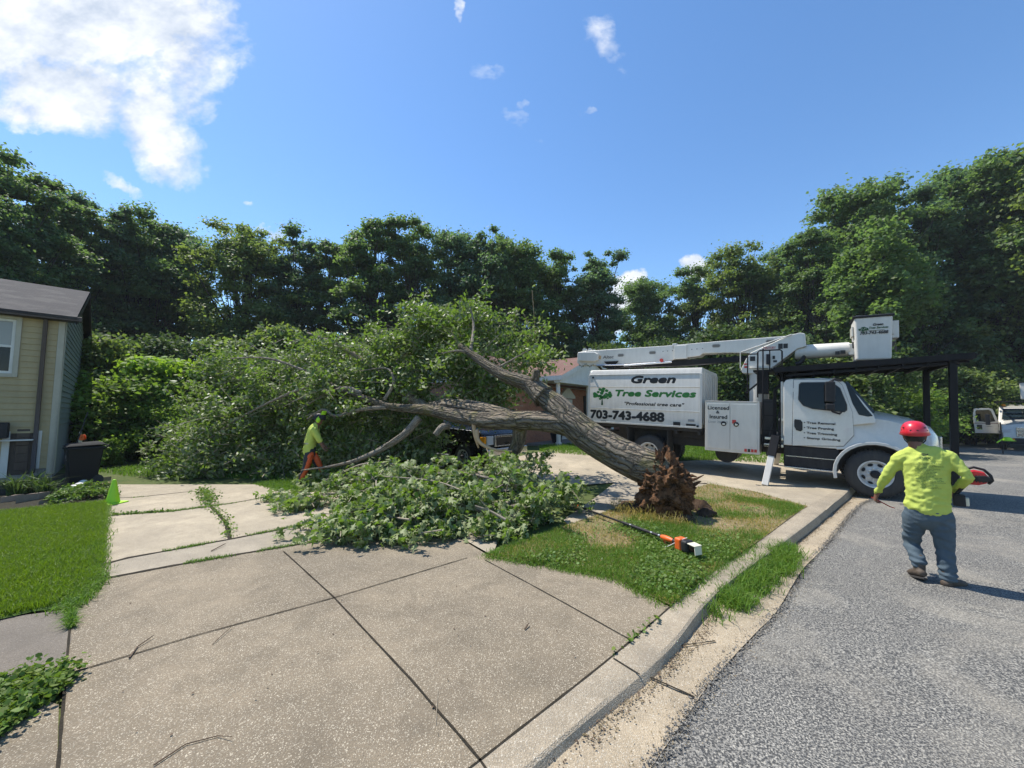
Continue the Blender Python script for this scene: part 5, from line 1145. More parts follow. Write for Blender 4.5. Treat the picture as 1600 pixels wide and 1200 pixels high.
MB().box(L(1197, 553, yc-.3)[0], L(1203, 553, yc-.3)[0], yc-.28, yc-.2, L(1200, 569, yc-.3)[1], L(1200, 553, yc-.3)[1]).obj('control_box', M['black'], tur, bevel=.01)
x0, z0_ = L(1192, 546, yc-.23); x1, _ = L(1212, 546, yc-.23); text_obj('CENTURY', .1, M['redink'], TT(x0, z0_, yc-.228), 'lettering', tur, 0, .001, 1, (x1-x0))
# upper boom: tapered box with oval openings
ub = [bp_(*p) for p in ((902, 551), (910, 548.5), (1040, 540), (1120, 533), (1236, 524), (1250, 522), (1236, 543), (1180, 552), (1140, 551), (1098, 552), (1093, 556), (1060, 560), (1052, 562), (1045, 564), (960, 570), (905, 571), (901, 566))]
boom = MB().prism(ub, [yc-.2, yc-.14, yc+.14, yc+.2]).obj('upper_boom', M['white'], truck, bevel=.018)
def oval(px, py, rx, rz, y, mat, name, par):
    x, z = L(px, py, y); m = MB(); k = 20
    P = [(x+(rx-rz)*(1 if math.cos(a) > 0 else -1)+rz*math.cos(a), z+rz*math.sin(a)) for a in [2*PI*(i+.5)/k for i in range(k)]]; m.prism(P, [y-.005, y+.004]); return m.obj(name, mat, par)
holemat = pmat('boom_opening', (.16, .15, .13), .6); ringmat = pmat('boom_opening_rim', (.45, .44, .41), .5)
for (px, py) in ((970, 554.8), (1019.5, 550.8), (1119, 540), (1204, 533)):
    oval(px, py, .12, .062, yc-.199, ringmat, 'opening_rim', boom); oval(px, py+.3, .098, .042, yc-.203, holemat, 'boom_opening', boom)
x0, z0_ = L(942, 560.5, yc-.2); x1, _ = L(959, 560.5, yc-.2); text_obj('Altec', .15, M['ink'], TT(x0, z0_, yc-.207), 'lettering', boom, .12, .001, .95, x1-x0)
x0, z0_ = L(934, 561, yc-.2); lm = pmat('maker_mark_tan', (.45, .27, .1), .5); m = MB()
for k in range(3): m.box(x0+k*.045, x0+k*.045+.032, yc-.206, yc-.2, z0_-.01, z0_+.13-.012*k)
m.obj('maker_mark', lm, boom)
bl = MB()
for px in (1036, 1043, 1051, 1081, 1089, 1098): x, z = L(px, 549-(px-1036)*.07, yc-.2); bl.lathe([(.014, -.002), (.012, -.01), (.001, -.012)], (x, yc-.2, z), n=8)
bl.obj('boom_bolt', M['black'], boom)
en = MB(); a = L(902, 559, yc-.28); b = L(931, 558, yc-.28)
en.prism([L(*p, yc-.3) for p in ((903, 550), (929, 550), (934, 553), (934, 563), (928, 565), (904, 564), (902, 560), (902, 553))], [yc-.31, yc-.28, yc+.28, yc+.31]).obj('boom_end_cover', M['white'], boom, bevel=.03, seg=3)
kn = MB()
for px, py, r_ in ((912, 547, .07), (920, 546.5, .06), (926, 548, .05)): x, z = L(px, py, yc-.2); kn.lathe([(.001, -.06), (r_, -.06), (r_, .06), (.001, .06)], (x, yc-.1, z), n=14)
kn.obj('boom_tip_roller', M['white'], boom, angle=30)
ck = MB(); rr = random.Random(2)
for k in range(9): x, z = L(906+k*2.6, 570+2*math.sin(k*1.3), yc-.2); ck.lathe([(.012, -.03), (.03, -.03), (.03, .0), (.012, .0)], (x, yc-.18, z-.02), n=8)
ck.obj('hose_coupling', M['chrome'], boom, angle=30)
cl_ = MB(); x0 = L(1056, 545, yc)[0]; x1 = L(1076, 545, yc)[0]; cl_.box(x0, x1, yc-.235, yc+.235, L(1060, 561, yc-.2)[1], L(1060, 540, yc-.2)[1]); cl_.obj('boom_collar', M['palecream'] if False else M['white'], boom, bevel=.015)
x0 = L(1053, 538, yc)[0]; MB().box(x0, x0+.13, yc-.2, yc+.2, L(1056, 545, yc-.2)[1], L(1056, 536.5, yc-.2)[1]).obj('boom_lug', M['white'], boom, bevel=.015)
# lower boom, lying beneath
lb = [bp_(*p) for p in ((938, 569), (1098, 560), (1175, 554), (1178, 563), (1100, 568), (1060, 571), (940, 574))]
MB().prism(lb, [yc-.14, yc+.14]).obj('lower_boom', M['blacksteel'], truck, bevel=.01)
cr = MB(); cr.prism([L(*p, yc-.2) for p in ((944, 565), (967, 564), (962, 570), (960, 577), (951, 577), (949, 570))], [yc-.25, yc+.25]); cr.box(L(948, 575, yc)[0], L(964, 575, yc)[0], yc-.35, yc+.35, bz1, bz1+.1); cr.obj('boom_cradle', M['blacksteel'], truck, bevel=.01)
cyl = MB(); a = L(975, 571, yc-.25); b = L(1050, 565.5, yc-.25); cyl.tube([(a[0], yc-.25, a[1]), (b[0], yc-.25, b[1])], .035, 10); a = L(932, 571, yc-.25); b = L(975, 570, yc-.25); cyl.tube([(a[0], yc-.25, a[1]), (b[0], yc-.25, b[1])], .028, 8)
cyl.obj('hydraulic_cylinder', M['chrome'], truck, smooth=True)
x, z = L(1034, 563, yc-.26); MB().lathe([(.001, 0), (.055, 0), (.055, .03), (.001, .03)], (x, yc-.3, z), n=16).obj('red_marker', M['redink'], truck, angle=30)
hs_ = MB(); hp_ = [L(*p, yc-.1) for p in ((1247, 543), (1253, 548), (1256, 557), (1251, 566), (1243, 569))]; hs_.tube([(x, yc-.1, z) for x, z in cat3([Vector((*p, 0)) for p in hp_], 4) and [(q.x, q.y) for q in cat3([Vector((*p, 0)) for p in hp_], 4)]], .05, 10); hs_.obj('hose_bundle', M['black'], truck, smooth=True)
a = L(1242, 549, yc); b = L(1327, 545.5, yc); up = MB(); 
ic = MB(); zc0 = a[1]; ic.tube([(a[0], yc, a[1]-.03), (lerp(a[0], b[0], .02), yc, a[1]-.03), (b[0], yc, b[1])], [.17, .185, .17], 20); ic.obj('insulated_boom', M['fiberglass'], truck, angle=40)
MB().box(b[0]-.03, b[0]+.34, yc-.15, yc+.15, b[1]-.17, b[1]+.13).obj('boom_tip', M['white'], truck, bevel=.03)
MB().box(b[0]+.04, b[0]+.36, yc-.16, yc+.16, b[1]-.01, b[1]+.16).obj('boom_tip_cover', M['black'], truck, bevel=.02)
tdecal((1305, 549), (1312, 554), M['ink'], truck, 'warning_decal', yc-.18); tdecal((1313, 547.5), (1321, 552.5), M['ink'], truck, 'warning_decal', yc-.18)
# bucket
q0 = L(1334.5, 499, yc-.5); q1 = L(1395.5, 489, yc-.5); qb = L(1338, 563, yc-.5); qb1 = L(1394, 561, yc-.5)
bk = MB(); y0, y1 = yc-.5, yc+.3
top = [(q0[0], y0, (q0[1]+q1[1])/2), (q1[0], y0, (q0[1]+q1[1])/2), (q1[0], y1, (q0[1]+q1[1])/2), (q0[0], y1, (q0[1]+q1[1])/2)]
bot = [(qb[0], y0+.03, (qb[1]+qb1[1])/2), (qb1[0], y0+.03, (qb[1]+qb1[1])/2), (qb1[0], y1-.03, (qb[1]+qb1[1])/2), (qb[0], y1-.03, (qb[1]+qb1[1])/2)]
bk.add(bot+top, [(0, 1, 2, 3), (0, 1, 5, 4), (1, 2, 6, 5), (2, 3, 7, 6), (3, 0, 4, 7), (4, 5, 6, 7)]); bko = bk.obj('bucket', M['fiberglass'], truck, bevel=.05, seg=4)
zt_ = top[0][2]
MB().box(q0[0]-.03, q1[0]+.03, y0-.03, y1+.03, zt_-.02, zt_+.035).obj('bucket_rim', M['black'], bko, bevel=.02)
cvm = MB(); o = 0; vv = []; 
for i in range(13):
    for j in range(9):
        x = lerp(q0[0]-.02, q1[0]+.02, i/12); y = lerp(y0-.02, y1+.02, j/8); vv.append((x, y, zt_+.045+.03*mnoise.noise(Vector((x*5, y*5, 2)))+.02*mnoise.noise(Vector((x*13, y*13, 5)))+(0 if 0 < i < 12 and 0 < j < 8 else -.05)))
cvm.add(vv, [(i*9+j, (i+1)*9+j, (i+1)*9+j+1, i*9+j+1) for i in range(12) for j in range(8)]); cvm.obj('bucket_cover', M['black'], bko, smooth=True)
st = MB()
for x in (q0[0]-.035, q1[0]+.0): st.box(x, x+.035, y0+.15, y1-.25, zt_-.42, zt_-.18)
st.box(q1[0]-.02, q1[0]+.12, y0+.2, y1-.2, zt_-.5, zt_-.1); st.obj('bucket_step', M['white'], bko, bevel=.008)
yb = y0-.004+.01
x0, z_ = L(1364, 509, yb); x1, _ = L(1380, 509, yb); text_obj('Green', .08, M['ink'], TT(x0, z_, y0-.003), 'lettering', bko, .25, .003, 1, x1-x0)
x0, z_ = L(1358, 514, yb); x1, _ = L(1388, 514, yb); text_obj('Tree Services', .07, M['darkgreenink'], TT(x0, z_, y0-.003+.001), 'lettering', bko, .25, .002, 1, x1-x0)
x0, z_ = L(1344, 523, yb); x1, _ = L(1388, 522, yb); text_obj('703-743-4688', .1, M['ink'], TT(x0, z_, y0-.002+.001), 'lettering', bko, .2, .003, 1, x1-x0)
ex, ez = L(1349, 514, yb); emblem(ex, ez-.03, .17, y0-.003, bko, M['darkgreenink'], M['darkgreenink'])
x0, z_ = L(1356, 517, yb); MB().box(x0, x0+.28, y0-.002, y0+.01, z_, z_+.007).obj('print_line', M['ink'], bko)
# ------------------------------------------------------------------ houses
def frame(loc, xdir):
    a = math.atan2(xdir[1], xdir[0]); m = Matrix.Translation(loc) @ Matrix.Rotation(a, 4, 'Z'); return m, m.inverted(), a
def onplane(MI, px, py, yl):
    o = MI @ Vector((0, 0, CAMH)); d = MI.to_3x3() @ ray(px, py); k = (yl-o.y)/d.y; return o.x+d.x*k, o.z+d.z*k
def onplanex(MI, px, py, xl):
    o = MI @ Vector((0, 0, CAMH)); d = MI.to_3x3() @ ray(px, py); k = (xl-o.x)/d.x; return o.y+d.y*k, o.z+d.z*k
def siding(name, c, c2, lap=.19):
    def fn(t, b):
        p = objc(t); n = t.noise(t.map(p, (1.5, 1.5, .6)), 2, 7, .65); g = t.noise(p, 26, 4, .6)
        t.put(b.inputs['Base Color'], t.mix(t.m('MULTIPLY', g, .25), t.mix(t.ramp(n, [(.4, 0.), (.75, 1.)]), c, c2), col2(c, .6)))
    return pmat(name, c, .6, fn=fn)
M['creamtrim'] = siding('cream_trim', (.45, .42, .33), (.34, .31, .24)); M['yellow'] = siding('yellow_siding', (.41, .325, .17), (.31, .25, .13)); M['shadegrey'] = siding('shade_grey_siding', (.25, .265, .225), (.18, .19, .165))  # side wall siding: greenish grey with the wall's shade put into its colour
def shingle_fn(c1, c2, c3):
    def fn(t, b):
        p = objc(t); n = t.new('ShaderNodeTexBrick'); t.put(n.inputs['Vector'], t.map(p, (1, 1.15, 0))); n.inputs['Scale'].default_value = 4; n.inputs['Mortar Size'].default_value = .012
        n.inputs['Color1'].default_value = c1+(1,); n.inputs['Color2'].default_value = c2+(1,); n.inputs['Mortar'].default_value = col2(c1, .4)+(1,)
        s = t.ramp(t.noise(p, 1.3, 7, .7), [(.5, 0.), (.68, .7)]); g = t.noise(p, 40, 4, .7)
        t.put(b.inputs['Base Color'], t.mix(t.m('MULTIPLY', g, .5), t.mix(s, n.outputs[0], c3), col2(c1, .5))); t.put(b.inputs['Normal'], t.bump(g, .6, .01))
    return fn
M['roofdark'] = pmat('weathered_shingles', (.05, .045, .045), .95, fn=shingle_fn((.035, .031, .031), (.045, .04, .039), (.13, .12, .105)))
M['roofred'] = pmat('brown_red_shingles', (.16, .08, .06), .95, fn=shingle_fn((.17, .085, .065), (.2, .11, .085), (.24, .15, .12)))
def brickfn(t, b):
    p = objc(t); n = t.new('ShaderNodeTexBrick'); cx = t.new('ShaderNodeCombineXYZ'); sp = t.new('ShaderNodeSeparateXYZ'); t.put(sp.inputs[0], p); t.put(cx.inputs[0], t.m('ADD', sp.outputs[0], sp.outputs[1])); t.put(cx.inputs[1], sp.outputs[2])
    t.put(n.inputs['Vector'], cx.outputs[0]); n.inputs['Scale'].default_value = 4.4; n.inputs['Mortar Size'].default_value = .02; n.inputs['Color1'].default_value = (.36, .13, .06, 1); n.inputs['Color2'].default_value = (.26, .085, .045, 1); n.inputs['Mortar'].default_value = (.33, .27, .21, 1)
    t.put(b.inputs['Base Color'], n.outputs[0]); t.put(b.inputs['Normal'], t.bump(n.outputs[1], -.5, .01))
M['brick'] = pmat('orange_brick', (.35, .15, .08), .9, fn=brickfn)
M['foundation'] = pmat('grey_foundation', (.24, .24, .24), .9, fn=dirty((.24, .24, .23), .6, 4))
# yellow house: local x runs along the facade away from the corner toward camera-left, y goes back
hc = gp(81, 747, 0); xd = Vector((-.70, -.715, 0)).normalized(); 
HM, HMI, ha = frame(hc, xd); # local y = rotate x by +90
# with x=-t', rotating +90 gives y = (.694,-.72): towards the viewer, so use -y as depth
yh = empty('house', hc, (0, 0, ha)); tag(yh, 'two storey yellow sided house with dark shingle roof at the left edge', 'house')
EZ = 4.38; LEN = 11; DEP = 7.8
def lap_wall(name, x0, x1, z0_, z1_, mat, parent, holes=(), yv=0.0, nrm=1, lap=.155):
    m = MB(); z = z0_
    while z < z1_-.01:
        zt = min(z+lap, z1_); segs = [(x0, x1)]
        for (a, b, c, d) in holes:
            if c < (z+zt)/2 < d:
                segs = [q for s in segs for q in (((s[0], min(s[1], a)), (max(s[0], b), s[1])) if a < s[1] and b > s[0] else (s,)) if q[1] > q[0]+.001]
        for (a, b) in segs: m.add([(a, yv+nrm*.022, z), (b, yv+nrm*.022, z), (b, yv+nrm*.002, zt), (a, yv+nrm*.002, zt), (a, yv, z), (b, yv, z)], [(0, 1, 2, 3), (0, 1, 5, 4)])
        z = zt
    return m.obj(name, mat, parent)
w0 = onplane(HMI, 27, 500, 0); w1 = onplane(HMI, 27, 584, 0); wx1 = w0[0]; wz1 = w0[1]; wz0 = w1[1]; wx2 = wx1+1.35
d0 = onplane(HMI, 57, 673, 0); d1 = onplane(HMI, 17, 673, 0); dz1 = d0[1]; dxa = d0[0]; dxb = d1[0]
lap_wall('front_wall', 0, LEN, .28, EZ-.02, M['yellow'], yh, [(wx1, wx2, wz0, wz1), (dxa, dxb, 0, dz1)], 0, 1)
MB().box(-.0, LEN, -.30, -.03, 0, EZ-.02).box(.0, LEN, -.03, -.005, 0, .28).obj('foundation', M['foundation'], yh)
MB().box(dxa, dxb, -.03, .004, .15, dz1).obj('basement_door', pmat('dark_garage_door', (.035, .022, .015), .6, fn=dirty((.035, .022, .015), .3, 6)), yh)
dm = MB()
for k in range(5): z = lerp(.2, dz1, k/5)+.06; dm.box(dxa+.1, dxb-.1, .004, .016, z, z+.2)
dm.obj('door_panel_row', M['gutter'], yh, bevel=.01)
MB().box(dxa-.1, dxa, -.01, .035, .28, dz1+.0).box(dxb, dxb+.12, -.01, .035, .1, dz1).obj('door_trim', M['trimwhite'], yh)
fr = MB(); 
for (a, b, c, d) in ((wx1-.09, wx1, wz0-.09, wz1+.09), (wx2, wx2+.09, wz0-.09, wz1+.09), (wx1, wx2, wz1, wz1+.09), (wx1, wx2, wz0-.09, wz0)): fr.box(a, b, -.02, .05, c, d)
wf = fr.obj('window', M['creamtrim'], yh, bevel=.008)
fr = MB(); zm = lerp(wz0, wz1, .5)
for (a, b, c, d) in ((wx1, wx1+.06, wz0, wz1), (wx2-.06, wx2, wz0, wz1), (wx1+.06, wx2-.06, wz1-.06, wz1), (wx1+.06, wx2-.06, wz0, wz0+.06), (wx1+.06, wx2-.06, zm-.03, zm+.03)): fr.box(a, b, -.04, .015, c, d)
fr.obj('sash', M['trimwhite'], wf); MB().box(wx1+.06, wx2-.06, -.035, -.02, wz0+.06, zm-.03).obj('pane', M['glass'], wf); MB().box(wx1+.06, wx2-.06, -.035, -.02, zm+.03, wz1-.06).obj('pane', pmat('blind_pane', (.22, .22, .2), .15, spec=.7), wf)
MB().box(-.02, .11, -.02, .035, .12, EZ-.1).box(-.035, -.02, -.16, .035, .12, EZ-.1).obj('corner_trim', M['creamtrim'], yh, bevel=.01)
gd = MB(); gd.tube([(.33, .12, EZ-.12), (.33, .08, EZ-.3), (.33, .07, 2), (.33, .07, .35), (.33, .16, .2)], .058, 4); gd.box(-.32, LEN, .16, .30, EZ-.16, EZ-.03); gd.obj('gutter', M['gutter'], yh, bevel=.01)
# side gable wall, plane x=0 facing -x ; y negative = back
sw = MB(); RZ = EZ+1.5; ym = -DEP/2; z = 1.42
while z < RZ-.05:
    zt = z+.155
    def yr(zz): return (0, -DEP) if zz <= EZ-.05 else ((ym)*(zz-EZ+.05)/(RZ-EZ+.05), -DEP-(ym)*(zz-EZ+.05)/(RZ-EZ+.05))
    a0, b0 = yr(z); a1, b1 = yr(min(zt, RZ))
    sw.add([(-.024, a0-.1 if z < EZ else a0, z), (-.024, b0, z), (-.004, b1, zt), (-.004, a1-.1 if z < EZ else a1, zt), (-.0, a0, z), (0, b0, z)], [(0, 1, 2, 3), (0, 1, 5, 4)]); z = zt
sw.obj('side_wall', M['shadegrey'], yh)
sw = MB().add([(0, 0, 0), (0, -DEP, 0), (0, -DEP, EZ), (0, ym, RZ), (0, 0, EZ), (.1, 0, 0), (.1, -DEP, 0), (.1, -DEP, EZ), (.1, ym, RZ), (.1, 0, EZ)], [(0, 1, 2, 3, 4), (5, 6, 7, 8, 9), (1, 6, 7, 2)]).obj('side_foundation', M['foundation'], yh)
rf_ = MB(); ov = .32; ex_ = -.22; pitch_ = (RZ+.08-(EZ))/(-ym)
for (ya, yb, za, zb) in ((ov, ym, EZ-.02-ov*0.0-.02, RZ+.1), (ym, -DEP-ov, RZ+.1, EZ-.04)):
    rf_.add([(ex_, ya, za), (LEN, ya, za), (LEN, yb, zb), (ex_, yb, zb), (ex_, ya, za-.07), (LEN, ya, za-.07), (LEN, yb, zb-.07), (ex_, yb, zb-.07)], [(0, 1, 2, 3), (4, 5, 6, 7), (0, 1, 5, 4), (3, 2, 6, 7), (0, 3, 7, 4)])
rfo = rf_.obj('roof', M['roofdark'], yh)
fs = MB()
for (ya, yb, za, zb) in ((ov, ym, EZ-.04, RZ+.1), (ym, -DEP-ov, RZ+.1, EZ-.04)): fs.add([(ex_-.02, ya, za-.02), (ex_-.02, yb, zb-.02), (ex_-.02, yb, zb-.2), (ex_-.02, ya, za-.2), (ex_+.02, ya, za-.2), (ex_+.02, yb, zb-.2)], [(0, 1, 2, 3), (2, 3, 4, 5)])
fs.add([(ex_, .0, EZ-.17), (LEN, 0, EZ-.17), (LEN, .2, EZ-.17), (ex_, .2, EZ-.17)], [(0, 1, 2, 3)])
fs.obj('rake_board', M['gutter'], rfo)
# meter / lamp on facade at the very left, hose etc.
bxp, bzp = onplane(HMI, 2, 676, .3); MB().box(bxp-.1, bxp+.25, .1, .3, bzp-.15, bzp+.25).obj('wall_box', M['black'], yh, bevel=.02)
MB().box(bxp-.5, bxp+.3, .1, .25, bzp-.22, bzp-.19).obj('shelf_rail', M['trimwhite'], yh)
# wheeled bin
bn = empty('wheeled_bin', gp(127, 757, 0), (0, 0, R(-35))); bn.scale = (.8, .8, .95); tag(bn, 'black wheeled rubbish bin beside the corner of the yellow house', 'bin')
b_ = MB(); wB, wT, dB, dT, hB = .27, .36, .28, .38, .98
b_.add([(-wB, -dB, .05), (wB, -dB, .05), (wB, dB, .05), (-wB, dB, .05), (-wT, -dT, hB), (wT, -dT, hB), (wT, dT, hB), (-wT, dT, hB)], [(0, 1, 2, 3), (0, 1, 5, 4), (1, 2, 6, 5), (2, 3, 7, 6), (3, 0, 4, 7), (4, 5, 6, 7)]); b_.obj('bin_body', M['bin'], bn, bevel=.035, seg=3)
MB().box(-wT-.03, wT+.03, -dT-.02, dT+.03, hB-.08, hB-.02).obj('bin_rim', M['bin'], bn, bevel=.015)
ld_ = MB().add([(-wT-.03, -dT-.04, hB), (wT+.03, -dT-.04, hB), (wT+.03, dT+.04, hB+.03), (-wT-.03, dT+.04, hB+.03), (-wT+.08, -dT+.06, hB+.07), (wT-.08, -dT+.06, hB+.07), (wT-.08, dT-.05, hB+.1), (-wT+.08, dT-.05, hB+.1)], [(0, 1, 2, 3), (0, 1, 5, 4), (1, 2, 6, 5), (2, 3, 7, 6), (3, 0, 4, 7), (4, 5, 6, 7)]).obj('bin_lid', pmat('bin_lid_grey', (.012, .013, .014), .8, spec=.2), bn, bevel=.02, seg=3)
MB().tube([(-wT+.02, dT+.02, hB-.05), (-wT+.02, dT+.1, hB), (wT-.02, dT+.1, hB), (wT-.02, dT+.02, hB-.05)], .018, 8).obj('bin_handle', M['bin'], bn, smooth=True)
for x in (-.3, .27): MB().lathe([(.001, 0), (.11, 0), (.12, .02), (.12, .05), (.001, .05)], (x-.01, .3, .12), axis='X', n=20).obj('bin_wheel', M['rubber'], bn, angle=30)
lg = MB(); z = .72; y = -.352
lg.lathe([(.05, -.003), (.05, -.006), (.04, -.006), (.04, -.003)], (0, y, z), n=20); lg.box(-.03, .03, y-.008, y-.003, z-.012, z-.002); lg.box(-.012, .012, y-.008, y-.003, z-.03, z+.03); lg.obj('bin_emblem', M['greyink'], bn)
MB().box(-.07, .07, y+.005, y+.012, z-.085, z-.07).obj('bin_print_line', M['greyink'], bn)
# tools leaning at the corner
lt = gp(106, 752, 0); tr_ = empty('garden_rake', lt); tag(tr_, 'long handled garden tool leaning on the house corner behind the bin', 'garden tool')
MB().tube([(0, .25, .05), (.02, .1, .9), (-.02, .35, 1.75)], .014, 6).obj('handle', M['black'], tr_, smooth=True); MB().box(-.12, .12, .2, .26, 0, .08).obj('tool_head', M['black'], tr_, bevel=.01)
sp_ = empty('cable_reel', gp(103, 752, 0)+Vector((.05, .25, .4))); sp_.scale = (.6, .6, .6); tag(sp_, 'orange cable reel standing behind the bin against the foundation', 'cable reel')
MB().lathe([(.02, -.02), (.13, -.03), (.13, -.045), (.02, -.045)], (0, 0, 1.15), n=20).lathe([(.02, .03), (.13, .03), (.13, .045), (.02, .045)], (0, 0, 1.15), n=20).obj('reel_flange', M['orange'], sp_, angle=30)
MB().lathe([(.06, -.03), (.08, -.03), (.08, .03), (.06, .03)], (0, 0, 1.15), n=20).obj('coil', M['orange'], sp_, angle=30); MB().box(-.12, -.09, -.03, .03, 0, 1.4).box(-.04, -.02, -.03, .03, .0, 1.05).obj('stand', M['palecream'], sp_)
# timber/stone edging round the bed
rr = random.Random(8)
for i, (a, b, wd, hgt, lab) in enumerate((((0, 786), (22, 783), .16, .1, 'weathered stone slab at the left edge of the planting bed'), ((24, 787), (58, 781), .2, .13, 'broad thick stone slab on the planting bed edge'), ((60, 789), (80, 785), .14, .06, 'narrow flat tan stone beside the broad slab'),
                                   ((83, 787), (110, 783), .12, .05, 'thin pale stone along the lawn edge'), ((128, 764), (157, 762), .25, .08, 'flat reddish stone in front of the bin'), ((147, 755), (160, 753), .2, .1, 'small pale block right of the bin foot'))):
    pa_, pb_ = gp(*a, 0), gp(*b, 0); m = MB(); d = (pb_-pa_); n = 7; o = []
    for s_ in (0, 1):
        for k in range(n): u = k/(n-1); q = pa_.lerp(pb_, u); w_ = wd*(.8+.3*rr.random()); o += [(q.x, q.y, s_*hgt+.02*rr.random()*s_), (q.x+rr.uniform(-.02, .02), q.y+w_, s_*hgt+.015*rr.random()*s_)]
    m.v = o; k2 = 2*n; m.f = [tuple([2*k, 2*k+2, 2*k+3, 2*k+1]) for k in range(n-1)]+[tuple([k2+2*k, k2+2*k+2, k2+2*k+3, k2+2*k+1]) for k in range(n-1)]+[(2*k, 2*k+2, k2+2*k+2, k2+2*k) for k in range(n-1)]+[(2*k+1, 2*k+3, k2+2*k+3, k2+2*k+1) for k in range(n-1)]+[(0, 1, k2+1, k2), (2*n-2, 2*n-1, k2+2*n-1, k2+2*n-2)]
    tag(m.obj('edging_stone', pmat('edging_stone_%d' % i, (.3, .24, .18), .9, fn=dirty((.32, .25, .19) if i != 4 else (.33, .2, .13), .7, 12, .5, 30)), bevel=.012), lab, 'stone', 'stones edging the planting bed')
bags = MB(); 
for k, (x, y) in enumerate(((116, 762), (124, 760), (130, 757))): c = gp(x, y, .06); bags.ball(c, .1, 10, 7, (1.2, .8, .7+.2*k))
tag(bags.obj('white_cloth', M['trimwhite'], smooth=True), 'crumpled white cloth lying in front of the bin', 'cloth')
# bed plants
pr_ = make_bush(21, .4, .28, M['weed'], .07, 800, 12, 'bed_plant')
def strap_plant(seed, lab, x, y):
    r = np.random.default_rng(seed); q = r.normal(0, .05, (110, 2)); (a, _), t3 = blades(q, np.zeros(110), .42, .025, 1.2, seed); root = empty('strap_leaf_plant', gp(x, y, 0)); tag(root, lab, 'plant', 'strap leaved plants in the shaded bed'); link('leaves', npmesh('leaves', [a, t3]), M['leafD'], root)
strap_plant(51, 'strap leaved plant below the downspout in the bed', 72, 775); strap_plant(52, 'strap leaved plant at the far left of the bed', 22, 775); strap_plant(53, 'strap leaved plant between the door and the stone slab', 50, 770)
for i, (x, y, s, lab) in enumerate(((118, 777, 1.0, 'low leafy plant in front of the wheeled bin'), (140, 780, .8, 'low leafy plant beside the lime cone'), (100, 783, .7, 'small leafy plant at the stone edging'), (150, 768, .7, 'leafy plant between the bin and the cone'))):
    o = pr_ if i == 0 else copy_tree(pr_); o.location = gp(x, y, 0); o.rotation_euler.z = i*1.9; o.scale = (s,)*3; tag(o, lab, 'plant', 'low plants in the bed')
# lime cone
cn = empty('traffic_cone', gp(176, 787, 0)); tag(cn, 'lime green traffic cone at the edge of the lawn', 'traffic cone')
MB().lathe([(.001, .46), (.022, .455), (.03, .44), (.105, .03), (.12, .025), (.12, .02)], (0, 0, 0), axis='Z', n=28).obj('cone_body', M['cone'], cn, angle=35)
MB().box(-.16, .16, -.16, .16, 0, .025).obj('cone_base', M['cone'], cn, bevel=.012)
MB().add([(.055, -.05, .12), (.07, -.045, .12), (.05, -.033, .24), (.038, -.038, .24)], [(0, 1, 2, 3)]).add([(.048, -.036, .245), (.056, -.03, .245), (.04, -.026, .3), (.03, -.03, .3)], [(0, 1, 2, 3)]).obj('cone_marking', M['ink'], cn)
# brick house
bc = dp(875, 694, 17); bc.z = .3
tdir = Vector((.604, .797, 0)); BM_, BMI, ba = frame(bc, tdir)
bh = empty('house', bc, (0, 0, ba)); tag(bh, 'orange brick house with white porch and red brown roof behind the truck', 'house')
# local: x along t, y = rotate90 -> (-.797,.604) = back. porch at y 0..1.7, wall plane y=1.7
BE = 2.95; wy = 1.7; X0, X1 = -1.6, 12
MB().box(X0, X1, wy, wy+7, -.4, BE).obj('wall', M['brick'], bh)
MB().box(-.15, 6.2, -.1, wy, -.4, .02).obj('porch_floor', M['foundation'], bh)
for x in (0.05, 3, 6): MB().tube([(x, .1, 0), (x, .1, .12), (x, .1, .13), (x, .1, BE-.12), (x, .1, BE-.11), (x, .1, BE)], [.14, .14, .1, .09, .13, .13], 16).obj('porch_column', M['trimwhite'], bh, angle=35)
mr_ = MB(); 
mr_.add([(X0-.3, wy-.35, BE-.03), (X1, wy-.35, BE-.03), (X1, wy+3.5, BE+1.6), (X0-.3, wy+3.5, BE+1.6), (X1, wy+7.4, BE-.03), (X0-.3, wy+7.4, BE-.03)], [(0, 1, 2, 3), (3, 2, 4, 5)])
mr_.add([(X0-.3, wy-.35, BE-.2), (X1, wy-.35, BE-.2), (X0-.3, wy-.35, BE-.03), (X1, wy-.35, BE-.03)], [(0, 1, 3, 2)]); mr_.obj('main_roof', M['roofred'], bh)
MB().box(X0-.3, X1, wy-.33, wy, BE-.2, BE-.12).add([(X0, wy, BE), (X0, wy+7, BE), (X0, wy+3.5, BE+1.5)], [(0, 1, 2)]).obj('soffit', M['trimwhite'], bh)
pr2 = MB(); rz_ = 1.25
pr2.add([(-.3, -.3, BE+.02), (3, -.3, BE+rz_), (6.3, -.3, BE+.02), (-.3, wy+2.2, BE+.02), (3, wy+2.9, BE+rz_), (6.3, wy+2.2, BE+.02), (-.3, -.3, BE+.1), (3, -.3, BE+rz_+.08), (6.3, -.3, BE+.1), (-.3, wy+2.2, BE+.1), (3, wy+2.9, BE+rz_+.08), (6.3, wy+2.2, BE+.1)],
        [(6, 7, 10, 9), (7, 8, 11, 10), (0, 3, 9, 6)]); pr2.obj('porch_roof', M['roofred'], bh)
pg_ = MB().add([(-.2, -.12, BE), (6.2, -.12, BE), (3, -.12, BE+rz_-.12)], [(0, 1, 2)]).box(-.25, 6.25, -.2, .12, BE-.2, BE).box(-.05, 6.05, .12, wy, BE-.08, BE-.02)
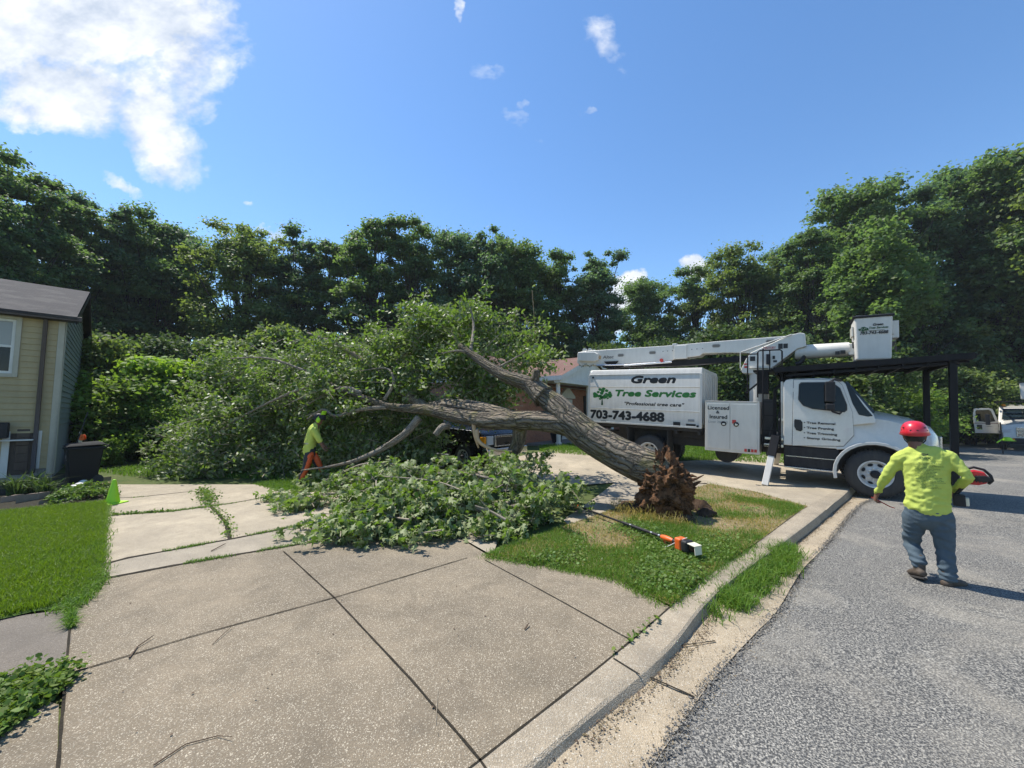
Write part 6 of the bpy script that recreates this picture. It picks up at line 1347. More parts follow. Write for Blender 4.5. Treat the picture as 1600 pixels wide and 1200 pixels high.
for (xa, za, xb, zb) in ((-.3, BE+.02, 3, BE+rz_), (3, BE+rz_, 6.3, BE+.02)): pg_.add([(xa, -.32, za-.12), (xb, -.32, zb-.12), (xb, -.32, zb+.09), (xa, -.32, za+.09), (xa, -.26, za-.12), (xb, -.26, zb-.12)], [(0, 1, 2, 3), (0, 1, 5, 4)])
pg_.box(-.33, -.27, -.3, wy, BE-.1, BE+.1); pg_.obj('porch_gable', M['trimwhite'], bh)
def bxz(px, py): return onplane(BMI, px, py, wy)
dx0, dzt = bxz(876, 636); dx1, _ = bxz(893, 636); 
dd = MB().box(dx0, dx1, wy-.06, wy, .02, 2.15).obj('front_door', M['trimwhite'], bh); MB().box(dx0+.2, dx1-.2, wy-.09, wy-.06, .2, 2.0).obj('storm_door', pmat('pale_green_door', (.35, .4, .37), .4), dd)
dc = (dx0+dx1)/2; MB().prism([(dx0-.2, 2.2), (dx1+.2, 2.2), (dx1+.2, 2.32), (dc, 2.85), (dx0-.2, 2.32)], [wy-.14, wy]).obj('door_pediment', M['trimwhite'], dd)
sx, sz_ = bxz(911, 600); sx2, _ = bxz(918, 600); sh_ = MB(); sh_.box(sx, sx2+.05, wy-.05, wy, 1.1, 2.4); sh_.obj('shutter', M['ink'], bh); wn_ = MB().box(sx2+.06, sx2+1.2, wy-.02, wy+.01, 1.1, 2.4).obj('window', M['glass'], bh)

pot = empty('plant_pot', tuple(BM_ @ Vector((.9, .7, .02)))); tag(pot, 'dark round tub standing on the porch of the brick house', 'pot')
MB().lathe([(.001, 0), (.2, 0), (.3, .42), (.32, .45), (.27, .45), (.2, .1), (.001, .1)], (0, 0, 0), axis='Z', n=20).obj('tub', M['black'], pot, angle=35)
# roof seen far behind the fallen crown handled by main_roof

# ------------------------------------------------------------------ black pickup partly under the tree
cp0 = dp(722, 727, 11.75); cp0.z = hill(cp0.x, cp0.y)
pk = empty('parked_pickup', cp0, (0, 0, TRZ)); tag(pk, 'black pickup under the fallen limbs with amber corner lamp and chrome grille bar', 'pickup')
PM = Matrix.Translation(cp0) @ Matrix.Rotation(TRZ, 4, 'Z')
M['blackpaint'] = pmat('black_car_paint', (.005, .005, .006), .25, spec=.35, coat=.2)
PW = 1.95
arc2 = [(.0+.46*math.cos(a), .38+.46*math.sin(a)) for a in [PI*k/10 for k in range(11)]]
arc3 = [(-3.4+.46*math.cos(a), .38+.46*math.sin(a)) for a in [PI*k/10 for k in range(11)]]
prof = [(.92, .42), (.95, .8), (.9, 1.06), (.75, 1.16), (-.62, 1.24), (-1.3, 1.8), (-1.55, 1.86), (-2.7, 1.86), (-2.95, 1.75), (-3.05, 1.25), (-4.5, 1.25), (-4.55, .5)]+[p for p in arc3[::-1]]+[(-2.8, .4), (-.55, .4)]+arc2[::-1]
def pkfn(x, y, z):
    u = (y/PW-.5)*2; k = max(0, z-1.2); s = 1-.22*k; return (x-.10*abs(u)**4*(1 if x > 0 else 0), PW/2+(y-PW/2)*s, z+(.03*(1-u*u) if 1.1 < z < 1.3 and x > -.7 else 0))
pbody = MB().prism(prof, [0, .06, .3, .975, 1.65, 1.89, PW], pkfn).obj('body', M['blackpaint'], pk, bevel=.035, seg=3)
MB().add([pkfn(x, y, z) for (x, z, y) in ((-.72, 1.29, .1), (-.72, 1.29, 1.85), (-1.26, 1.78, 1.75), (-1.26, 1.78, .2))], [(0, 1, 2, 3)]).obj('windscreen', M['wglass'], pbody).location = (.02, 0, .02)
sidepoly([(-.85, 1.28), (-1.35, 1.72), (-2.0, 1.76), (-2.0, 1.28)], 0, .006, M['glass'], 'side_window', pbody, fn=pkfn, local=True); sidepoly([(-2.1, 1.28), (-2.1, 1.76), (-2.7, 1.74), (-2.85, 1.28)], 0, .006, M['glass'], 'side_window', pbody, fn=pkfn, local=True)
MB().box(.93, .965, .42, 1.53, .98, 1.04).box(.93, .965, .42, 1.53, .70, .735).box(.93, .965, .40, .46, .7, 1.04).box(.93, .965, 1.5, 1.55, .7, 1.04).obj('grille_frame', M['chrome'], pbody, bevel=.008)
MB().box(.925, .945, .46, 1.5, .735, .98).obj('grille', M['ink'], pbody)
text_obj('F150', .12, M['redink'], Matrix.Translation((.952, .8, .82)) @ Matrix.Rotation(PI/2, 4, 'Z') @ Matrix.Rotation(PI/2, 4, 'X'), 'lettering', pbody) if False else None
for y0_ in (.06, 1.58): MB().box(.86, .935, y0_+.02, y0_+.31, .76, 1.02).obj('headlight', M['headlens'], pbody, bevel=.02)
MB().box(.72, .9, -.008, .07, .8, 1.0).obj('corner_lamp', M['amber'], pbody, bevel=.01)
MB().box(.8, 1.06, .0, PW, .44, .66).obj('bumper', M['chrome'], pbody, bevel=.04); MB().box(1.061, 1.066, .8, 1.12, .48, .62).obj('number_plate', M['palecream'], pbody)
for (x, y0_, y1_) in ((0, .02, .26), (-3.4, .02, .26), (0, PW-.02, PW-.26), (-3.4, PW-.02, PW-.26)): wheel(pk, x, y0_, y1_, .38)
MB().box(-4.4, .7, .3, PW-.3, .35, .5).obj('underbody', M['darkframe'], pk)
MB().box(-2.9, -.5, -.1, .1, .38, .43).obj('running_board', M['chrome'], pk, bevel=.01)

# ------------------------------------------------------------------ second bucket truck across the road, guard rail
fp0 = dp(1609, 703, 23.4); fp0.z = roadh(fp0.x, fp0.y)
fdir = Vector((-.80, -.60, 0)); fa = math.atan2(fdir.y, fdir.x)
f2 = empty('bucket_truck', fp0, (0, 0, fa)); tag(f2, 'second white bucket truck facing us across the road with its door open', 'truck')
FM = Matrix.Translation(fp0) @ Matrix.Rotation(fa, 4, 'Z'); FMI = FM.inverted()
# local: x forward (to camera), y left of truck = right in view? (rot +90 of fdir = (.72,-.70)) -> to the right in view
def cab2fn(x, y, z): return (x, y*(1-.06*max(0, z-1.7)), z)
cabm = MB().prism([(-2.6, .9), (-2.6, 2.6), (-2.4, 2.7), (-1.3, 2.7), (-1.1, 2.6), (-.55, 1.75), (.75, 1.5), (.9, 1.3), (.95, .75), (.55, .7), (.5, 1.0), (.3, 1.15), (-.2, 1.15), (-.45, .9)], [-1.1, -1.0, -.4, 0, .4, 1.0, 1.1], lambda x, y, z: (x, y*(1-.06*max(0, z-1.7))*(1-.16*max(0, x)), z+(.12*(1-(y/1.1)**2) if -.6 < x < .8 and z > 1.4 else 0))).obj('cab', M['cabpaint'], f2, bevel=.04)
MB().add([(-.56, -.95, 1.82), (-.56, .95, 1.82), (-1.02, .88, 2.52), (-1.02, -.88, 2.52)], [(0, 1, 2, 3)]).obj('windscreen', M['wglass'], cabm).location = (.05, 0, .03)
MB().box(.93, .98, -.42, .42, .85, 1.42).obj('grille', M['chrome'], cabm, bevel=.02)
for k in range(6): MB().box(.981, .986, -.38, .38, .9+k*.08, .94+k*.08).obj('grille_slot', M['ink'], cabm)
for y in (-.78, .78): MB().box(.72, .93, y-.18, y+.18, 1.08, 1.3).obj('headlight', M['headlens'], cabm, bevel=.03)
MB().box(.9, 1.15, -1.1, 1.1, .45, .75).obj('bumper', M['black'], f2, bevel=.03); MB().box(1.151, 1.156, -.95, -.5, .62, .74).obj('number_plate', M['amber'], f2)
for s in (-1, 1): wheel(f2, .02, s*1.12, s*.84, .48)
for s in (-1, 1): wheel(f2, -4.2, s*1.12, s*.84, .48, front=False)
MB().box(-6.5, .7, -.4, .4, .6, .9).obj('chassis_frame', M['darkframe'], f2)
MB().box(-6.4, -3.0, -1.15, 1.15, 1.25, 2.8).obj('chip_box', M['panel'], f2, bevel=.03)
rk2 = MB()
for y in (-1.1, 0, 1.1): rk2.bar((-2.8, y, 2.92), (1.35, y, 2.92), .06, .12)
for k in range(18): x = lerp(-2.8, 1.3, k/17); rk2.bar((x, -1.15, 2.99), (x, 1.15, 2.99), .1, .02)
for y in (-1.05, 1.05): rk2.bar((1.15, y, .4), (1.15, y, 2.9), .1, .1, up=(0, 1, 0)) if y > 0 else None
rk2.obj('overhead_rack', M['blacksteel'], f2)
b2 = MB().box(-.4, .35, -.15, .6, 3.08, 4.1).obj('bucket', M['fiberglass'], f2, bevel=.05); MB().box(-.43, .38, -.18, .63, 4.09, 4.14).obj('bucket_rim', M['black'], b2)
MB().add([(.352, -.02, 3.66), (.352, .2, 3.7), (.352, .42, 3.66), (.352, .2, 3.76)], [(0, 1, 2, 3)]).obj('bucket_emblem', M['ink'], b2)
MB().tube([(-.4, .2, 3.6), (-3.5, .2, 3.3)], .17, 12).obj('insulated_boom', M['fiberglass'], f2, smooth=True)
# open door: hinged on truck's right (-y = left in view), swung out
dr = empty('door', (-.95, -1.12, 0), (0, 0, R(22)), f2)
dm_ = MB().prism([(-1.05+.0, .95), (-1.08, 2.15), (-1.0, 2.55), (-.35, 2.58), (-.18, 2.5), (0, 1.75), (0, .95)], [-.03, .03], lambda x, y, z: (y, x, z)).obj('door_panel', M['cabpaint'], dr, bevel=.02)
MB().prism([(-.95, 1.75), (-.96, 2.35), (-.9, 2.45), (-.38, 2.47), (-.28, 2.4), (-.12, 1.72), (-.5, 1.66), (-.7, 1.7)], [.028, .042], lambda x, y, z: (y, x, z)).obj('window', M['glass'], dr); MB().box(.031, .045, -.95, -.72, 1.2, 1.5).obj('door_handle', M['ink'], dr, bevel=.02)
MB().box(.031, .036, -1.06, 0, 1.58, 1.62).obj('door_stripe', pmat('maroon_stripe', (.1, .02, .02), .5), dr); MB().add([(.034, -.62, 1.36), (.034, -.4, 1.42), (.034, -.2, 1.36), (.034, -.4, 1.39)], [(0, 1, 2, 3)]).obj('door_emblem', M['ink'], dr)
bk_ = MB().lathe([(.001, .13), (.05, .12), (.09, .06), (.1, 0), (.001, 0)], (-1.2, -.85, 2.72), axis='Z', n=16).obj('beacon', M['amber'], f2, angle=40)
ma2 = MB().box(-.2, -.08, -1.6, -1.4, 1.5, 2.2).obj('mirror', M['black'], f2, bevel=.03)
hp_ = dp(1573, 678, 21.6); st_ = empty('lime_hat_on_post', (hp_.x, hp_.y, roadh(hp_.x, hp_.y))); tag(st_, 'lime green safety hat hung on a thin black post before the second truck', 'post')
MB().tube([(-.3, 0, 0), (-.3, 0, 1.75)], .025, 8).obj('post', M['black'], st_); MB().tube([(-.3, 0, .8), (-.6, 0, .62)], .03, 8).obj('lime_handle', M['cone'], st_)
MB().lathe([(.3, 0), (.31, .02), (.19, .05), (.17, .14), (.1, .2), (.001, .21)], (0, 0, .72), axis='Z', n=20).obj('hat', M['cone'], st_, angle=40)
gr = empty('guard_rail', (0, 0, 0)); tag(gr, 'dark steel guard rail along the far side of the road', 'guard rail'); gp_ = [(17, 19.2), (21, 22), (25, 25.2), (31, 28.6), (40, 33)]
bb = MB()
for i in range(len(gp_)-1):
    a = Vector((*gp_[i], hill(*gp_[i])+.62)); b = Vector((*gp_[i+1], hill(*gp_[i+1])+.62)); bb.bar(a, b, .04, .12); bb.bar(a-Vector((0, 0, .14)), b-Vector((0, 0, .14)), .04, .1); bb.bar(a-Vector((-.02, .02, .07)), b-Vector((-.02, .02, .07)), .02, .1)
bb.obj('rail_beam', M['blacksteel'], gr)
for i in range(12):
    u = i/11*(len(gp_)-1.001); k = int(u); a = Vector(gp_[k]).lerp(Vector(gp_[k+1]), u-k); MB().box(a.x-.07, a.x+.07, a.y+.03, a.y+.15, -.2, .72).obj('rail_post', M['darkbark'], gr)
pp = dp(1361, 640, 19); po = empty('utility_pole', (pp.x, pp.y, 0)); tag(po, 'thin pale pole standing behind the truck windscreen', 'pole')
MB().tube([(0, 0, 0), (0, 0, 3.6), (0, 0, 3.62)], [.09, .075, .03], 12).obj('pole_shaft', M['palecream'], po, smooth=True)

# ------------------------------------------------------------------ pole saw on the verge
a = gp(900, 790, .07); b = gp(1110, 862, .1); ps = empty('pole_saw', gp(1000, 825, 0)); og = Vector(ps.location); tag(ps, 'orange and black pole saw lying on the grass below the root plate', 'pole saw')
d = (gp(1040, 842, .1)-a).normalized()
def al(u): return a.lerp(gp(1060, 848, .13), u)-og
MB().tube([al(.07), al(.3), al(.62)], [.014, .015, .016], 10).obj('shaft', M['blacksteel'], ps, smooth=True); MB().tube([al(.55), al(.88)], .021, 10).obj('foam_grip', M['black'], ps, smooth=True)
for u in (.62, .80, .86): MB().tube([al(u), al(u+.012)], .024, 10).obj('grip_band', M['chrome'], ps)
h = al(0); q = (al(.1)-al(0)).normalized(); s = q.cross(Vector((0, 0, 1)))
MB().bar(h-q*.02, h+q*.14, .07, .07).obj('gear_head', M['orange'], ps, bevel=.02); MB().bar(h-q*.02, h-q*.24, .012, .06).obj('guide_bar', M['chrome'], ps, bevel=.004)
g0 = al(.88); hd2 = MB(); hd2.tube([g0, g0+q*.06, g0+q*.13, g0+q*.2], [.026, .036, .034, .024], 12); hd2.tube([g0+q*.03-Vector((0, 0, .02)), g0+q*.07-Vector((0, 0, .075)), g0+q*.15-Vector((0, 0, .07)), g0+q*.18-Vector((0, 0, .02))], .012, 8); hd2.obj('control_handle', M['orange'], ps, smooth=True)
MB().tube([g0+q*.2, g0+q*.27], .03, 10).obj('coupling', M['black'], ps)
e0 = g0+q*.27; eb = MB(); eb.bar(e0, e0+q*.10, .13, .15); eb.obj('engine_housing', M['orange'], ps, bevel=.025, seg=3); MB().bar(e0+q*.10, e0+q*.20, .14, .14).obj('engine_cover', M['black'], ps, bevel=.03, seg=3)
MB().bar(e0+q*.2+Vector((0, 0, .05)), e0+q*.31+Vector((0, 0, .04)), .12, .012).bar(e0+q*.30+Vector((0, 0, .04)), e0+q*.31+Vector((0, 0, -.06)), .11, .01).obj('guard_plate', M['palecream'], ps, bevel=.006)
MB().lathe([(.001, -.03), (.04, -.03), (.045, .03), (.001, .03)], tuple(e0+q*.24), n=14).obj('starter_cap', M['amber'] if False else M['soilclod'], ps, angle=30)
cb_ = MB(); cb_.tube([e0+q*.15+Vector((0, 0, .1)), e0-Vector((.02, .05, -.03)), e0-q*.06-s*-.1-Vector((0, 0, .05)), e0-q*.12+s*.16-Vector((0, 0, .08))], .004, 5); cb_.obj('ignition_lead', M['trimwhite'], ps, smooth=True)

# ------------------------------------------------------------------ people
def chainrings(mb, pts, rads, side, n=20, cap=True):
    """elliptic limb: rads [(a along side, b across)], closed round ends"""
    pts = [Vector(p) for p in pts]; rads = [(r_, r_) if isinstance(r_, (int, float)) else r_ for r_ in rads]
    if cap:
        d0_ = (pts[0]-pts[1]).normalized(); d1_ = (pts[-1]-pts[-2]).normalized(); r0 = min(rads[0]); r1 = min(rads[-1]); P = []; Q = []
        for k in (.98, .8, .5): P.append(pts[0]+d0_*r0*k*.9); Q.append(tuple(v*math.sqrt(1-k*k) for v in rads[0]))
        P += pts; Q += rads
        for k in (.5, .8, .98): P.append(pts[-1]+d1_*r1*k*.9); Q.append(tuple(v*math.sqrt(1-k*k) for v in rads[-1]))
        pts, rads = P, Q
    o = len(mb.v); K = len(pts)
    for i, p in enumerate(pts):
        d = (pts[min(i+1, K-1)]-pts[max(i-1, 0)]).normalized(); s = Vector(side); s = s-d*s.dot(d)
        if s.length < .05: s = d.orthogonal()
        s.normalize(); b = d.cross(s); a_, b_ = rads[i]
        for j in range(n): q = 2*PI*j/n; mb.v.append(tuple(p+s*a_*math.cos(q)+b*b_*math.sin(q)))
    for i in range(K-1):
        for j in range(n): mb.f.append((o+i*n+j, o+i*n+(j+1) % n, o+(i+1)*n+(j+1) % n, o+(i+1)*n+j))
    mb.f.append(tuple(o+j for j in range(n))[::-1]); mb.f.append(tuple(o+(K-1)*n+j for j in range(n)))
def spl(P, R_, n=4):
    """smooth points & radii"""
    V4 = [Vector(p) for p in P]; R_ = [(r_, r_) if isinstance(r_, (int, float)) else r_ for r_ in R_]; c = cat3(V4, n); t_ = np.linspace(0, len(R_)-1, len(c))
    return c, [(float(np.interp(u, range(len(R_)), [q[0] for q in R_])), float(np.interp(u, range(len(R_)), [q[1] for q in R_]))) for u in t_]
def fuse(name, mb, mat, parent, voxel=.012, smooth=6, wrinkle=None):
    me = bpy.data.meshes.new(name); me.from_pydata(mb.v, [], mb.f); o = bpy.data.objects.new(name, me); C.objects.link(o)
    m = o.modifiers.new('r', 'REMESH'); m.mode = 'VOXEL'; m.voxel_size = voxel
    s = o.modifiers.new('s', 'SMOOTH'); s.iterations = smooth; s.factor = .5
    dg = bpy.context.evaluated_depsgraph_get(); m2 = bpy.data.meshes.new_from_object(o.evaluated_get(dg)); bpy.data.objects.remove(o)
    if wrinkle:
        m2.update(); nn = [v.normal.copy() for v in m2.vertices]
        for v, nr in zip(m2.vertices, nn): v.co += nr*wrinkle(v.co)
    return link(name, m2, mat, parent, True)
def hand(mb, wrist, dirn, palmn, side, curl=.6, s=1.0):
    """palm, four fingers of unequal length curling towards palmn, thumb from the side of the palm"""
    d = Vector(dirn).normalized(); n_ = Vector(palmn); n_ = (n_-d*n_.dot(d)).normalized(); sd = d.cross(n_)*side
    w = Vector(wrist); k0 = w+d*.085*s
    chainrings(mb, [w-d*.01, w+d*.04*s, k0], [(.028*s, .02*s), (.038*s, .017*s), (.040*s, .015*s)], sd, 14)
    for i, (o, L_) in enumerate(((-.03, .066), (-.010, .078), (.011, .072), (.03, .058))):
        b = k0+sd*o*s-d*.005; p = [b]; ang = curl*.35+.1*i*curl
        for seg in (.45, .32, .23):
            p.append(p[-1]+(d*math.cos(ang)+n_*math.sin(ang))*L_*seg*s*1.15); ang += curl*.95
        chainrings(mb, p, [.0095*s, .009*s, .0083*s, .0065*s], sd, 10)
    b = w+d*.025*s-sd*.03*s; chainrings(mb, [b, b+(d*.6-sd*.7+n_*.35).normalized()*.04*s, b+(d*.6-sd*.7+n_*.35).normalized()*.04*s+(d*.85+n_*.5).normalized()*.035*s], [.013*s, .011*s, .008*s], sd, 10)
skinA = pmat('skin_brown', (.16, .075, .045), .55, sss=0, fn=dirty((.17, .08, .05), .2, 30, dc=(.09, .04, .03)))
def clothfn(c, c2, fs=320):
    def fn(t, b):
        p = objc(t); n = t.noise(p, 5, 6, .6); w_ = t.noise(p, fs, 2, .6)
        t.put(b.inputs['Base Color'], t.mix(t.m('MULTIPLY', w_, .3), t.mix(t.ramp(n, [(.4, 0.), (.7, .8)]), c, c2), col2(c, .55))); t.put(b.inputs['Normal'], t.bump(t.m('ADD', w_, t.noise(t.map(p, (1, 1, 3)), 14, 4, .6)), .45, .006))
    return fn
M['hivis'] = pmat('hi_vis_cotton', (.5, .58, .13), .9, spec=.15, fn=clothfn((.52, .6, .13), (.42, .5, .09)))
M['jeans'] = pmat('blue_grey_denim', (.1, .14, .18), .9, spec=.2, fn=clothfn((.075, .105, .13), (.12, .155, .175)))
M['boot'] = pmat('brown_work_boot', (.09, .06, .04), .7, fn=dirty((.06, .042, .028), .5, 20, .3, 60, dc=(.14, .11, .08)))
M['sole'] = pmat('boot_sole', (.03, .027, .024), .8)
M['redhelmet'] = pmat('red_helmet', (.62, .012, .03), .3, coat=.4, fn=dirty((.62, .012, .03), .15, 12))
M['hair'] = pmat('dark_hair', (.012, .01, .009), .7)
M['chaps'] = pmat('orange_chaps', (.72, .11, .015), .6, fn=clothfn((.72, .11, .015), (.5, .07, .015)))
M['navy'] = pmat('dark_trousers', (.02, .026, .034), .8, fn=clothfn((.02, .026, .034), (.035, .04, .045)))
# --- worker in red helmet: plane across his shoulders through P0
P0 = gp(1460, 913, -.11); fw = Vector((.735, .678, 0)); sd_ = Vector((.678, -.735, 0))
pa = empty('person', P0); tag(pa, 'worker in red helmet, lime long sleeved shirt and jeans walking away carrying a red saw', 'person')
def Apt(px, py, f=0.0):
    r_ = ray(px, py); o = Vector((0, 0, CAMH)); k = (P0.dot(fw)+f-o.dot(fw))/r_.dot(fw); return o+r_*k-P0
def wr(amp, sc, off=0, zst=1.0):
    def f(co):
        q = Vector((co.x*sc, co.y*sc, co.z*sc*zst+off)); n_ = mnoise.noise(q); n2 = mnoise.noise(q*2.3+Vector((5, 5, 5)))
        return amp*((1-abs(n_)*2.2)+.45*n2)
    return f
LS, RS = Apt(1407, 716, .0), Apt(1483, 715, .0); LE, RE = Apt(1383, 747, .05), Apt(1512, 746, -.02); LW, RW = Apt(1371, 770, .14), Apt(1492, 766, .20)
pel = Apt(1449, 795); che = Apt(1445, 735); nb = Apt(1436, 704, .0)
tb_ = MB(); c, q = spl([Apt(1449, 794), Apt(1449, 770), Apt(1447, 745), Apt(1445, 722, -.01), Apt(1441, 708, .0), Apt(1436, 701, .01)], [(.182, .155), (.174, .146), (.18, .136), (.19, .12), (.14, .09), (.075, .07)]); chainrings(tb_, c, q, sd_, 28)
for S_, E_, W_ in ((LS, LE, LW), (RS, RE, RW)):
    c, q = spl([S_.lerp(che, .25), S_, S_.lerp(E_, .5), E_, E_.lerp(W_, .5), W_], [.064, .068, .057, .048, .040, .031]); chainrings(tb_, c, q, fw, 18)
chainrings(tb_, [LS.lerp(nb, .05), LS.lerp(nb, .5)+Vector((0, 0, .015)), nb, RS.lerp(nb, .5)+Vector((0, 0, .015)), RS.lerp(nb, .05)], [.07, .068, .07, .068, .07], fw, 18)
def shirtwr(co):
    z = co.z; u = (co-che).dot(sd_); dz = (z-pel.z)
    fold = .006*math.exp(-abs(dz-.08)*9)*(1-abs(math.sin(dz*42+4*mnoise.noise(co*5)+u*7))*1.6)          # bunching near the hem
    v = .007*mnoise.noise(Vector((u*13, z*3, 1)))+.007*(.6-abs(mnoise.noise(Vector((u*9+z*7, z*10-u*9, 4))))*2.6)+.005*(.5-abs(mnoise.noise(Vector((u*20-z*14, z*12+u*8, 9))))*2.4)+.002*mnoise.noise(co*40)
    return fold+v
shirt = fuse('shirt', tb_, M['hivis'], pa, .011, 5, shirtwr)
jb_ = MB(); c, q = spl([Apt(1449, 786), Apt(1449, 797), Apt(1449, 809)], [(.15, .115), (.176, .142), (.175, .14)]); chainrings(jb_, c, q, sd_, 28)
LH, LK, LA = Apt(1429, 812), Apt(1424, 848, .10), Apt(1436, 880, -.04); RH, RK, RA = Apt(1470, 812), Apt(1476, 852, .03), Apt(1482, 903, -.02)
c, q = spl([LH+Vector((0, 0, .04)), LH.lerp(LK, .4), LK, LK.lerp(LA, .5), LA], [(.098, .11), (.09, .095), (.07, .075), (.068, .07), (.062, .064)]); chainrings(jb_, c, q, sd_, 22)
c, q = spl([RH+Vector((0, 0, .04)), RH.lerp(RK, .4), RK, RK.lerp(RA, .5), RA], [(.105, .115), (.095, .1), (.078, .08), (.07, .072), (.068, .07)]); chainrings(jb_, c, q, sd_, 22)
def jw(co):
    a_ = .009*(.6-abs(mnoise.noise(Vector((co.x*7, co.y*7, co.z*13))))*2.5)+.003*mnoise.noise(co*24)
    hem = min((co-LA).length, (co-RA).length); knee = min((co-LK).length, (co-RK).length)
    a_ += .011*math.exp(-hem*9)*math.sin(co.z*95+4*mnoise.noise(co*8)); a_ += .005*math.exp(-knee*8)*math.sin(co.z*60+3*mnoise.noise(co*7)); return a_
jeans = fuse('jeans', jb_, M['jeans'], pa, .011, 4, jw)
sm = MB(); 
def seam(pts, par, mat, r_=.0035): return None
# back pockets and belt line sit on the seat
bl_ = MB(); c, q = spl([Apt(1449, 785.5), Apt(1449, 789.5)], [(.180, .143), (.183, .146)], 2); chainrings(bl_, c, q, sd_, 30, cap=False); 
# body: head, neck, trunk, arms and legs in one surface
hc_ = Apt(1429, 681, .04); bd = MB()
chainrings(bd, [hc_+Vector((0, 0, .09)), hc_+Vector((0, 0, .03)), hc_-Vector((0, 0, .04)), hc_-Vector((0, 0, .1))+fw*.02], [(.06, .075), (.074, .094), (.068, .085), (.045, .055)], sd_, 22)
chainrings(bd, [hc_-Vector((0, 0, .02))-fw*.02, hc_-Vector((0, 0, .10))-fw*.035, nb+Vector((0, 0, .0)), nb-Vector((0, 0, .08))], [(.058, .06), (.058, .06), (.066, .062), (.08, .08)], sd_, 20)
for s_ in (-1, 1): chainrings(bd, [hc_+sd_*s_*.076-Vector((0, 0, .035))-fw*.005, hc_+sd_*s_*.082+Vector((0, 0, .01))-fw*.01], [(.008, .016), (.009, .02)], fw, 10)
nz_ = hc_+fw*.1-Vector((0, 0, .02)); chainrings(bd, [nz_+Vector((0, 0, .02))-fw*.02, nz_+fw*.004-Vector((0, 0, .01))], [(.009, .012), (.015, .015)], sd_, 10)
chainrings(bd, [hc_+fw*.075-Vector((0, 0, .075)), hc_+fw*.06-Vector((0, 0, .1))], [(.024, .012), (.026, .02)], sd_, 10)
c, q = spl([nb-Vector((0, 0, .06)), che, Apt(1449, 780), Apt(1449, 805)], [(.10, .07), (.15, .09), (.13, .10), (.13, .11)]); chainrings(bd, c, q, sd_, 20)
for S_, E_, W_, dr_, cu in ((LS, LE, LW, None, 1.2), (RS, RE, RW, None, 1.3)):
    c, q = spl([S_, S_.lerp(E_, .5), E_, E_.lerp(W_, .6), W_], [.045, .042, .036, .032, .026]); chainrings(bd, c, q, fw, 14)
for H_, K_, A_ in ((LH, LK, LA), (RH, RK, RA)): c, q = spl([H_, H_.lerp(K_, .5), K_, K_.lerp(A_, .5), A_], [.075, .065, .05, .045, .036]); chainrings(bd, c, q, sd_, 14)
hand(bd, LW+(LW-LE).normalized()*.015, (LW-LE)+Vector((0, 0, -.08)), fw*.3+sd_, 1, 1.15, 1.0)
hand(bd, RW+(RW-RE).normalized()*.015, (RW-RE)+Vector((0, 0, -.05)), -sd_, -1, 1.15, 1.0)
body = fuse('body', bd, skinA, pa, .0055, 2)
# hair at the nape
hr_ = MB(); c, q = spl([hc_+Vector((0, 0, .02))-fw*.012, hc_-Vector((0, 0, .035))-fw*.018, hc_-Vector((0, 0, .065))-fw*.02], [(.079, .085), (.076, .082), (.06, .066)], 3); chainrings(hr_, c, q, sd_, 20); fuse('hair', hr_, M['hair'], pa, .008, 3, wr(.002, 40))
# boots
def boot(heel, toe_dir, up, name='boot', mat='boot', s=1.0):
    """heel: ankle joint point; toe_dir, up unit vectors"""
    td = Vector(toe_dir).normalized(); up = Vector(up); up = (up-td*up.dot(td)).normalized(); m = MB(); sdv = td.cross(up); b = Vector(heel)
    chainrings(m, [b+up*.10*s, b+up*.03*s, b-up*.03*s], [(.052*s, .058*s), (.05*s, .056*s), (.046*s, .055*s)], sdv, 16)
    c, q = spl([b-up*.055*s-td*.045*s, b-up*.05*s+td*.03*s, b-up*.06*s+td*.11*s, b-up*.068*s+td*.185*s], [(.042*s, .04*s), (.048*s, .047*s), (.053*s, .04*s), (.042*s, .03*s)]); chainrings(m, c, q, sdv, 16)
    o = fuse(name, m, M[mat], pa if name == 'boot' else None, .009, 4, wr(.0015, 30)); 
    sl_ = MB(); k = 14; P = []
    for i in range(k):
        a_ = 2*PI*i/k; ca, sa = math.cos(a_), math.sin(a_); P.append(b+td*(.07+.155*ca)*s+sdv*(.052-.010*math.cos(a_+.6))*sa*s-up*.095*s)
    sl_.add([tuple(p) for p in P]+[tuple(p-up*.022*s) for p in P], [tuple(range(k)), tuple(range(k, 2*k))[::-1]]+[(i, (i+1) % k, k+(i+1) % k, k+i) for i in range(k)]); sl_.obj('sole', M['sole'], o, bevel=.005)
    return o
boot(RA+Vector((0, 0, -.0))*1.0, fw*.75+sd_*.5, (0, 0, 1)).parent = pa
RAz = RA.z
boot(LA+Vector((0, 0, -.045)), fw*.85-sd_*.35-Vector((0, 0, .25)), Vector((0, 0, 1))+fw*.25).parent = pa
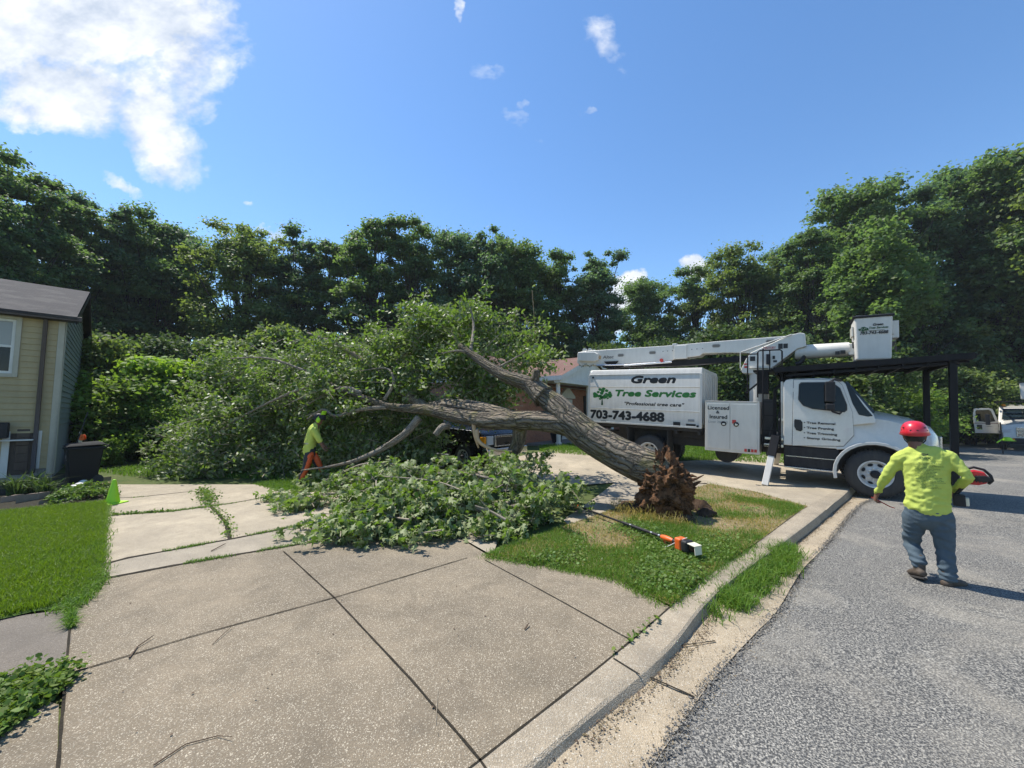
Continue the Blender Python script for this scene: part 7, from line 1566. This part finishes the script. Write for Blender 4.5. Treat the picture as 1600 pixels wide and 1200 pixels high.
# helmet
def helmet(c, mat, parent, fwd, sdv, s=1.0, tilt=0.0, visor=True):
    m = MB(); n1_, n2_ = 40, 14; up = Vector((0, 0, 1)); o = []
    for i in range(n2_+1):
        ph = (PI/2)*(1-i/n2_)
        for j in range(n1_):
            a_ = 2*PI*j/n1_; ca, sa = math.cos(a_), math.sin(a_); rx = .098*s; ry = .128*s; rz_ = .112*s
            e = math.cos(ph)**.8 if ph < PI/2-1e-6 else 0; q_ = c+sdv*rx*sa*e+fwd*ry*ca*e+up*(rz_*math.sin(ph))
            rib = 1+.018*max(0, math.cos(3*a_+PI))*(e if e < .95 else 0)*0+.012*abs(math.sin(2.5*sa*PI))*math.sin(ph*2)
            q_ = c+(q_-c)*rib
            if i == n2_: q_ = q_+(sdv*sa+fwd*ca)*.012*s+up*(-.022-.014*abs(ca))*s
            o.append(q_)
    m.add(o, [(i*n1_+j, i*n1_+(j+1) % n1_, (i+1)*n1_+(j+1) % n1_, (i+1)*n1_+j) for i in range(n2_) for j in range(n1_)])
    ho = m.obj('helmet', mat, parent, smooth=True); ho.data.set_sharp_from_angle(angle=R(60))
    sd2 = ho.modifiers.new('t', 'SOLIDIFY'); sd2.thickness = .006; sd2.offset = 0
    v = MB()
    for s_ in (-1, 1):
        for k in range(2):
            p = c+sdv*s_*(.088-.012*k)*s-fwd*.03*s*(1+k)+up*(.022+.026*k)*s; v.bar(p-fwd*.03*s, p+fwd*.035*s+up*.006, .012*s, .007*s)
    bp2 = c-fwd*.121*s+up*.022*s; v.bar(bp2-sdv*.03*s, bp2+sdv*.03*s, .012*s, .010*s); v.obj('vent', M['ink'], ho)
    rim_ = MB(); P = [c+sdv*.101*s*math.sin(a_)+fwd*.133*s*math.cos(a_)+up*(-.022-.014*abs(math.cos(a_)))*s for a_ in [2*PI*j/30 for j in range(31)]]; rim_.tube(P, .004, 6, cap=False); rim_.obj('helmet_edge', M['black'], ho, smooth=True)
    return ho
hmc = Apt(1429, 676, .03); helmet(hmc+Vector((0, 0, .005)), M['redhelmet'], pa, fw, sd_, 1.12)
stp = MB(); stp.tube([hmc-sd_*.085-Vector((0, 0, .02)), hc_-sd_*.082-Vector((0, 0, .05))+fw*.02, hc_-sd_*.03-Vector((0, 0, .125))+fw*.05, hc_+sd_*.03-Vector((0, 0, .125))+fw*.05, hc_+sd_*.082-Vector((0, 0, .05))+fw*.02, hmc+sd_*.085-Vector((0, 0, .02))], .006, 6); stp.obj('chin_strap', M['black'], pa, smooth=True)
# print on the shirt back: fish, letters and rows of fine print, projected on to the cloth
from mathutils.bvhtree import BVHTree
bvh = BVHTree.FromPolygons([v.co for v in shirt.data.vertices], [p.vertices for p in shirt.data.polygons])
def on_shirt(me, base, w_):
    """me lies in XY metres; wrap to the back at photo pixel base"""
    o0 = Apt(*base, -.5)
    for v in me.vertices:
        s_ = o0+sd_*v.co.x+Vector((0, 0, v.co.y)); hit = bvh.ray_cast(s_, fw)
        v.co = (hit[0]-fw*.0025) if hit[0] else s_+fw*.35
def printed(name, mb, base, mat=None):
    me = mb.mesh(name); on_shirt(me, base, 0); return link(name, me, mat or M['darkgreenink'], shirt)
fish = MB(); P = [(-.030, .003), (-.018, .010), (0, .009), (.014, .002), (.030, .012), (.026, .0), (.030, -.008), (.015, -.005), (.0, -.001), (-.015, -.003)]; fish.add([(x, y, 0) for x, y in P], [tuple(range(len(P)))]); P = [(-.022, -.010), (.0, -.012), (.018, -.012), (.01, -.018), (-.01, -.018)]; fish.add([(x, y, 0) for x, y in P], [tuple(range(len(P)))])
printed('fish_print', fish, (1444, 714.5), M['ink'])
def text_mesh(body, size, width):
    o = text_obj(body, size, None, Matrix.Identity(4), 'tmp', None, 0, .0006, 1, width); me = o.data; bpy.data.objects.remove(o); return me
me = text_mesh('OBX', .036, .085); me.transform(Matrix.Translation((-.04, 0, 0))); me.name = 'lettering'; me.materials.clear(); on_shirt(me, (1445, 722.5), 0); link('lettering', me, M['darkgreenink'], shirt)
rr = random.Random(6); ln = MB()
for k in range(18):
    y = -k*.0155; x = rr.uniform(-.10, -.06); xe = rr.uniform(.03, .1)
    while x < xe:
        w_ = rr.uniform(.008, .03); n = max(2, int(w_/.008)); 
        ln.add([(x+w_*i/n, y+(.0022 if j else -.0018)+rr.uniform(-.0007, .0007), 0) for j in (0, 1) for i in range(n+1)], [(i, i+1, n+2+i, n+1+i) for i in range(n)]); x += w_+rr.uniform(.003, .007)
printed('fine_print', ln, (1449, 729))
# red line in the left hand
rp_ = MB(); a_ = LW+(LW-LE).normalized()*.09; rp_.tube([a_-sd_*.03+Vector((0, 0, .01)), a_+sd_*.05-Vector((0, 0, .03)), a_+sd_*.13-Vector((0, 0, .075)), a_+sd_*.17+fw*.02-Vector((0, 0, .09))], [.007, .007, .006, .004], 8)
o = rp_.obj('red_lanyard', pmat('red_cord', (.35, .03, .02), .6), smooth=True); o.location = P0; tag(o, 'short dark red rope end held in the left hand of the red helmeted worker', 'rope')
# chainsaw carried on his right
cs0 = Apt(1527, 746, .12); cw = empty('chainsaw', P0+cs0, (0, 0, math.atan2(sd_.y, sd_.x))); tag(cw, 'red and black chainsaw carried at the right elbow of the red helmeted worker', 'chainsaw')
M['redplastic'] = pmat('red_plastic', (.5, .015, .02), .35, fn=dirty((.5, .015, .02), .4, 20, dc=(.03, .02, .02)))
m = MB(); m.prism([(-.10, -.05), (-.08, .05), (-.02, .075), (.05, .06), (.07, .02), (.06, -.05), (.0, -.075), (-.06, -.075)], [-.06, -.05, .05, .06]); m.obj('engine_housing', M['redplastic'], cw, bevel=.015, seg=3)
m = MB(); m.prism([(-.02, .02), (.05, .03), (.085, .012), (.09, -.02), (.05, -.04), (-.03, -.03)], [-.072, .072]); m.tube([(-.07, 0, .08), (-.02, 0, .105), (.05, 0, .085), (.09, 0, .03), (.10, 0, -.02), (.07, 0, -.06)], .014, 8); m.obj('front_handle', M['black'], cw, bevel=.006)
m = MB(); 
for k in range(5): m.box(-.06+k*.022, -.05+k*.022, -.066, -.058, -.045, .03)
m.obj('cooling_slot', M['ink'], cw)
cs1 = Apt(1500, 782, .10)-cs0; cx_, cz_ = cs1.dot(sd_), cs1.z
m = MB(); m.box(cx_-.05, cx_+.04, -.05, .05, cz_-.06, cz_+.06); m.tube([(cx_-.03, 0, cz_+.05), (-.06, 0, -.05)], .016, 8); m.obj('rear_handle', M['black'], cw, bevel=.012); MB().box(cx_+.03, cx_+.065, -.04, .04, cz_-.05, cz_+.035).obj('fuel_tank', M['palecream'], cw, bevel=.01)
m = MB(); m.prism([(cx_-.02, cz_-.06), (cx_+.03, cz_-.06), (cx_+.03, cz_-.03), (cx_-.02, cz_-.03)], [.05, .45]); m.obj('guide_bar', M['chrome'], cw)

# --- worker in ear defenders, walking right, seen from his right side
Q0 = gp(487, 757, 0); fb = Vector((.96, .28, 0)); sb = Vector((.28, -.96, 0)); pb = empty('person', Q0); tag(pb, 'worker in lime shirt, orange chaps and black ear defender helmet walking by the fallen crown', 'person')
def Bp(px, py, s_=0.0): r_ = ray(px, py); o = Vector((0, 0, CAMH)); k = (Q0.dot(sb)+s_-o.dot(sb))/r_.dot(sb); return o+r_*k-Q0
hipB = Bp(484, 703); nbB = Bp(494, 665); shB = Bp(492, 671); 
tb_ = MB(); c, q = spl([Bp(483, 706), Bp(484, 697), Bp(487, 683), Bp(490, 671), Bp(494, 664)], [(.165, .13), (.165, .13), (.175, .13), (.17, .115), (.07, .07)]); chainrings(tb_, c, q, sb, 24)
arms = []
for s_, E_, W_ in ((.19, Bp(499, 687, .2), Bp(505, 699, .2)), (-.19, Bp(497, 687, -.2), Bp(507, 697, -.2))):
    S_ = shB+sb*s_; c, q = spl([S_-sb*s_*.3, S_, S_.lerp(E_, .5), E_+(W_-E_)*.15], [.07, .075, .068, .062]); chainrings(tb_, c, q, sb, 16); arms.append((S_, E_, W_))
fuse('shirt', tb_, M['hivis'], pb, .014, 4, wr(.007, 11))
nv = MB(); c, q = spl([Bp(485, 700), Bp(484, 709)], [(.155, .12), (.15, .125)], 3); chainrings(nv, c, q, sb, 20)
lgs = []
for s_, K_, A_ in ((.09, Bp(478, 728, .1), Bp(470, 750, .1)), (-.09, Bp(497, 727, -.1), Bp(503, 745, -.1))):
    H_ = Bp(484, 708)+sb*s_; c, q = spl([H_, H_.lerp(K_, .5), K_, K_.lerp(A_, .5), A_], [.092, .085, .068, .06, .058]); chainrings(nv, c, q, sb, 16); lgs.append((H_, K_, A_))
fuse('trousers', nv, M['navy'], pb, .014, 4, wr(.006, 12))
cp_ = MB()
for (H_, K_, A_), s_ in zip(lgs, (1, 1)):
    f_ = fb*.03; c, q = spl([H_+f_-Vector((0, 0, .02)), H_.lerp(K_, .5)+f_, K_+f_*.9, K_.lerp(A_, .6)+f_*.6, A_+f_*.4], [(.094, .085), (.088, .08), (.075, .068), (.068, .06), (.066, .058)]); chainrings(cp_, c, q, sb, 16)
    if s_: pass
fuse('chaps', cp_, M['chaps'], pb, .014, 3, wr(.006, 13))
bd = MB(); hB_ = Bp(499, 655)
chainrings(bd, [hB_+Vector((0, 0, .08)), hB_+Vector((0, 0, .02)), hB_-Vector((0, 0, .05)), hB_-Vector((0, 0, .10))+fb*.02], [(.06, .075), (.074, .094), (.066, .085), (.04, .05)], sb, 18)
chainrings(bd, [hB_-Vector((0, 0, .03))-fb*.02, nbB-Vector((0, 0, .06))], [.055, .065], sb, 14); chainrings(bd, [hB_+fb*.09-Vector((0, 0, .01)), hB_+fb*.108-Vector((0, 0, .03))], [.01, .014], sb, 10)
chainrings(bd, [nbB-Vector((0, 0, .05)), Bp(487, 683), Bp(484, 706)], [(.09, .07), (.14, .09), (.12, .09)], sb, 16)
for S_, E_, W_ in arms: c, q = spl([S_, E_, E_.lerp(W_, .5), W_], [.045, .04, .037, .027]); chainrings(bd, c, q, sb, 12); hand(bd, W_, (W_-E_)+fb*.02, fb, 1, .9)
for H_, K_, A_ in lgs: chainrings(bd, [H_, K_, A_], [.07, .05, .04], sb, 12)
fuse('body', bd, skinA, pb, .007, 2)
def boot2(heel, td, up): o = boot(heel, td, up, name='boots'); o.name = 'boot'; o.parent = pb; return o
boot2(lgs[0][2]+Vector((0, 0, .02)), fb, (0, 0, 1)); boot2(lgs[1][2]+Vector((0, 0, -.01)), fb+Vector((0, 0, .35)), (0, 0, 1))
hb_ = helmet(hB_+Vector((0, 0, .02)), M['black'], pb, fb, sb, 1.12)
for s_ in (1, -1):
    m = MB(); c_ = hB_+sb*s_*.105-Vector((0, 0, .02))-fb*.01; m.ball(c_, .055, 14, 10, (1, .6, 1.2)); m.obj('ear_defender', M['cone'], hb_, smooth=True)
    MB().tube([c_+Vector((0, 0, .05)), hB_+sb*s_*.115+Vector((0, 0, .07))], .008, 6).obj('defender_arm', M['cone'], hb_)
m = MB(); vp = [hB_+fb*.13*math.cos(a_)+sb*.115*math.sin(a_)+Vector((0, 0, .11)) for a_ in np.linspace(-1.2, 1.2, 11)]; vq = [p+Vector((0, 0, .09))+fb*.03 for p in vp]; m.add([tuple(p) for p in vp+vq], [(i, i+1, 12+i, 11+i) for i in range(10)]); vo = m.obj('raised_visor', M['cone'], hb_); sdm = vo.modifiers.new('t', 'SOLIDIFY'); sdm.thickness = .006
m = MB(); c_ = Bp(487, 690); chainrings(m, [Bp(484, 693.5), Bp(484, 691)], [(.172, .137), (.173, .138)], sb, 20, cap=False); m.obj('reflective_band', M['chrome'], pb, smooth=True)
# ------------------------------------------------------------------ haze volume added to lift the dark far trees
if HAZE:
    hz_ = MB().box(-95, 115, -30, 110, -1.6, 26).obj('haze', None); tag(hz_, kind='stuff')
    hm = bpy.data.materials.new('added_haze'); hm.use_nodes = True; tt = NT(hm.node_tree); tt.n.clear(); ho = tt.new('ShaderNodeOutputMaterial'); pv = tt.new('ShaderNodeVolumePrincipled'); pv.inputs['Density'].default_value = HAZE; pv.inputs['Color'].default_value = (.82, .9, 1, 1); tt.l.new(pv.outputs[0], ho.inputs['Volume'])
    hz_.data.materials.clear(); hz_.data.materials.append(hm)
